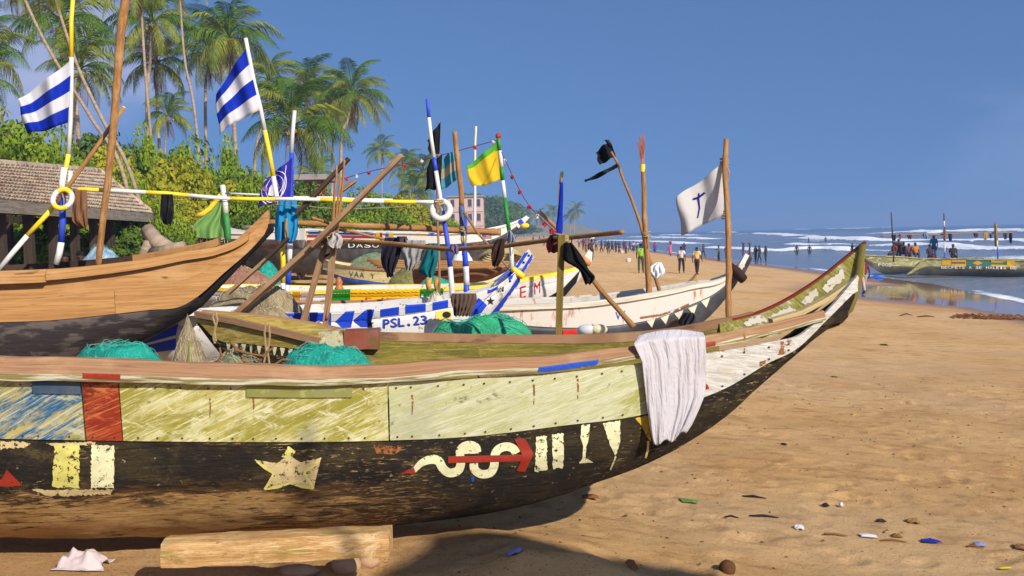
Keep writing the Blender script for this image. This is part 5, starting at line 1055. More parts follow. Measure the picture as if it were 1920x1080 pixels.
# white T-shirt over the near rail
m = Mt('white_tshirt_cloth', C(196, 191, 194), .9, .1); m.mix(m.rng(m.noise(3, (1, .6, 1), detail=7), .45, .7, 0, .35), C(176, 164, 158)); m.mix(m.rng(m.noise(1.4, detail=5, off=4), .58, .7, 0, .4), C(190, 176, 150))
m.bump(m.noise(3, (3.2, .9, 1), detail=5, dist=1.2), .45, .06); m.bump(m.noise(16, (1.6, 1, 1), detail=6, dist=1), .45, .015); m.bump(m.noise(220, detail=2), .25, .002); m.cloth(.08)
TS = m.m
us_ = H.S(1255, 655); rows_ = []
def tshirt():
    pts = []; uvs = []; ny_, nx_ = 60, 90
    edges = [(0.0, 1200, 1318), (.14, 1188, 1322), (.3, 1204, 1324), (.5, 1209, 1324), (.7, 1214, 1322), (.82, 1218, 1312), (.92, 1222, 1296), (1.0, 1226, 1286)]
    ly = [(0, 628, 624), (.14, 645, 632), (.3, 678, 664), (.5, 724, 706), (.7, 768, 742), (.82, 796, 770), (.92, 818, 806), (1, 832, 822)]
    for i in range(ny_ + 1):
        v = i / ny_; row = []; ur = []
        xl = np.interp(v, [e[0] for e in edges], [e[1] for e in edges]); xr = np.interp(v, [e[0] for e in edges], [e[2] for e in edges]); yl = np.interp(v, [e[0] for e in ly], [e[1] for e in ly]); yr = np.interp(v, [e[0] for e in ly], [e[2] for e in ly])
        for j in range(nx_ + 1):
            u = j / nx_; px = xl + (xr - xl) * u; py = yl + (yr - yl) * u - 8 * math.sin(math.pi * u) * max(0, .25 - v) * 4 + (5 * math.sin(u * 13) - 26 * max(0, u - .55) ** .7) * max(0, v - .6) * 2
            q = cast(BV, px, min(py, 700) if py < 645 else py, .0); s_, z_ = H.solve(px, py, 1.0); off = float(H.b(s_)) + .095 * rs(s_) + .012 - .05 * max(0, v - .35)
            fold = .075 * (float(fbm(np.array([u * 5 + .8 * v]), np.array([v * 1.1 + 3]), 5, 2)[0]) - .3) * min(1, v * 2.5 + .25) + .034 * (float(fbm(np.array([u * 19 + 1.5 * v]), np.array([v * 1.7]), 8, 3)[0]) - .4) + .03 * max(0, u - .62) * math.sin(v * 9)
            d_ = ray(px, py); o_ = off + max(fold, -.025)
            if v < .14: o_ = off - (.14 - v) / .14 * .10
            qq = (H.A + H.n * o_ - CAM); t_ = (qq.x * H.n.x + qq.y * H.n.y) / (d_.x * H.n.x + d_.y * H.n.y); row.append(CAM + d_ * t_); ur.append((u, v))
        pts.append(row); uvs.append(ur)
    mb = MB(); mb.grid(pts, 0, uvs); o = mb.build('tshirt', TS, smooth=True); s = o.modifiers.new('thick', 'SOLIDIFY'); s.thickness = .006; s.offset = 0; tag(o, 'white T-shirt hung to dry over the rail of the nearest canoe', 'shirt')
tshirt()

# ------------------------------------------------------------------ nets
def net(name, label, cx, base_px, top_px, D, wx, wy, zb, mat, smat, seed, n=90, pw=1.0, kind='net'):
    top = P(cx, top_px, D); rs_ = np.random.default_rng(seed); c = Vector((top.x, D, zb)); hgt = top.z - zb
    T = thing(name, label, kind, c); rows = []
    def at(r, a, up=0):
        k = 1 + .22 * (float(vnoise(a * 2.2 + seed, r * 4, seed)) - .5); z = hgt * (1 - r ** (2 * pw)) * (1 + .10 * (float(vnoise(math.cos(a) * r * 5 + 9, math.sin(a) * r * 5, seed + 1)) - .5)); return c + Vector((math.cos(a) * r * wx * k, math.sin(a) * r * wy * k, max(z, 0) + up))
    for i in range(17): rows.append([at(max(i / 16, .001), 2 * math.pi * j / 44) + Vector((0, 0, .02 * (rs_.random() - .5))) for j in range(44)])
    mb = MB(); mb.grid(rows, 0, [[(q.x, q.y) for q in r] for r in rows], closed=True, flip=False); mb.build('net_heap', mat, T, smooth=True)
    mb = MB()
    for k in range(n):
        a = rs_.uniform(0, 6.3); r = rs_.uniform(0, 1); pts = []; da = rs_.uniform(-1, 1); dr = rs_.uniform(-.35, .35); l = rs_.uniform(.004, .03)
        for s in np.linspace(0, 1, 7): pts.append(at(min(1, abs(r + dr * s)), a + da * s, .006 + l * math.sin(math.pi * s)))
        mb.tube(pts, .0028 if D > 9.5 else .0014, 3, cap=False)
    st_ = mb.build('net_strands', smat, T); st_['kind'] = 'stuff'; return T
def netmat(name, c1, c2, c3):
    m = Mt(name, c1, .6, .3, 'Object'); m.mix(m.rng(m.noise(9, detail=6), .4, .65), c2); m.mix(m.rng(m.noise(45, (1, 1, .4), detail=5), .52, .66, 0, .7), c3); m.bump(m.noise(60, detail=6), .9, .02); m.bump(m.noise(14, detail=4), .5, .04); return m.m
TQ = netmat('turquoise_net', C(20, 152, 132), C(14, 126, 110), C(66, 176, 154)); TQS = flat('turquoise_thread', C(92, 172, 152), .6); GQ = netmat('green_net', C(34, 156, 106), C(24, 130, 88), C(98, 176, 132)); GRN = netmat('sandy_grey_net', C(150, 132, 100), C(118, 104, 80), C(180, 164, 130)); GRS = flat('sandy_thread', C(186, 170, 136), .7); OLN = netmat('olive_net', C(120, 126, 90), C(96, 104, 70), C(150, 160, 130))
net('turquoise_net', 'turquoise net heap inside the nearest canoe, left one', 218, 0, 646, 7.05, .5, .26, 2.2, TQ, TQS, 1, 50, 1.7); net('turquoise_net', 'turquoise net heap inside the nearest canoe below the red and white block', 608, 0, 650, 7.1, .44, .26, 2.2, TQ, TQS, 2, 50, 1.7)
net('green_net', 'wide green net heap behind the nearest canoe', 898, 0, 594, 9.6, .78, .6, 1.6, GQ, TQS, 3, 110, 1.6); net('grey_net', 'sandy grey net draped to a point at the tan canoe bow', 352, 0, 590, 8.6, .42, .4, 1.75, GRN, GRS, 4, 220, .42)
net('grey_net', 'low sandy net heap between the olive and blue canoes', 505, 0, 530, 11.4, .62, .5, 1.7, GRN, GRS, 5, 120); net('grey_net', 'sandy green net spread along the nearest canoe by the sticks', 440, 0, 664, 7.1, .45, .34, 2.1, OLN, GRS, 6, 160)
net('olive_net', 'olive net heap on the cream and blue canoe', 700, 0, 476, 27.0, 1.0, .3, 2.4, OLN, TQS, 7, 60); net('olive_net', 'mossy green heap of net at the blue canoe side', 765, 0, 500, 24.2, .55, .5, 2.2, netmat('moss_net', C(118, 116, 60), C(88, 86, 46), C(150, 146, 96)), GRS, 8, 60)
net('turquoise_net', 'turquoise net lying beyond the yellow canoe', 820, 0, 520, 19.5, .7, .4, 2.0, TQ, TQS, 9, 60); net('blue_tarp_bundle', 'bundled pale blue tarpaulin behind the tan canoe', 192, 0, 462, 13.2, .52, .4, 2.4, netmat('pale_blue_tarp', C(150, 176, 190), C(96, 140, 170), C(206, 206, 200)), TQS, 10, 12, kind='tarpaulin')
net('white_sack_heap', 'full white sack on the brown canoe', 866, 0, 467, 22.0, .28, .25, 2.7, fabric('sack_white', C(224, 222, 222), 5, 0, .15), FW, 11, 4, kind='sack'); net('turquoise_net', 'small turquoise and blue net heap in front of the white lettered canoe', 500, 0, 488, 24.0, .4, .4, 2.1, TQ, TQS, 12, 40)
net('brown_net', 'reddish brown net lying on the sand beyond the yellow rail', 455, 0, 500, 23.0, .9, .5, 2.1, netmat('brown_net_mat', C(150, 106, 84), C(120, 84, 66), C(176, 140, 116)), GRS, 13, 60); net('green_net', 'green net bundle under the long white canoe letters', 722, 0, 473, 27.5, .5, .4, 2.5, GQ, TQS, 14, 30)
# brown net hung on the blue canoe
cloth('brown_net_drape', 'brown net draped over the rail of the blue striped canoe', 'net', [(550, 847, 893), (562, 845, 894), (578, 849, 888), (593, 851, 882)], 11.15, fabric('brown_net_cloth', C(92, 72, 58), 8, 0), .10, 6, .03, seed=4)
cloth('green_net_sail', 'pale green net hung as a sail by the white lettered canoe', 'net', [(374, 408, 420), (400, 384, 424), (425, 362, 427), (446, 366, 428)], 35.8, fabric('pale_green_net', C(150, 196, 110), 1, .4, .2), .08, 2, .12, seed=4); pole('green_net_pole', 'white and green pole holding the pale green net', 'pole', [(428, 452), (424, 400), (418, 347)], 35.7, (.11, .09), bandlist([(0, 53, GREEN), (53, 106, WHITE)], 106)); pole('yellow_net_edge', 'yellow edging along the pale green net', 'edging', [(368, 406), (388, 398), (404, 378), (414, 366)], 35.7, .09, mats=YELLOW, n=7)
# sticks in the near canoe, loose bamboo on the brown canoe, coil of pale rope
stk = thing('driftwood_sticks', 'tangle of brown sticks lying in the nearest canoe', 'sticks', P(470, 690, 7.1))
for a, b, c in (((432, 640), (452, 664), (466, 700)), ((400, 690), (415, 668), (412, 652)), ((480, 690), (496, 664), (512, 652)), ((440, 656), (470, 664), (500, 668)), ((424, 690), (440, 672), (470, 680)), ((500, 694), (530, 674), (556, 676)), ((352, 690), (354, 665), (356, 640))):
    mb = MB(); mb.tube([P(a[0], a[1], 7.0), P(b[0], b[1], 7.05), P(c[0], c[1], 7.0)], [.011, .009, .006], 6); mb.build('stick', flat('stick_brown', C(128, 90, 58), .9) if a[0] != 352 else flat('stick_green', C(120, 130, 50), .8), stk, smooth=True)
for k in range(4): pole('loose_bamboo', ['bamboo pole lying along the brown canoe, topmost', 'second bamboo pole lying along the brown canoe', 'third bamboo pole lying along the brown canoe', 'lowest bamboo pole lying along the brown canoe'][k], 'bamboo', [(690 + 6 * k, 489 + 4 * k), (830, 491 + 4 * k), (955 - 8 * k, 492 + 3 * k)], 21.6 - .1 * k, .03, mats=BAMBOO, n=6, group='bamboo poles lying along the brown canoe')
mb = MB()
for k in range(5): mb.tube([P(940 + 40 * math.cos(a) * (1 - .1 * k), 482 - k * 3 + 10 * math.sin(a) * (1 - .1 * k), 22.2 + .4 * math.sin(a)) for a in np.linspace(0, 6.28, 24)], .03, 5, cap=False)
tag(mb.build('rope_coil', flat('pale_rope', C(176, 160, 116), .9)), 'coil of thick pale rope beyond the striped prow', 'rope')
# kerosene lantern and baskets on the yellow canoe
mb = MB(); c = P(636, 545, 15.3)
for z, r in ((0, .06), (.03, .07), (.06, .045), (.10, .055), (.16, .05), (.19, .02), (.22, .025)): pass
mb.tube([c + Vector((0, 0, z)) for z in (0, .04, .07, .12, .17, .2)], [.065, .065, .04, .055, .035, .012], 10); tag(mb.build('lantern', flat('copper_tin', C(176, 110, 60), .4), smooth=True), 'small copper lantern on the green painted rail', 'lantern')
for i, (x0, l) in enumerate(((806, 'tan woven basket roll hanging below the teal trousers, left'), (820, 'tan woven basket roll hanging below the teal trousers, right'))): pole('woven_roll', l, 'basket', [(x0, 522), (x0 - 1, 545)], 11.4, (.032 - .008 * i, .028 - .006 * i), mats=wood('woven_straw', [C(196, 150, 70), C(150, 110, 50), C(90, 66, 40), C(210, 176, 110)], (8, 2, 2), 6), n=9)

# more gear lying in and between the canoes
net('white_net', 'bundle of off white net on the blue striped canoe by the mast foot', 818, 0, 548, 12.0, .20, .2, 2.3, fabric('off_white_net', C(200, 192, 180), 8, 0, .3), GRS, 21, 50); net('grey_net', 'grey brown net in the yellow canoe left of the masts', 455, 0, 538, 14.6, .7, .4, 2.1, GRN, GRS, 22, 90)
for k, (a, b, D0, D1, l) in enumerate((((590, 575), (770, 566), 13.6, 13.8, 'pale pole lying in the canoe behind the blue blocks'), ((600, 569), (830, 560), 14.0, 14.2, 'second pale pole lying behind the blue blocks'), ((480, 560), (640, 572), 13.2, 13.4, 'grey pole lying left of the rack posts'))): pole('loose_pole', l, 'pole', [a, b], (D0, D1), .026, mats=GREYWOOD, n=7, wob=.03, group='loose poles between the canoes')
cloth('black_bundle', 'grey black plastic stuffed against the bow of the rusty white canoe', 'plastic', [(586, 1282, 1300), (594, 1276, 1304), (606, 1272, 1300), (613, 1276, 1292)], 13.35, fabric('black_plastic', C(34, 36, 42), 6, .05), .12, 3, .04, seed=5)
for x, l, mt in ((1100, 'white float lying below the rusty white canoe, left', FW), (1122, 'cream float lying below the rusty white canoe, right', fabric('cream_float', C(206, 196, 160), 6, 0))):
    mb = MB(); mb.ball(P(x, 618, 9.6), .055, 10, 7, jit=.04, squash=(1.5, 1, .9)); tag(mb.build('net_float', mt, smooth=True), l, 'float', 'net floats behind the far rail')
net('pale_net', 'low pale net heap with floats behind the far rail', 1110, 0, 616, 9.7, .32, .3, 1.5, GRN, GRS, 23, 60)

# rope lashings where poles cross
for i, (x, y, D, w, l) in enumerate(((119, 358, 10.6, .05, 'rope lashing at the striped ring'), (520, 374, 11.75, .05, 'rope lashing on the second flag mast'), (823, 380, 12.05, .05, 'rope lashing behind the white tyre'), (1052, 447, 8.2, .055, 'rope lashing on top of the olive post'), (614, 440, 10.9, .085, 'rope lashing at the rack joint'), (1358, 305, 8.6, .03, 'upper tie of the white flag'), (1361, 402, 8.6, .03, 'lower tie of the white flag'), (1212, 440, 13.5, .05, 'rope tie on the broom pole'), (958, 455, 15.9, .06, 'rope tie on the green and white mast'), (869, 430, 12.5, .05, 'rope tie on the painted bamboo mast'))):
    T = thing('rope_lashing', l, 'rope', P(x, y, D), 'rope lashings on the masts')
    for k in range(4):
        mb = MB(); c = P(x, y, D) + Vector((0, 0, (k - 1.5) * .017)); tl = random.uniform(-.35, .35); mb.tube([c + Vector((math.cos(a) * w, math.sin(a) * w, math.cos(a) * w * tl)) for a in np.linspace(0, 6.28, 15)], .0085, 5, cap=False); mb.build('rope_turn', ROPE, T, smooth=True)
    mb = MB(); c = P(x, y, D); mb.tube([c + Vector((0, -w, 0)), c + Vector((.03, -w - .02, -.08)), c + Vector((.015, -w, -.17))], .006, 5); mb.build('rope_end', ROPE, T)

# ------------------------------------------------------------------ log, stones and rags under the nearest canoe
mb = MB(); a = P(312, 1052, 6.22); b = P(733, 1024, 6.30); a.z = 1.50 + .075; b.z = 1.50 + .085
seg_ = 26; rows = []; uvs = []
for i in range(seg_ + 1):
    t = i / seg_; c = a.lerp(b, t); j = lambda s: .012 * (float(vnoise(t * 14, s * 5.3, 4)) - .5)
    rows.append([c + Vector((0, y + j(q), z + j(q + 7))) for q, (y, z) in enumerate(((-.10, -.07), (-.105, 0), (-.09, .07), (0, .078), (.10, .07), (.10, -.07)))]); uvs.append([(t * 1.4, q * .07) for q in range(6)])
mb.grid(rows, 0, uvs, closed=True, flip=True); mb.f.append(tuple(range(6))); mb.m.append(0); mb.f.append(tuple(seg_ * 6 + q for q in range(5, -1, -1))); mb.m.append(0)
LOGM = plankmat('mossy_timber', C(190, 150, 96), C(164, 122, 72), C(130, 118, 46), C(206, 180, 136), 0, .5, 5)
tag(mb.build('timber_block', LOGM), 'squared mossy timber propping up the nearest canoe', 'timber')
SANDM = bpy.data.materials['sand']
def lump(name, label, cat, px, py, r, mat, sq=(1, 1, .7), jit=.12, seed=0, D=None, dz=0, group=None, n=14):
    p = G(px, py) if D is None else P(px, py, D); c = Vector((p.x, p.y, gz(p.x, p.y) + r * sq[2] * .45 + dz)); mb = MB(); rows = []
    for i in range(11):
        th = math.pi * i / 10; rows.append([])
        for j in range(n):
            ph = 2 * math.pi * j / n; d = Vector((math.sin(th) * math.cos(ph) * sq[0], math.sin(th) * math.sin(ph) * sq[1], math.cos(th) * sq[2])); k = 1 + jit * 3 * (float(fbm(np.array([d.x * 1.7 + seed * 3.3 + 5]), np.array([d.y * 1.7 + d.z * 1.3 + seed]), seed)[0]) - .45)
            rows[-1].append(c + d * r * k)
    mb.grid(rows, 0, None, closed=True); return tag(mb.build(name, mat, smooth=True), label, cat, group)
STONE = flat('sandy_clod', C(176, 142, 108), .95, .3, 9, 0, .6)
lump('sand_clod', 'lump of packed sand under the right end of the timber', 'clod', 650, 1068, .10, STONE, seed=1); lump('sand_clod', 'second lump of packed sand right of the first, under the timber', 'clod', 692, 1062, .075, STONE, seed=2); lump('sand_clod', 'low lump of packed sand at the bottom edge below the timber', 'clod', 560, 1078, .08, STONE, (1.6, 1, .5), seed=3)
lump('coconut', 'brown coconut husk at the bottom edge of the sand', 'coconut', 1364, 1074, .06, flat('coconut_husk', C(96, 62, 36), .95, .4, 14, 0, .8), (1, 1, 1), .06, seed=4)
def rag(name, label, cat, px, py, w, d, h, mat, seed, group=None):
    p = G(px, py); N_ = 22; V_, U_ = np.meshgrid(np.linspace(-1, 1, N_ + 1), np.linspace(-1, 1, N_ + 1))
    rr = np.hypot(U_, V_) * (.8 + .5 * vnoise(np.arctan2(V_, U_) * 1.5 + seed, V_ * 0 + 3, seed)); X_ = p.x + U_ * w * (1 + .3 * (vnoise(V_ * 3 + seed, V_ * 0 + 1, seed) - .5)); Y_ = p.y + V_ * d
    Z_ = gz0(X_, Y_) + .012 + h * np.clip(1 - rr * rr, 0, 1) ** .6 * (.15 + .9 * fbm(U_ * 2.2 + seed, V_ * 2.2, seed, 3) + .30 * np.abs(fbm(U_ * 3.5 + seed + 9, V_ * 2.2, seed, 2) - .38) * 2)
    rows = [[Vector((X_[i, j], Y_[i, j], Z_[i, j])) for j in range(N_ + 1)] for i in range(N_ + 1)]
    mb = MB(); mb.grid(rows, 0, None); o = mb.build(name, mat, smooth=True); s = o.modifiers.new('thick', 'SOLIDIFY'); s.thickness = .004; return tag(o, label, cat, group)
rag('crumpled_rag', 'crumpled pinkish white rag on the sand at lower left', 'rag', 158, 1062, .15, .12, .15, fabric('pinkish_rag', C(206, 190, 190), 6, .1), 3)
# litter strewn over the sand
LT = 'litter strewn on the sand'
GREYPL = fabric('pale_plastic', C(214, 212, 214), 8, .2); DKL = flat('dark_litter', C(40, 32, 30), .9); BRL = flat('dry_leaf_brown', C(120, 80, 46), .9); BLL = fabric('blue_plastic', C(34, 44, 150), 8, .2); PBL = fabric('pale_blue_plastic', C(130, 140, 190), 8, .2); GRL = flat('green_scrap', C(96, 128, 60), .9); YEL = fabric('yellow_plastic', C(220, 200, 30), 8, .1)
for nm, lb, x, y, w, d, h, mt in (('plastic_scrap', 'white plastic scrap near the bottom right, left of the blue one', 1498, 995, .05, .05, .05, GREYPL), ('plastic_scrap', 'small white card standing on the right sand', 1577, 952, .022, .02, .06, GREYPL), ('plastic_scrap', 'blue plastic strip on the right sand', 1745, 1018, .10, .05, .03, BLL), ('plastic_scrap', 'pale blue plastic bag at the lower right edge', 1837, 1024, .06, .05, .04, PBL), ('plastic_scrap', 'yellow scrap at the bottom right', 1884, 1070, .06, .02, .01, YEL),
    ('plastic_scrap', 'grey plastic wrapper beside a stick at lower right', 1628, 1009, .09, .05, .02, GREYPL), ('green_scrap', 'flat green weed on the sand right of the canoe', 1292, 943, .10, .10, .02, GRL), ('dark_clump', 'black clump of weed on the upper right sand', 1657, 648, .12, .10, .06, DKL), ('dark_clump', 'small dark clump of weed above the prow shadow', 1564, 708, .08, .06, .02, DKL), ('dark_clump', 'dark leaf left of the green weed, lower middle sand', 1470, 836, .04, .04, .02, DKL),
    ('dry_leaf', 'dark folded leaf on the lower right sand', 1652, 980, .05, .04, .03, DKL), ('dry_leaf', 'curled pale brown leaf on the lower right sand', 1712, 982, .07, .06, .05, flat('pale_leaf', C(140, 104, 60), .9)), ('dry_leaf', 'brown leaf beside the grey wrapper', 1682, 1008, .05, .04, .04, BRL), ('dry_leaf', 'dark curl of leaf above the white scrap', 1548, 951, .04, .035, .04, DKL), ('dry_leaf', 'brown fallen frond butt under the bow', 1107, 936, .09, .06, .05, BRL), ('dry_leaf', 'brown leaf in the shade below the canoe', 1185, 1066, .05, .04, .07, BRL), ('plastic_scrap', 'white paper scrap in the shade below the canoe', 965, 1040, .06, .05, .03, PBL), ('palm_litter', 'dark palm litter at the lower right edge', 1915, 1030, .08, .06, .05, BRL)):
    rag(nm, lb, 'litter', x, y, w * .75, d * .7, h * .75, mt, hash(lb) % 17 if False else len(lb) % 17, LT)
for x0, x1, y, l in ((1405, 1460, 971, 'dark stick on the sand below the prow shadow'), (1545, 1590, 1006, 'thin stick left of the grey wrapper'), (1650, 1700, 1017, 'thin stick right of the grey wrapper'), (1812, 1845, 1028, 'thin straw by the pale blue bag'), (1360, 1385, 972, 'short dark twig at the left of the dark stick'), (1392, 1436, 934, 'thin dark twig with a black end')):
    p = G(x0, y); q = G(x1, y + 3); mb = MB(); mb.tube([Vector((p.x, p.y, gz(p.x, p.y) + .012)), (p + q) / 2 + Vector((0, .03, .02)), Vector((q.x, q.y, gz(q.x, q.y) + .012))], [.006, .011, .004], 6); tag(mb.build('stick', DKL if 'dark' in l else BRL, smooth=True), l, 'stick', LT)
sm_ = MB(); rg = np.random.default_rng(12)
gxs = np.concatenate([rg.uniform(-1, 9, 900)]); gys = np.concatenate([rg.uniform(5.2, 20, 800), rg.uniform(20, 40, 100)]); gzs = gz0(gxs, gys)
for k in range(900):                                   # shell grit and crumbs of bark
    x = gxs[k]; y = gys[k]; s = rg.uniform(.006, .02); z = gzs[k] + .004; a = rg.uniform(0, 6.3)
    e = [(x + s * f * math.cos(a + t), y + s * f * .6 * math.sin(a + t), z) for t, f in ((0, 1.6), (1.8, .7), (3.3, 1.4), (4.9, .7))]; n0 = len(sm_.v); sm_.add(e + [(x, y, z + s * .8)], [(0, 1, 4), (1, 2, 4), (2, 3, 4), (3, 0, 4)])
gr = sm_.build('beach_grit', flat('grit_brown', C(96, 68, 48), .95)); tag(gr, 'dark crumbs of bark and shell scattered over the sand', kind='stuff')
# drift of weed near the wet sand
wd = MB(); p = G(1850, 598)
for k in range(70):
    x = p.x + rg.normal(0, .9); y = p.y + rg.normal(0, .25); L_ = rg.uniform(.2, .7); a = rg.normal(0, .3); z = gz(x, y); wd.tube([(x, y, z + .01), (x + L_ / 2 * math.cos(a), y + L_ / 2 * math.sin(a), z + rg.uniform(.04, .14)), (x + L_ * math.cos(a), y + L_ * math.sin(a), z + .01)], [.02, .03, .01], 5)
tag(wd.build('weed_drift', flat('dry_weed', C(112, 72, 40), .9)), 'drift of dry brown weed on the right beach', kind='stuff')
# unseen banner and mast added to shade the sand, cloth shaped from the shadow
tn = math.tan(SUN_EL)
for nm, lb, yc, gpoly in (('shade_banner', 'unseen banner on a mast behind the photographer, added to shade the sand', -3.2, ((800, 1006), (1330, 1074), (1440, 1140), (660, 1140))),):
    def up_(g):
        g = G(*g); t_ = (g.y - yc) / SUN_DIR.y; return np.array((g.x - SUN_DIR.x * t_, g.z + t_ * tn))
    q4 = [up_(g) for g in gpoly]; xm = min(q[0] for q in q4) - .04; T = thing(nm, lb, 'shade banner', (xm, yc, gz(xm, yc))); rows = []
    for i in range(13):
        v = i / 12; rows.append([])
        for j in range(25):
            u = j / 24; q = (q4[0] * (1 - u) + q4[1] * u) * (1 - v) + (q4[3] * (1 - u) + q4[2] * u) * v; rows[-1].append(Vector((q[0] + .05 * math.sin(v * 8 + u * 3), yc + .08 * math.sin(u * 7), q[1] + .07 * math.sin(u * 9 + 1) * (1 - v) * min(1, 4 * u * (1 - u)) * (nm == 'shade_banner'))))
    mb = MB(); mb.grid(rows); o = mb.build('shade_cloth', fabric('shade_canvas', C(150, 140, 130), 2, .02), T); mb = MB(); mb.tube([(xm, yc + .05, gz(xm, yc) - .1), (xm, yc + .05, max(q[1] for q in q4) + .3)], [.05, .03], 8); mb.build('mast', BAMBOO, T)

# ------------------------------------------------------------------ the open shed
SH = thing('open_shed', 'open sided shed with a tiled hip roof and dark posts at left', 'shed', (-10.6, 25.0, 1.9))
PST = wood('shed_post_wood', [C(70, 58, 48), C(52, 44, 38), C(36, 30, 26), C(94, 80, 66)], (.3, 5, 5), 5)
E0 = P(-60, 371, 17.8); E1 = P(286, 404, 31.5); R0 = P(-90, 306, 19.8); R1 = P(186, 325, 30.6); z_e = (E0.z + E1.z) / 2; E0.z = E1.z = z_e
bk0 = R0 + (R0 - E0) * 1.0; bk0.z = z_e; bk1 = R1 + Vector((R1.x - E1.x, .0, 0)) * 1.6; bk1.z = z_e; bk1.y = E1.y + .3
m = Mt('clay_tile', C(184, 164, 140), .9, .15, 'Object'); m.mix(m.rng(m.noise(2.2, detail=6), .4, .65, 0, .8), C(154, 136, 116)); m.mix(m.rng(m.noise(6, detail=6, off=4), .52, .66, 0, .8), C(94, 76, 64)); m.mix(m.rng(m.noise(.6, off=9), .62, .7, 0, .7), C(176, 112, 92)); m.mix(m.rng(m.noise(9, off=2, detail=7), .6, .7, 0, .6), C(184, 168, 150)); m.bump(m.noise(25, detail=5), .5, .02)
TILE = m.m
def tile_face(a, b, c, d, rows_n, wd=.17):
    """courses of barrel tiles on the roof face a-b (eave) d-c (ridge)"""
    up_ = ((d + c) / 2 - (a + b) / 2).normalized(); along = (b - a).normalized(); nr = along.cross(up_).normalized(); nr = nr if nr.z > 0 else -nr
    for i in range(rows_n):
        t0 = i / rows_n; t1 = (i + 1) / rows_n + .012; p0 = a.lerp(d, t0); p1 = b.lerp(c, t0); q0 = a.lerp(d, t1); q1 = b.lerp(c, t1); n = max(2, int((p1 - p0).length / wd)) * 4; rws = [[], []]; lo_ = []
        for j in range(n + 1):
            u = j / n; hgt = .035 * abs(math.sin(math.pi * j / 4)) + .012 * random.random(); rws[0].append(p0.lerp(p1, u) + nr * (.06 + hgt) + Vector((0, 0, .008 * random.uniform(-1, 1)))); rws[1].append(q0.lerp(q1, u) + nr * (.012 + hgt * .8)); lo_.append(p0.lerp(p1, u) + nr * .005)
        mb = MB(); mb.grid([lo_, rws[0], rws[1]], 0, None); o = mb.build('tile_course', TILE, SH); o['kind'] = 'stuff'
tile_face(E0, E1, R1, R0, 11, .2); tile_face(E1, bk1, R1 + Vector((-.02, .02, 0)), R1, 11, .2)
mb = MB(); mb.grid([[R0, R1], [bk0, bk1]]); mb.build('roof_back', TILE, SH)
for a, b in ((R0, R1), (E1, R1)):
    mb = MB(); n = int((b - a).length / .33)
    for k in range(n): mb.tube([a.lerp(b, k / n) + Vector((0, 0, .05)), a.lerp(b, (k + 1) / n) + Vector((0, 0, .07))], [.10, .085], 8)
    mb.build('ridge_tile_row', TILE, SH)
GB = wood('grey_fascia', [C(140, 130, 116), C(112, 104, 92), C(78, 70, 62), C(160, 150, 138)], (.3, 5, 5), 4)
mb = MB(); mb.beam(E0 + Vector((.03, 0, -.09)), E1 + Vector((.03, .02, -.09)), .04, .24); mb.build('fascia_board', GB, SH); mb = MB(); mb.beam(E1 + Vector((0, .04, -.09)), bk1 + Vector((0, .04, -.09)), .04, .24); mb.build('fascia_board', GB, SH)
inn = (E1 - E0).cross(Vector((0, 0, 1))).normalized(); inn = inn if inn.x < 0 else -inn
for k in range(9):
    for dpt in (.35, 2.9):
        q = E0.lerp(E1, .06 + .115 * k) + inn * dpt; mb = MB(); mb.beam((q.x, q.y, gz(q.x, q.y) - .1), (q.x, q.y, z_e + .15), .17, .16, up=(0, 1, 0), rough=.05, seg=4); mb.build('post', PST, SH)
for dpt in (.35, 2.9): mb = MB(); mb.beam(E0 + inn * dpt + Vector((0, 0, -.12)), E1 + inn * dpt + Vector((0, 0, -.12)), .12, .16); mb.build('tie_beam', PST, SH)
for dpt in (.42, 2.97): mb = MB(); q0 = E0.lerp(E1, .06) + inn * dpt; q1 = E0.lerp(E1, .7) + inn * dpt; q0.z = q1.z = 2.9; mb.beam(q0, q1, .06, .1); mb.build('railing', PST, SH)
q0 = E0.lerp(E1, .06) + inn * .55; q1 = E0.lerp(E1, .62) + inn * .55; q0.z = q1.z = 2.4; mb = MB(); mb.beam(q0, q1, .05, .8); mb.build('board_panel', flat('grey_board', C(120, 124, 130), .85), SH)
WALL = flat('pale_render', C(196, 178, 150), .9, .3, 1.5); q0 = E0 + inn * 5.2; q1 = E0.lerp(E1, .45) + inn * 5.2; q0.z = q1.z = 3.0; mb = MB(); mb.beam(q0, q1, .15, 1.2); tag(mb.build('low_wall', WALL), 'low pale wall behind the open shed', 'wall')

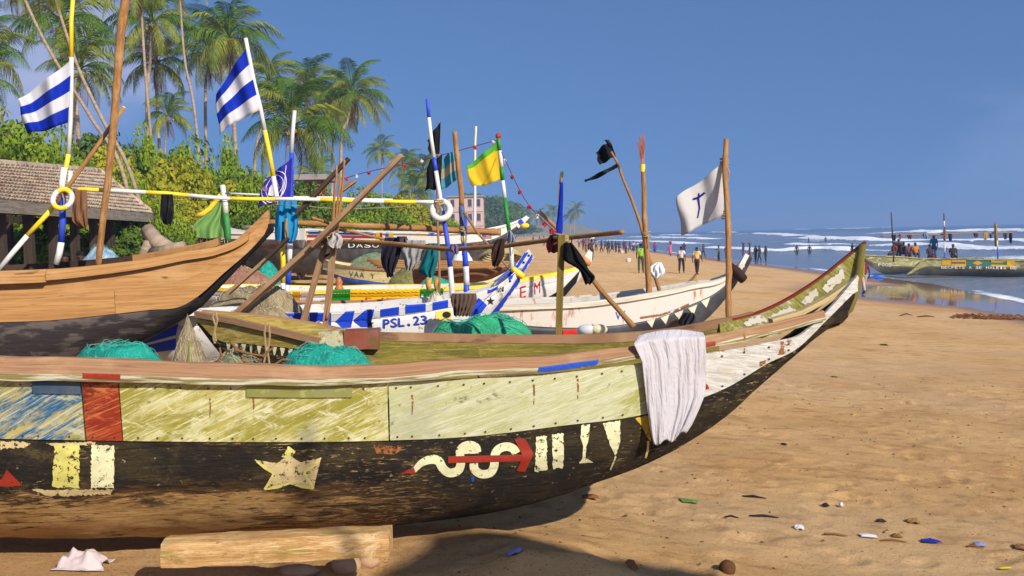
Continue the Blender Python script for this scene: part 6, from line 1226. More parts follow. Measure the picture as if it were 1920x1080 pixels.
# ------------------------------------------------------------------ palms
def leafmat(name, c1, c2, c3, sc=.6, tr=.3, sheen=.4):
    m = Mt(name, c1, .7, .12, 'Object'); m.mix(m.rng(m.noise(sc, detail=4), .35, .65), c2); m.mix(m.rng(m.noise(sc * 4, detail=4, off=3), .52, .7, 0, .6), c3); m.cloth(tr); return m.m
FROND = leafmat('palm_leaf', C(92, 122, 36), C(62, 94, 28), C(150, 152, 56)); FRONDY = leafmat('palm_leaf_yellow', C(146, 152, 50), C(110, 128, 40), C(186, 168, 80)); DEADF = leafmat('dead_palm_leaf', C(132, 96, 56), C(104, 76, 46), C(86, 64, 42))  # green, a yellower green for every other frond mesh, and dead brown
TRUNK = wood('palm_trunk', [C(168, 148, 126), C(140, 120, 102), C(104, 88, 76), C(186, 170, 148)], (9, .6, .6), 1.6, .9, .6, bd=.03)
def frond_mesh(name, mat, L=3.4, droop=1.0, rise=.5, seed=0, lw=.075, npair=34, spread=1.0):
    r = np.random.default_rng(seed); mb = MB(); pts = []
    for s in np.linspace(0, 1, 13): pts.append(Vector((L * (s - .10 * droop * s ** 3), .10 * math.sin(s * 2 + seed), L * (rise * s - (rise + .55 * droop) * .75 * s ** 2.3))))
    mb.tube(pts, list(np.linspace(.055, .008, 13)), 4)
    for k in range(npair):
        s = .16 + .84 * k / npair; i = min(11, int(s * 12)); f = s * 12 - i; c = pts[i].lerp(pts[i + 1], f); t = (pts[i + 1] - pts[i]).normalized(); ll = (.95 * math.sin(math.pi * min(1, s * .86 + .12)) ** .7 + .08) * L * .28 * spread
        for sd in (1, -1):
            side = Vector((0, sd, 0)); d = (side * .78 + t * .62 + Vector((0, 0, -.12 - .35 * droop * r.uniform(.3, 1.2)))).normalized(); l2 = ll * r.uniform(.8, 1.1); mid = c + d * l2 * .55; end = c + d * l2 + Vector((0, 0, -l2 * (.28 + .35 * droop * r.random()))); w = t * lw * .5
            mb.add([c - w * .5, c + w * .5, mid + w, mid - w, end], [(0, 1, 2, 3), (3, 2, 4)])
    return mb.mesh(name, mat)
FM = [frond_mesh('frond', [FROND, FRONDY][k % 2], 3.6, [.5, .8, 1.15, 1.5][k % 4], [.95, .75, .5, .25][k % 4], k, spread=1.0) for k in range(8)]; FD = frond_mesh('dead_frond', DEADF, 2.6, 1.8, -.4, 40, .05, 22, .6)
COCO = flat('green_coconut', C(176, 140, 50), .7)
def palm(label, base, top, lean_pts=None, n=20, scale=1.0, r0=.19, seed=0, group='coconut palms behind the boats', dead=4, coco=5, light=False):
    """base, top in world; the trunk bends through lean_pts"""
    rnd = np.random.default_rng(seed); T = thing('palm_tree', label, 'palm tree', base, group); k = [base] + (lean_pts or [base.lerp(top, .5) + Vector((rnd.normal(0, .25), 0, 0))]) + [top]
    t = np.linspace(0, 1, len(k)); fx = [hermite(t, [p[i] for p in k]) for i in range(3)]; ts = np.linspace(0, 1, 14 if light else 34); pp = [Vector([float(f(s)) for f in fx]) for s in ts]
    mb = MB(); mb.tube(pp, [r0 * scale * (1.35 if s < .03 else 1 - .38 * s) * (1 + .05 * (i % 2)) for i, s in enumerate(ts)], 9); mb.build('trunk', TRUNK, T, smooth=True); c = top - origin(T)
    for i in range(n):
        a = i * 2.399963 + rnd.normal(0, .2); q = (i + .5) / n; e = 1.25 - 1.75 * q ** .85
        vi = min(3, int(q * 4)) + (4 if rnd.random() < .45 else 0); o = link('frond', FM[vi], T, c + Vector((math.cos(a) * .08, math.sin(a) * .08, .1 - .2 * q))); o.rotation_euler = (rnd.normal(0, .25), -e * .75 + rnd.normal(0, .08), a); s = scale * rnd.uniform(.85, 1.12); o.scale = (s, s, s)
    for i in range(dead):
        o = link('dead_frond', FD, T, c + Vector((0, 0, -.2))); o.rotation_euler = (0, .75 + rnd.normal(0, .2), rnd.uniform(0, 6.3)); s = scale * rnd.uniform(.7, 1); o.scale = (s, s, s)
    if coco:
        for i in range(coco): mb = MB(); a = i * 1.3; mb.ball(top + Vector((math.cos(a) * .32, math.sin(a) * .32, -.35 - .12 * (i % 2))) * 1, .16 * scale, 7, 5); mb.build('coconut', COCO, T, smooth=True)
    return T
def palm_px(label, bx, by, tx, ty, D, mid=None, frond_px=60, **kw):
    b = P(bx, by, D); b.z = gz(b.x, b.y) - .1; t = P(tx, ty, D); ln = [P(x, y, D) for x, y in mid] if mid else None
    return palm(label, b, t, ln, scale=frond_px * D / F / 3.3, seed=abs(int(tx * 3 + ty)) + 7, r0=kw.pop('r0', .16), **kw)
palm_px('palm with crown high at upper left, second from the left edge', 150, 300, 118, 42, 64, [(145, 230), (132, 130)], 105, n=24)
palm_px('palm with low green crown behind the left striped flag', 132, 330, 150, 128, 58, [(136, 250)], 85, n=22); palm_px('leaning palm crossing the left sky to the shed', 268, 430, 28, -40, 31, [(232, 330), (170, 220), (90, 90)], 90, r0=.15, n=20)
palm_px('leaning palm rising past the bamboo mast', 295, 440, 86, -60, 33, [(250, 340), (190, 220), (140, 110)], 90, r0=.15, n=18); palm_px('palm at the left edge with only its right fronds in view', -60, 330, -32, 95, 60, None, 95, n=20); palm_px('short bare trunked palm at the left edge', 30, 290, -34, 150, 52, [(6, 235)], 70, n=12)
palm_px('tall palm right of the bamboo mast with yellow coconuts', 276, 285, 284, 40, 66, [(276, 200), (281, 120)], 85, n=24, coco=8); palm_px('tall thin palm reaching the top left of the second flag', 300, 370, 262, -30, 50, [(284, 270), (272, 130)], 75, r0=.15, n=16); palm_px('palm with hanging fronds between the two flags', 302, 255, 292, 118, 70, [(294, 190)], 70, n=22, dead=7)
palm_px('slender curved palm ending above the picture between the flags', 385, 320, 335, -40, 52, [(366, 220), (346, 110)], 75, r0=.13, n=16); palm_px('dense dark palm left of the second striped flag', 383, 285, 392, 100, 72, [(385, 190)], 72, n=24, dead=8)
palm_px('tall palm with upright fronds above the second striped flag', 446, 300, 430, 68, 66, [(436, 180)], 92, n=20, dead=8); palm_px('palm just right of the second striped flag', 480, 400, 505, 150, 74, [(478, 300), (494, 220)], 62, n=20); palm_px('palm with wide crown behind the crested flag', 545, 330, 548, 235, 60, None, 105, n=26, coco=8)
palm_px('middle palm standing clear against the sky', 588, 330, 577, 168, 92, [(580, 250)], 68, n=22); palm_px('lower palm in the middle clump', 606, 330, 618, 210, 98, [(604, 270)], 58, n=20); palm_px('right hand palm of the middle clump, drooping to the right', 634, 330, 663, 178, 90, [(640, 270), (652, 225)], 72, n=22, dead=7)
palm_px('thin palm trunk in the middle clump', 618, 330, 640, 196, 96, [(624, 270)], 54, n=18); palm_px('small distant palm left of the slanting timber tip', 717, 350, 716, 283, 150, None, 34, n=18, light=True); palm_px('small distant palm above the timber tip', 758, 360, 757, 312, 140, None, 38, n=18, light=True, dead=8)
palm_px('distant palm behind the black flags', 800, 380, 792, 322, 130, None, 46, n=20, light=True); palm_px('low palm beside the lower black flag', 770, 395, 775, 362, 120, None, 48, n=18, light=True); palm_px('young palm low behind the crested flag', 556, 380, 590, 330, 80, None, 48, n=16, dead=2)
palm_px('palm low at the top of the shrubs left of the curved palm', 312, 290, 314, 215, 66, None, 55, n=18)
GF_ = 'far palms on the headland'
for i, (tx, ty, bx, by, D, fr) in enumerate(((1081, 396, 1076, 425, 560, 17), (1071, 405, 1068, 426, 570, 15), (1037, 400, 1036, 428, 550, 17), (1008, 406, 1007, 430, 540, 15), (985, 402, 984, 430, 530, 16), (1021, 410, 1020, 430, 560, 13), (960, 397, 962, 428, 500, 17), (948, 406, 950, 430, 490, 15))):
    palm_px(['grey far palm nearest the open sea', 'grey far palm leaning beside the outermost one', 'grey far palm left of the furled blue flag', 'grey far palm right of the white prow tip', 'grey far palm above the white prow tip', 'low grey far palm in the headland row', 'grey far palm left of the white prow tip', 'grey far palm behind the green and white mast'][i], bx, by, tx, ty, D, None, fr * 1.25, n=16, light=True, group=GF_, coco=0, dead=3, r0=.14)

# ------------------------------------------------------------------ shrubs and trees
def foliage_mesh(name, mat, n, seed, leaf=.10, clumps=26, sq=(1, 1, .8)):
    """leaf sized faces in clumps through a unit dome"""
    r = np.random.default_rng(seed); cs = []
    for k in range(clumps):
        d = r.normal(size=3); d /= np.linalg.norm(d); d[2] = abs(d[2]) * 1.1 - .15; cs.append((d * r.uniform(.3, 1.0) * np.array(sq), r.uniform(.12, .34)))
    per = n // clumps; P_ = []
    for c, rr in cs:
        d = r.normal(size=(per, 3)); d /= np.linalg.norm(d, axis=1)[:, None]; q = c + d * (rr * r.uniform(.55, 1.05, per) ** .6)[:, None]; P_.append(np.concatenate([q, d], 1))
    P_ = np.concatenate(P_); P_ = P_[P_[:, 2] > -.25]; k = len(P_); pos = P_[:, :3]; nrm = P_[:, 3:] + r.normal(0, .6, (k, 3)); nrm /= np.linalg.norm(nrm, axis=1)[:, None]
    a = np.cross(nrm, r.normal(size=(k, 3))); a /= np.linalg.norm(a, axis=1)[:, None]; b = np.cross(nrm, a); s = (leaf * r.uniform(.6, 1.3, k))[:, None]
    v = np.stack([pos - a * s, pos + b * s * .5, pos + a * s, pos - b * s * .5], 1).reshape(-1, 3)
    me = bpy.data.meshes.new(name); me.vertices.add(len(v)); me.vertices.foreach_set('co', v.astype(np.float32).ravel()); me.loops.add(4 * k); me.loops.foreach_set('vertex_index', np.arange(4 * k, dtype=np.int32)); me.polygons.add(k); me.polygons.foreach_set('loop_start', np.arange(0, 4 * k, 4, dtype=np.int32)); me.polygons.foreach_set('loop_total', np.full(k, 4, np.int32)); me.update(calc_edges=True); me.materials.append(mat); return me
BUSHG = leafmat('bush_green', C(144, 164, 42), C(104, 134, 32), C(186, 180, 62), 3, .35); BUSHY = leafmat('bush_yellow', C(178, 172, 48), C(138, 146, 40), C(204, 168, 54), 3, .35); BUSHD = leafmat('bush_dark', C(100, 124, 44), C(74, 98, 36), C(136, 142, 62), 3, .3)
SHM = [foliage_mesh('foliage', mt, 16000, sd, .042, 64) for sd, mt in ((1, BUSHG), (2, BUSHY), (3, BUSHG), (4, BUSHD), (5, BUSHY))]
def shrub(label, px, top, D, w, kind, hs=1.0, group='shrubs behind the shed and boats', cat='shrub'):
    t = P(px, top, D); g_ = gz(t.x, D); h = max(.6, t.z - g_); T = thing('leafy_shrub', label, cat, (t.x, D, g_), group); o = link('foliage', SHM[kind], T, (0, 0, h * .36)); o.scale = (w * 1.05, w * .9, h * .60); o.rotation_euler = (0, 0, (px * 1.7) % 6.28)
    mb = MB()
    for k in range(4): a = k * 1.57 + px; mb.tube([Vector((t.x, D, g_ - .1)), Vector((t.x + math.cos(a) * w * .25, D + math.sin(a) * w * .25, g_ + h * .35)), Vector((t.x + math.cos(a) * w * .5, D + math.sin(a) * w * .5, g_ + h * .62))], [.07, .045, .02], 6)
    mb.build('stems', flat('bark_brown', C(96, 78, 60), .95), T, smooth=True); return T
SHL = [(10, 195, 44, 3.4, 0, 'broad green shrub at the left edge of the picture'), (75, 225, 42, 3.0, 0, 'green shrub below the left striped flag'), (150, 262, 40, 2.8, 2, 'green shrub behind the striped ring'), (215, 222, 46, 3.2, 3, 'dark shrub behind the bamboo mast'), (60, 265, 36, 2.6, 2, 'bright shrub just above the shed roof'), (250, 250, 42, 2.8, 1, 'yellowish shrub right of the shed roof'), (310, 272, 43, 2.7, 1, 'yellow shrub behind the hanging black cloth'), (345, 250, 48, 3.0, 0, 'green shrub left of the curved palm'),
       (390, 300, 43.5, 2.6, 1, 'yellow green shrub behind the pale green net'), (440, 268, 50, 3.0, 2, 'green shrub behind the second flag mast'), (480, 300, 46, 2.7, 3, 'dark shrub left of the crested flag'), (530, 320, 50, 2.8, 3, 'dark shrub behind the crested flag'), (590, 356, 54, 2.6, 0, 'shrub behind the drying rack, left part'), (640, 370, 58, 2.6, 2, 'shrub behind the drying rack, right part'), (690, 345, 70, 3.2, 0, 'green shrub under the slanting timber'), (742, 350, 80, 3.4, 1, 'yellow green shrub left of the black flags'), (790, 372, 95, 3.4, 0, 'shrub beside the pink building'),
       (285, 320, 41, 1.8, 1, 'low yellow shrub right of the shed eave'), (350, 350, 42, 1.9, 1, 'low yellow shrub above the coloured balls'), (420, 345, 43, 2.2, 0, 'low green shrub behind the pale green net'), (220, 400, 30, 2.0, 0, 'low shrub behind the shed posts, middle'), (120, 400, 30, 2.0, 2, 'low shrub behind the shed posts, left'), (20, 410, 30, 2.0, 3, 'low shrub behind the shed at the left edge'), (270, 405, 29, 1.6, 3, 'dark shrub at the right end of the shed'), (715, 400, 66, 2.0, 3, 'dark low shrub beyond the long white canoe'), (660, 400, 60, 2.2, 1, 'yellow low shrub beyond the long white canoe'), (500, 370, 42, 2.0, 3, 'low dark shrub below the yellow and white pole'), (560, 385, 46, 2.0, 2, 'low green shrub below the yellow and white pole')]
SHL += [(105, 238, 41, 1.3, 0, 'spray of brush above the shed ridge, left'), (185, 236, 43, 1.2, 2, 'spray of brush above the shed ridge, right'), (272, 226, 45, 1.4, 0, 'upright brush right of the bamboo mast'), (330, 268, 43, 1.2, 2, 'upright green brush above the hanging black cloth'), (365, 282, 44, 1.1, 0, 'green brush at the foot of the curved palm'), (425, 250, 49, 1.5, 0, 'upright brush left of the second flag mast'), (470, 312, 43, 1.2, 0, 'green brush right of the second flag mast'), (240, 300, 34, 1.2, 0, 'green brush at the right end of the shed roof'), (610, 345, 52, 1.3, 2, 'upright brush behind the drying rack'), (300, 350, 31.5, 1.0, 0, 'small green brush at the right shed eave')]
for px, ty, D, w, kd, lb in SHL: shrub(lb, px, ty, D, w, kd)
for i, (px, ty, D, w) in enumerate(((905, 350, 360, 11), (935, 362, 380, 11), (880, 372, 350, 9), (950, 385, 400, 10), (925, 395, 365, 10), (965, 412, 440, 12))): shrub(['tall hazy tree right of the pink building', 'second hazy tree right of the pink building', 'hazy tree close behind the pink building', 'hazy tree behind the green and white mast', 'low hazy tree below the two tall ones', 'low hazy bush left of the far palms'][i], px, ty, D, w, 3, group='hazy trees beyond the pink building', cat='tree')
for x, y, D, l in ((350, 452, 30, 'tuft of grass by the felled palm stump'), (400, 462, 31, 'grass tuft below the lettered canoe'), (330, 440, 31, 'grass tuft beside the leaning palms')): shrub(l, x, y, D, .7, 0, group='grass tufts by the palms', cat='grass tuft')
# felled palm stump right of the shed
mb = MB(); mb.tube([P(330, 478, 26), P(292, 452, 26.1), P(276, 430, 26.3)], [.22, .2, .18], 10); mb.tube([P(268, 482, 26), P(282, 455, 26.1)], [.16, .15], 9); mb.tube([P(285, 476, 25.9), P(345, 462, 25.6)], [.15, .13], 9); tag(mb.build('palm_stump', TRUNK, smooth=True), 'grey felled palm stump beside the shed', 'stump')

# ------------------------------------------------------------------ buildings and headland
def building(name, label, x0, x1, ytop, D, dep, mat, cols, rows, roof=None):
    a = P(x0, ytop, D); b = P(x1, ytop, D); g_ = gz(a.x, D) - .2; T = thing(name, label, 'building', (a.x, D, g_)); mb = MB(); cx = (a.x + b.x) / 2; w = b.x - a.x; hgt = a.z - g_; mb.beam((cx, D + dep / 2, g_), (cx, D + dep / 2, g_ + hgt), w, dep, up=(0, 1, 0)); mb.build('wall', mat, T)
    for r in range(rows):
        for c in range(cols):
            x = a.x + w * (c + .5) / cols; z = g_ + hgt * (r + .58) / rows; mb = MB(); mb.beam((x, D - .03, z - hgt / rows * .25), (x, D - .03, z + hgt / rows * .25), w / cols * .42, .12, up=(0, 1, 0)); o = mb.build('window', flat('dark_window', C(70, 62, 66), .4), T); mb = MB(); mb.beam((x - w / cols * .26, D - .1, z - hgt / rows * .27), (x + w / cols * .26, D - .1, z - hgt / rows * .27), .2, .1); mb.build('sill', mat, o)
    mb = MB(); mb.beam((cx, D + dep / 2, g_ + hgt + .003), (cx, D + dep / 2, g_ + hgt + .4), w + 1.2, dep + 1.2, up=(0, 1, 0)); mb.build('roof', roof or flat('roof_slab', C(150, 140, 136), .9), T)
    for r in range(1, rows): mb = MB(); mb.beam((a.x - .1, D - .12, g_ + hgt * r / rows), (b.x + .1, D - .12, g_ + hgt * r / rows), .3, .25); mb.build('floor_band', mat, T)
building('pink_building', 'pink block of flats in the haze behind the tyre', 840, 905, 370, 320, 14, flat('pink_render', C(198, 168, 152), .9, .2, .5), 4, 3); building('red_house', 'low house with reddish wall behind the crested flag', 566, 600, 338, 78, 4, flat('red_render', C(170, 100, 86), .9, .2, .8), 2, 1)
hm = MB(); rows = []
for i in range(24):
    rows.append([])
    for j in range(40):
        u = i / 23 * 2 - 1; v = j / 39 * 2 - 1; x = 22 + v * 46; y = 690 + u * 60; z = 10 * max(0, 1 - u * u) * max(0, 1 - abs(v) ** 2.2) * (.75 + .5 * float(fbm(np.array([x * .09]), np.array([y * .09]), 3)[0])) - .6; rows[-1].append((x, y, z))
hm.grid(rows); tag(hm.build('headland', leafmat('headland_scrub', C(120, 124, 88), C(150, 136, 104), C(90, 100, 66), .08, .05), smooth=True), 'low scrubby headland at the end of the beach', kind='structure')

# ------------------------------------------------------------------ people
def skin_mesh(name, verts, edges, radii, root=0, sub=1):
    me = bpy.data.meshes.new(name); me.from_pydata(verts, edges, []); o = bpy.data.objects.new(name, me); COL.objects.link(o)
    o.modifiers.new('skin', 'SKIN'); sv = me.skin_vertices[0].data if me.skin_vertices else None
    if sv is None:
        bm = bmesh.new(); bm.from_mesh(me); bm.verts.layers.skin.verify(); bm.to_mesh(me); bm.free(); sv = me.skin_vertices[0].data
    for i, r in enumerate(radii): sv[i].radius = (r, r) if not isinstance(r, tuple) else r; sv[i].use_root = i == root
    s = o.modifiers.new('sub', 'SUBSURF'); s.levels = sub; s.render_levels = sub
    out = bpy.data.meshes.new_from_object(o.evaluated_get(bpy.context.evaluated_depsgraph_get())); bpy.data.objects.remove(o); bpy.data.meshes.remove(me)
    out.materials.clear(); out.materials.append(None); out.polygons.foreach_set('use_smooth', [True] * len(out.polygons)); return out
def pose_joints(kind):
    J = dict(pel=(0, 0, .93), wa=(0, .01, 1.08), ch=(0, 0, 1.28), nk=(0, 0, 1.44), h1=(0, .02, 1.54), h2=(0, .01, 1.63))
    sw = dict(stand=.06, walk=.32, walk2=-.30, carry=.22, sit=0, reach=.12)[kind]
    for s, n in ((-1, 'L'), (1, 'R')):
        a = sw * s
        J['hp' + n] = (.09 * s, 0, .89); J['kn' + n] = (.10 * s, .44 * math.sin(a) + .03, .89 - .41 * math.cos(a)); ky = J['kn' + n][1]; J['an' + n] = (.10 * s, ky + .42 * math.sin(a * .6 - .12), .085 + (.05 if a < -.2 else 0)); ay = J['an' + n][1]; J['to' + n] = (.11 * s, ay + .15, .04)
        J['sh' + n] = (.17 * s, 0, 1.39); b = -a * .9
        if kind == 'carry' and s > 0: J['el' + n] = (.30, .05, 1.56); J['wr' + n] = (.16, .03, 1.76); J['ha' + n] = (.13, .03, 1.83)
        elif kind == 'reach': J['el' + n] = (.26 * s, .2, 1.2); J['wr' + n] = (.22 * s, .42, 1.24); J['ha' + n] = (.2 * s, .5, 1.26)
        else: J['el' + n] = (.235 * s, .27 * math.sin(b), 1.39 - .27 * math.cos(b)); e = J['el' + n]; J['wr' + n] = (.25 * s, e[1] + .24 * math.sin(b + .35), e[2] - .24 * math.cos(b + .35)); w = J['wr' + n]; J['ha' + n] = (.25 * s, w[1] + .03, w[2] - .08)
        if kind == 'sit': J['kn' + n] = (.12 * s, .42, .93); J['an' + n] = (.12 * s, .45, .52); J['to' + n] = (.12 * s, .6, .48); J['wr' + n] = (.2 * s, .28, 1.0); J['ha' + n] = (.18 * s, .36, 1.0)
    return J
RAD = dict(pel=(.135, .10), wa=(.115, .085), ch=(.145, .10), nk=.052, h1=.088, h2=.075, hp=.085, kn=.056, an=.038, to=.034, sh=.062, el=.042, wr=.030, ha=.032)
EDG = [('pel', 'wa'), ('wa', 'ch'), ('ch', 'nk'), ('nk', 'h1'), ('h1', 'h2')] + [e for n in 'LR' for e in (('pel', 'hp' + n), ('hp' + n, 'kn' + n), ('kn' + n, 'an' + n), ('an' + n, 'to' + n), ('ch', 'sh' + n), ('sh' + n, 'el' + n), ('el' + n, 'wr' + n), ('wr' + n, 'ha' + n))]
def rad(k, g=1.0, ex=0.0):
    r = RAD[k.rstrip('LR')] if k not in RAD else RAD[k]; return tuple(q * g + ex for q in r) if isinstance(r, tuple) else r * g + ex
def pose_mesh(kind):
    J = pose_joints(kind); ks = list(J); ix = {k: i for i, k in enumerate(ks)}
    body = skin_mesh('body', [J[k] for k in ks], [(ix[a], ix[b]) for a, b in EDG], [rad(k) for k in ks], ix['pel'])
    bm = bmesh.new(); bm.from_mesh(body); ex = MB()
    for n, s in (('L', -1), ('R', 1)):       # fingers, ears
        h = Vector(J['ha' + n]); w = Vector(J['wr' + n]); d = (h - w).normalized()
        for f in range(4): o = Vector((0, (f - 1.5) * .018, 0)); ex.tube([h + o * .8, h + d * .05 + o, h + d * (.085 - .008 * abs(f - 1.2)) + o + Vector((-s * .012, .012, 0))], [.010, .009, .007], 5)
        ex.tube([w.lerp(h, .5) + Vector((0, .025, 0)), h + Vector((-s * .012, .045, 0)) + d * .02], [.011, .008], 5); ex.ball(Vector(J['h1']) + Vector((s * .085, -.005, .02)), .026, 6, 5, squash=(.5, .8, 1.2))
    ex.tube([Vector(J['h1']) + Vector((0, .085, .035)), Vector(J['h1']) + Vector((0, .112, -.002))], [.012, .017], 6); ex.ball(Vector(J['h1']) + Vector((0, .088, -.035)), .022, 6, 4, squash=(1.3, .5, .5))
    for s in (-1, 1): ex.ball(Vector(J['h1']) + Vector((s * .034, .080, .035)), .013, 6, 4)
    em = ex.mesh('x', None); bm.from_mesh(em); bm.to_mesh(body); bm.free()
    sk = ['pel', 'wa', 'ch', 'shL', 'elL', 'shR', 'elR']; el = lambda k: k if not k.startswith('el') else k
    P2 = {k: Vector(J[k]) for k in sk}; P2['nb'] = Vector((0, 0, 1.40))
    for n in 'LR': P2['el' + n] = Vector(J['sh' + n]).lerp(Vector(J['el' + n]), .8)
    k2 = ['pel', 'wa', 'ch', 'nb', 'shL', 'elL', 'shR', 'elR']; i2 = {k: i for i, k in enumerate(k2)}
    shirt = skin_mesh('shirt', [P2[k][:] for k in k2], [(i2[a], i2[b]) for a, b in (('pel', 'wa'), ('wa', 'ch'), ('ch', 'nb'), ('ch', 'shL'), ('shL', 'elL'), ('ch', 'shR'), ('shR', 'elR'))], [rad('pel', 1, .025), rad('wa', 1, .03), rad('ch', 1, .022), .09, rad('sh', 1, .02), rad('el', 1, .028), rad('sh', 1, .02), rad('el', 1, .028)], 0)
    k3 = ['pel', 'hpL', 'knL', 'anL', 'hpR', 'knR', 'anR']; i3 = {k: i for i, k in enumerate(k3)}; V3 = {k: Vector(J[k]) for k in k3}
    for n in 'LR': V3['an' + n] = Vector(J['kn' + n]).lerp(Vector(J['an' + n]), .9)
    V3['pel'] = Vector(J['pel']) + Vector((0, 0, .06)); trs = skin_mesh('trousers', [V3[k][:] for k in k3], [(i3[a], i3[b]) for a, b in (('pel', 'hpL'), ('hpL', 'knL'), ('knL', 'anL'), ('pel', 'hpR'), ('hpR', 'knR'), ('knR', 'anR'))], [rad('pel', .95, .0), .10, .078, .062, .10, .078, .062], 0)
    sk_ = MB(); sk_.tube([(0, .0, z) for z in (1.12, 1.0, .88, .6, .32)], [.13, .155, .18, .2, .23], 16); skm = sk_.mesh('skirt', None, smooth=True)
    hr = MB(); c = Vector(J['h2']); rows = []
    for i in range(7):
        th = math.pi * .55 * i / 6; rows.append([c + Vector((math.sin(th) * math.cos(a) * .090, math.sin(th) * math.sin(a) * .100 - .018, math.cos(th) * .085 - .015)) for a in np.linspace(0, 2 * math.pi, 14, endpoint=False)])
    hr.grid(rows, 0, None, closed=True); hm_ = hr.mesh('hair', None, smooth=True)
    return dict(body=body, shirt=shirt, trousers=trs, skirt=skm, hair=hm_)
POSES = {k: pose_mesh(k) for k in ('stand', 'walk', 'walk2', 'carry', 'sit', 'reach')}
SKIN = [flat('dark_skin', C(74, 50, 38), .55, .15, 8, 0, 0), flat('brown_skin', C(92, 62, 46), .55, .15, 8, 0, 0)]; HAIR = flat('black_hair', C(22, 18, 17), .9, .2, 20, 0, .3)
def fab(c): return fabric('cloth_%d_%d_%d' % c, C(*c), 5, .05, .2)
def person(label, px, py, pose, rz, top, low, skirt=False, load=None, D=None, z=None, s=1.0, group='people on the beach'):
    p = G(px, py) if D is None else P(px, py, D); zz = z if z is not None else max(gz(p.x, p.y), -.45)
    T = thing('person', label, 'person', (p.x, p.y, zz - .01), group, rz); T.scale = (s, s, s); M_ = POSES[pose]
    def part(k, mat):
        o = link(k, M_[k], T);
        if len(o.material_slots) == 0: M_[k].materials.append(None)
        o.material_slots[0].link = 'OBJECT'; o.material_slots[0].material = mat
    part('body', SKIN[int(px) % 2]); part('hair', HAIR)
    if top: part('shirt', fab(top))
    if low: part('skirt' if skirt else 'trousers', fab(low))
    if load:
        mb = MB(); mb.ball((0, 0, 0), .2, 12, 7, squash=(1.2, 1, .55), jit=.05); o = link('bundle', mb.mesh('bundle', fab(load), smooth=True)); o.location = T.matrix_world @ Vector((0, 0, 0)) if False else Vector((p.x, p.y, zz + 1.74 * s + .06)); tag(o, 'bundle on the head of a ' + label.split(',')[0].replace('bare chested ', '').replace(' carrying a white tub on the head', ' near the bamboo end').replace(' with a load', '').replace(' on the head', '') + (', right one' if 'right' in label else ', left one' if 'left' in label else ''), 'bundle')
    return T
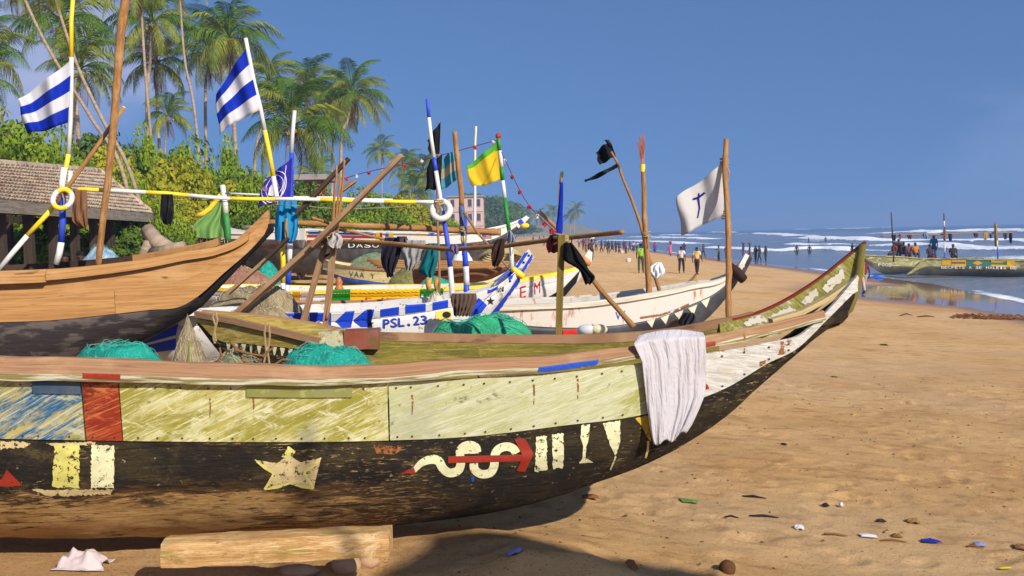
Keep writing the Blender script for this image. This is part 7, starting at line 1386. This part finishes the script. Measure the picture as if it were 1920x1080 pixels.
BK = 0.0; pp = [
 ('person in a red top by the water, arms out, leftmost of the walkers', 1099, 473, 'reach', 1.2, (176, 50, 60), (60, 40, 44), 0, None), ('bare chested person carrying a white tub on the head', 1110, 489, 'carry', .3, None, (46, 40, 44), 0, (226, 222, 220)), ('dark clothed person stepping left near the water', 1128, 474, 'walk', 1.3, (52, 46, 52), (40, 38, 44), 0, None), ('dark clothed person standing near the water, taller of a pair', 1141, 476, 'stand', 2.6, (60, 52, 56), (50, 46, 52), 0, None),
 ('person in a dark shirt left of one in blue near the water', 1155, 474, 'stand', .5, (54, 48, 56), (44, 40, 48), 0, None), ('person in dark blue near the water', 1161, 475, 'walk', .8, (50, 52, 84), (40, 38, 44), 0, None), ('dark person half hidden left of the white shirted one', 1181, 472, 'walk2', 1.0, (60, 56, 60), (44, 42, 46), 0, None), ('person in a loose white shirt behind the broom pole', 1195, 473, 'stand', 2.0, (226, 224, 226), (70, 66, 70), 0, None),
 ('person in a lime green shirt beside the broom pole, seen from behind', 1202, 513, 'walk', -.2, (140, 196, 60), (70, 84, 50), 0, None), ('person in a red shirt and blue skirt by the water', 1228, 475, 'stand', 2.8, (196, 40, 40), (40, 70, 150), 1, None), ('person in a pink dress with a load on the head', 1257, 481, 'carry', .2, (206, 90, 120), (200, 96, 124), 1, (150, 50, 60)), ('person in a dark purple top, hands on hips, behind the white shirted walker', 1283, 478, 'stand', 2.9, (64, 40, 70), (60, 44, 66), 0, None),
 ('walker in a white shirt and dark trousers, seen from behind', 1278, 513, 'walk', -.35, (224, 206, 206), (44, 36, 40), 0, None), ('walker in a pale yellow shirt and brown trousers, seen from behind', 1307, 516, 'walk2', -.5, (222, 190, 120), (62, 40, 36), 0, None), ('thin dark person wading left of the white flag mast', 1319, 484, 'walk2', .9, (80, 62, 60), (60, 50, 50), 0, None), ('person in a green shirt holding a bag near the flag mast', 1348, 490, 'reach', 1.4, (84, 110, 60), (50, 56, 44), 0, None), ('person in red half behind the flag mast', 1363, 488, 'stand', 2.9, (150, 50, 56), (60, 46, 52), 0, None),
 ('dark person with a load, left of a pair above the white prow', 1394, 482, 'carry', 1.0, (70, 56, 58), (120, 50, 54), 0, (96, 90, 90)), ('dark person with a load, right of a pair above the white prow', 1406, 482, 'carry', 1.2, (60, 52, 56), (130, 50, 50), 0, (96, 90, 90)), ('bather at the water edge, left of three right of the white prow', 1417, 491, 'stand', .6, (54, 50, 56), (44, 42, 48), 0, None), ('bather at the water edge, middle of three right of the white prow', 1424, 491, 'walk', 1.0, (60, 56, 60), (50, 46, 50), 0, None), ('bather at the water edge, right of three right of the white prow', 1436, 492, 'stand', .8, (64, 58, 62), (54, 50, 54), 0, None),
 ('walker in a maroon shirt and pale shorts beside the tall bow', 1620, 552, 'walk', .25, (120, 30, 42), (190, 160, 150), 0, None), ('small figure in red by the far shore, first from the white prow tip', 1000, 458, 'stand', 1, (150, 60, 60), (70, 60, 60), 0, None), ('small figure by the far shore, second from the white prow tip', 1012, 457, 'walk', 1, (96, 80, 84), (70, 60, 60), 0, None), ('small figure by the far shore under the furled blue flag', 1030, 458, 'walk2', 2, (140, 90, 90), (60, 56, 60), 0, None), ('small figure by the far shore right of the furled blue flag', 1072, 462, 'stand', 2, (80, 70, 80), (60, 56, 60), 0, None), ('small pale figure by the far shore above the bamboo end', 1086, 465, 'walk', 0, (170, 150, 150), (70, 64, 70), 0, None), ('small figure in pink by the far shore left of the furled flag', 1020, 461, 'walk', 3, (186, 110, 110), (80, 60, 70), 0, None)]
for i, (x, y) in enumerate(((1094, 470), (1104, 471), (1118, 471), (1135, 470), (1148, 472), (1170, 470), (1174, 476), (1188, 474), (1205, 473), (1214, 474), (1042, 459), (1052, 460), (1062, 461))):
    tp_ = [(70, 56, 60), (150, 70, 74), (186, 176, 170), (60, 66, 90), (96, 80, 70)][i % 5]; pp.append((['first', 'second', 'third', 'fourth', 'fifth', 'sixth', 'seventh', 'eighth', 'ninth', 'tenth'][i] + ' from the left in the crowd hauling nets at the water' if i < 10 else ['small figure right below the furled blue flag tip', 'small figure just right of the olive post top', 'small figure between the olive post and the crowd'][i - 10], x, y, ['walk', 'stand', 'reach', 'walk2'][i % 4], i * 1.3, tp_, (52, 46, 52), i % 3 == 1, None))
for lb, x, y, ps, rz, tp, lw, sk, ld in pp: person(lb, x, y, ps, rz, tp, lw, bool(sk), ld)
for lb, x, y in (('bather standing far out in the surf, left of two', 1516, 456), ('bather standing far out in the surf, right of two', 1548, 454), ('bather at the near breaker, left of two', 1494, 477), ('bather at the near breaker, right of two', 1518, 477), ('bather in the shallows left of the tall bow', 1598, 473)):
    d = ray(x, y); t = -CAM.z / d.z; q = CAM + d * t; person(lb, x, y, 'stand', x % 6, (70, 60, 62) if x % 2 else None, (50, 50, 60), D=q.y, z=-.45, group='bathers in the surf')
BG_ = 'people aboard the far canoes'
for lb, x, D, z, ps, rz, tp, lw in (('person in blue standing in the far canoe', 1751, 68.2, 1.05, 'stand', 2.4, (30, 110, 160), (30, 100, 150)), ('seated person in red at the far canoe stern', 1677, 73.6, .55, 'sit', 2.0, (150, 50, 60), (70, 60, 66)), ('dark person standing among the seated crew', 1685, 74.4, .75, 'stand', 2.8, (70, 46, 44), (60, 44, 44)), ('dark seated person right of the standing crew', 1694, 74.0, .55, 'sit', 3.4, (66, 56, 60), (60, 56, 60)), ('seated person in dusty pink in the far canoe', 1704, 73.6, .45, 'sit', 2.8, (140, 80, 80), (80, 60, 60)), ('seated person in orange in the far canoe', 1716, 73.4, .5, 'sit', 3.1, (206, 120, 40), (90, 60, 60)), ('dark person seated left of the one in blue', 1743, 68.0, .45, 'sit', 3.6, (70, 50, 60), (120, 50, 60)), ('lone dark person seated further right in the far canoe', 1787, 67.6, .45, 'sit', 3.0, (60, 50, 54), (60, 50, 54))):
    person(lb, x, 470, ps, rz, tp, lw, D=D, z=z, group=BG_)
person('person in a maroon top in the shade of the shed', 122, 470, 'stand', 2.5, (120, 50, 70), (150, 130, 130), D=22.4, z=gz(-9.4, 22.4), group='people in the shed'); person('person in a yellow green top in the shade of the shed', 150, 470, 'stand', 3.4, (170, 176, 80), (60, 60, 60), D=23.2, z=gz(-9.4, 23.2), group='people in the shed')
for lb, x, y in (('white plastic tub on the sand among the walkers', 1178, 492), ('white plastic tub on the sand near the water', 1166, 475)):
    p = G(x, y); mb = MB(); mb.tube([Vector((p.x, p.y, gz(p.x, p.y) + q)) for q in (0, .1, .3, .34)], [.16, .2, .24, .25], 12); tag(mb.build('plastic_tub', WHITE, smooth=True), lb, 'tub')
# rig of the far canoes
DR = 67.5
pole('far_yard', 'long bamboo yard hung with washing over the far canoe', 'bamboo', [(1653, 443), (1771, 439), (1900, 436)], (DR, DR), .05, mats=BAMBOO, n=6, wob=.1)
for lb, pts, bd in (('thin dark mast at the left end of the far yard', [(1676, 492), (1674, 450), (1671, 398)], [(0, 94, DARKWOOD)]), ('banded mast in the middle of the far yard', [(1771, 496), (1771, 450), (1770, 400)], [(0, 22, BLUE), (22, 50, WHITE), (50, 70, BLACK), (70, 82, WHITE), (82, 96, DARKWOOD)]), ('banded mast at the right end of the far yard', [(1871, 496), (1870, 450), (1866, 416)], [(0, 30, BLUE), (30, 45, WHITE), (45, 80, OLPOST)])):
    pole('far_mast', lb, 'mast', pts, DR, (.05, .035), bandlist(bd, bd[-1][1]))
for i, (x, w, y0, y1, c, lb) in enumerate(((1676, 8, 440, 452, (40, 40, 44), 'black cloth at the left end of the far yard'), (1688, 3, 439, 449, (150, 60, 66), 'red cloth on the far yard'), (1706, 9, 440, 448, (110, 60, 60), 'dull red cloth on the far yard'), (1736, 9, 438, 448, (110, 130, 150), 'pale blue cloth on the far yard'), (1771, 6, 430, 452, (140, 90, 60), 'brown cloth round the middle far mast'), (1782, 7, 438, 452, (52, 50, 44), 'dark cloth right of the middle far mast'), (1830, 8, 437, 445, (70, 50, 50), 'dark brown cloth on the far yard'), (1848, 7, 437, 450, (180, 140, 50), 'yellow cloth on the far yard'), (1858, 5, 438, 447, (70, 80, 130), 'blue cloth on the far yard'), (1867, 6, 420, 462, (150, 120, 60), 'tan cloth round the right far mast'), (1885, 7, 437, 449, (50, 56, 70), 'slate cloth at the right of the far yard'), (1895, 6, 437, 456, (30, 30, 34), 'black trousers at the right end of the far yard'))):
    cloth('hung_cloth', lb, 'cloth', [(y0, x - w / 2, x + w / 2), ((y0 + y1) / 2, x - w * .55, x + w * .5), (y1, x - w * .3, x + w * .35)], DR - .06, fab(c), .25, 2, .08, 8, 8, i, 'washing on the far yard')
rag('blue_tarp', 'small blue tarpaulin on the wet sand by the far canoe', 'tarpaulin', 1643, 522, .5, .4, .2, fab((40, 90, 190)), 4)

# ------------------------------------------------------------------ sea haze
hz = MB(); x0, x1, y0, y1, z0, z1 = -1300, 2700, -1400, 2700, -8, 27
hz.add([(x0, y0, z0), (x1, y0, z0), (x1, y1, z0), (x0, y1, z0), (x0, y0, z1), (x1, y0, z1), (x1, y1, z1), (x0, y1, z1)], [(3, 2, 1, 0), (4, 5, 6, 7), (0, 1, 5, 4), (1, 2, 6, 5), (2, 3, 7, 6), (3, 0, 4, 7)])
hzm = bpy.data.materials.new('haze'); hzm.use_nodes = True; hn = hzm.node_tree; hn.nodes.clear(); ho = hn.nodes.new('ShaderNodeOutputMaterial'); pv = hn.nodes.new('ShaderNodeVolumePrincipled'); pv.inputs['Density'].default_value = .00075; pv.inputs['Color'].default_value = (.38, .57, .92, 1); pv.inputs['Anisotropy'].default_value = .1; hn.links.new(pv.outputs[0], ho.inputs['Volume'])
tag(hz.build('haze', hzm, loc=(0, 0, 0)), 'thin salt haze over the beach', kind='stuff')
SC.cycles.volume_bounces = 0
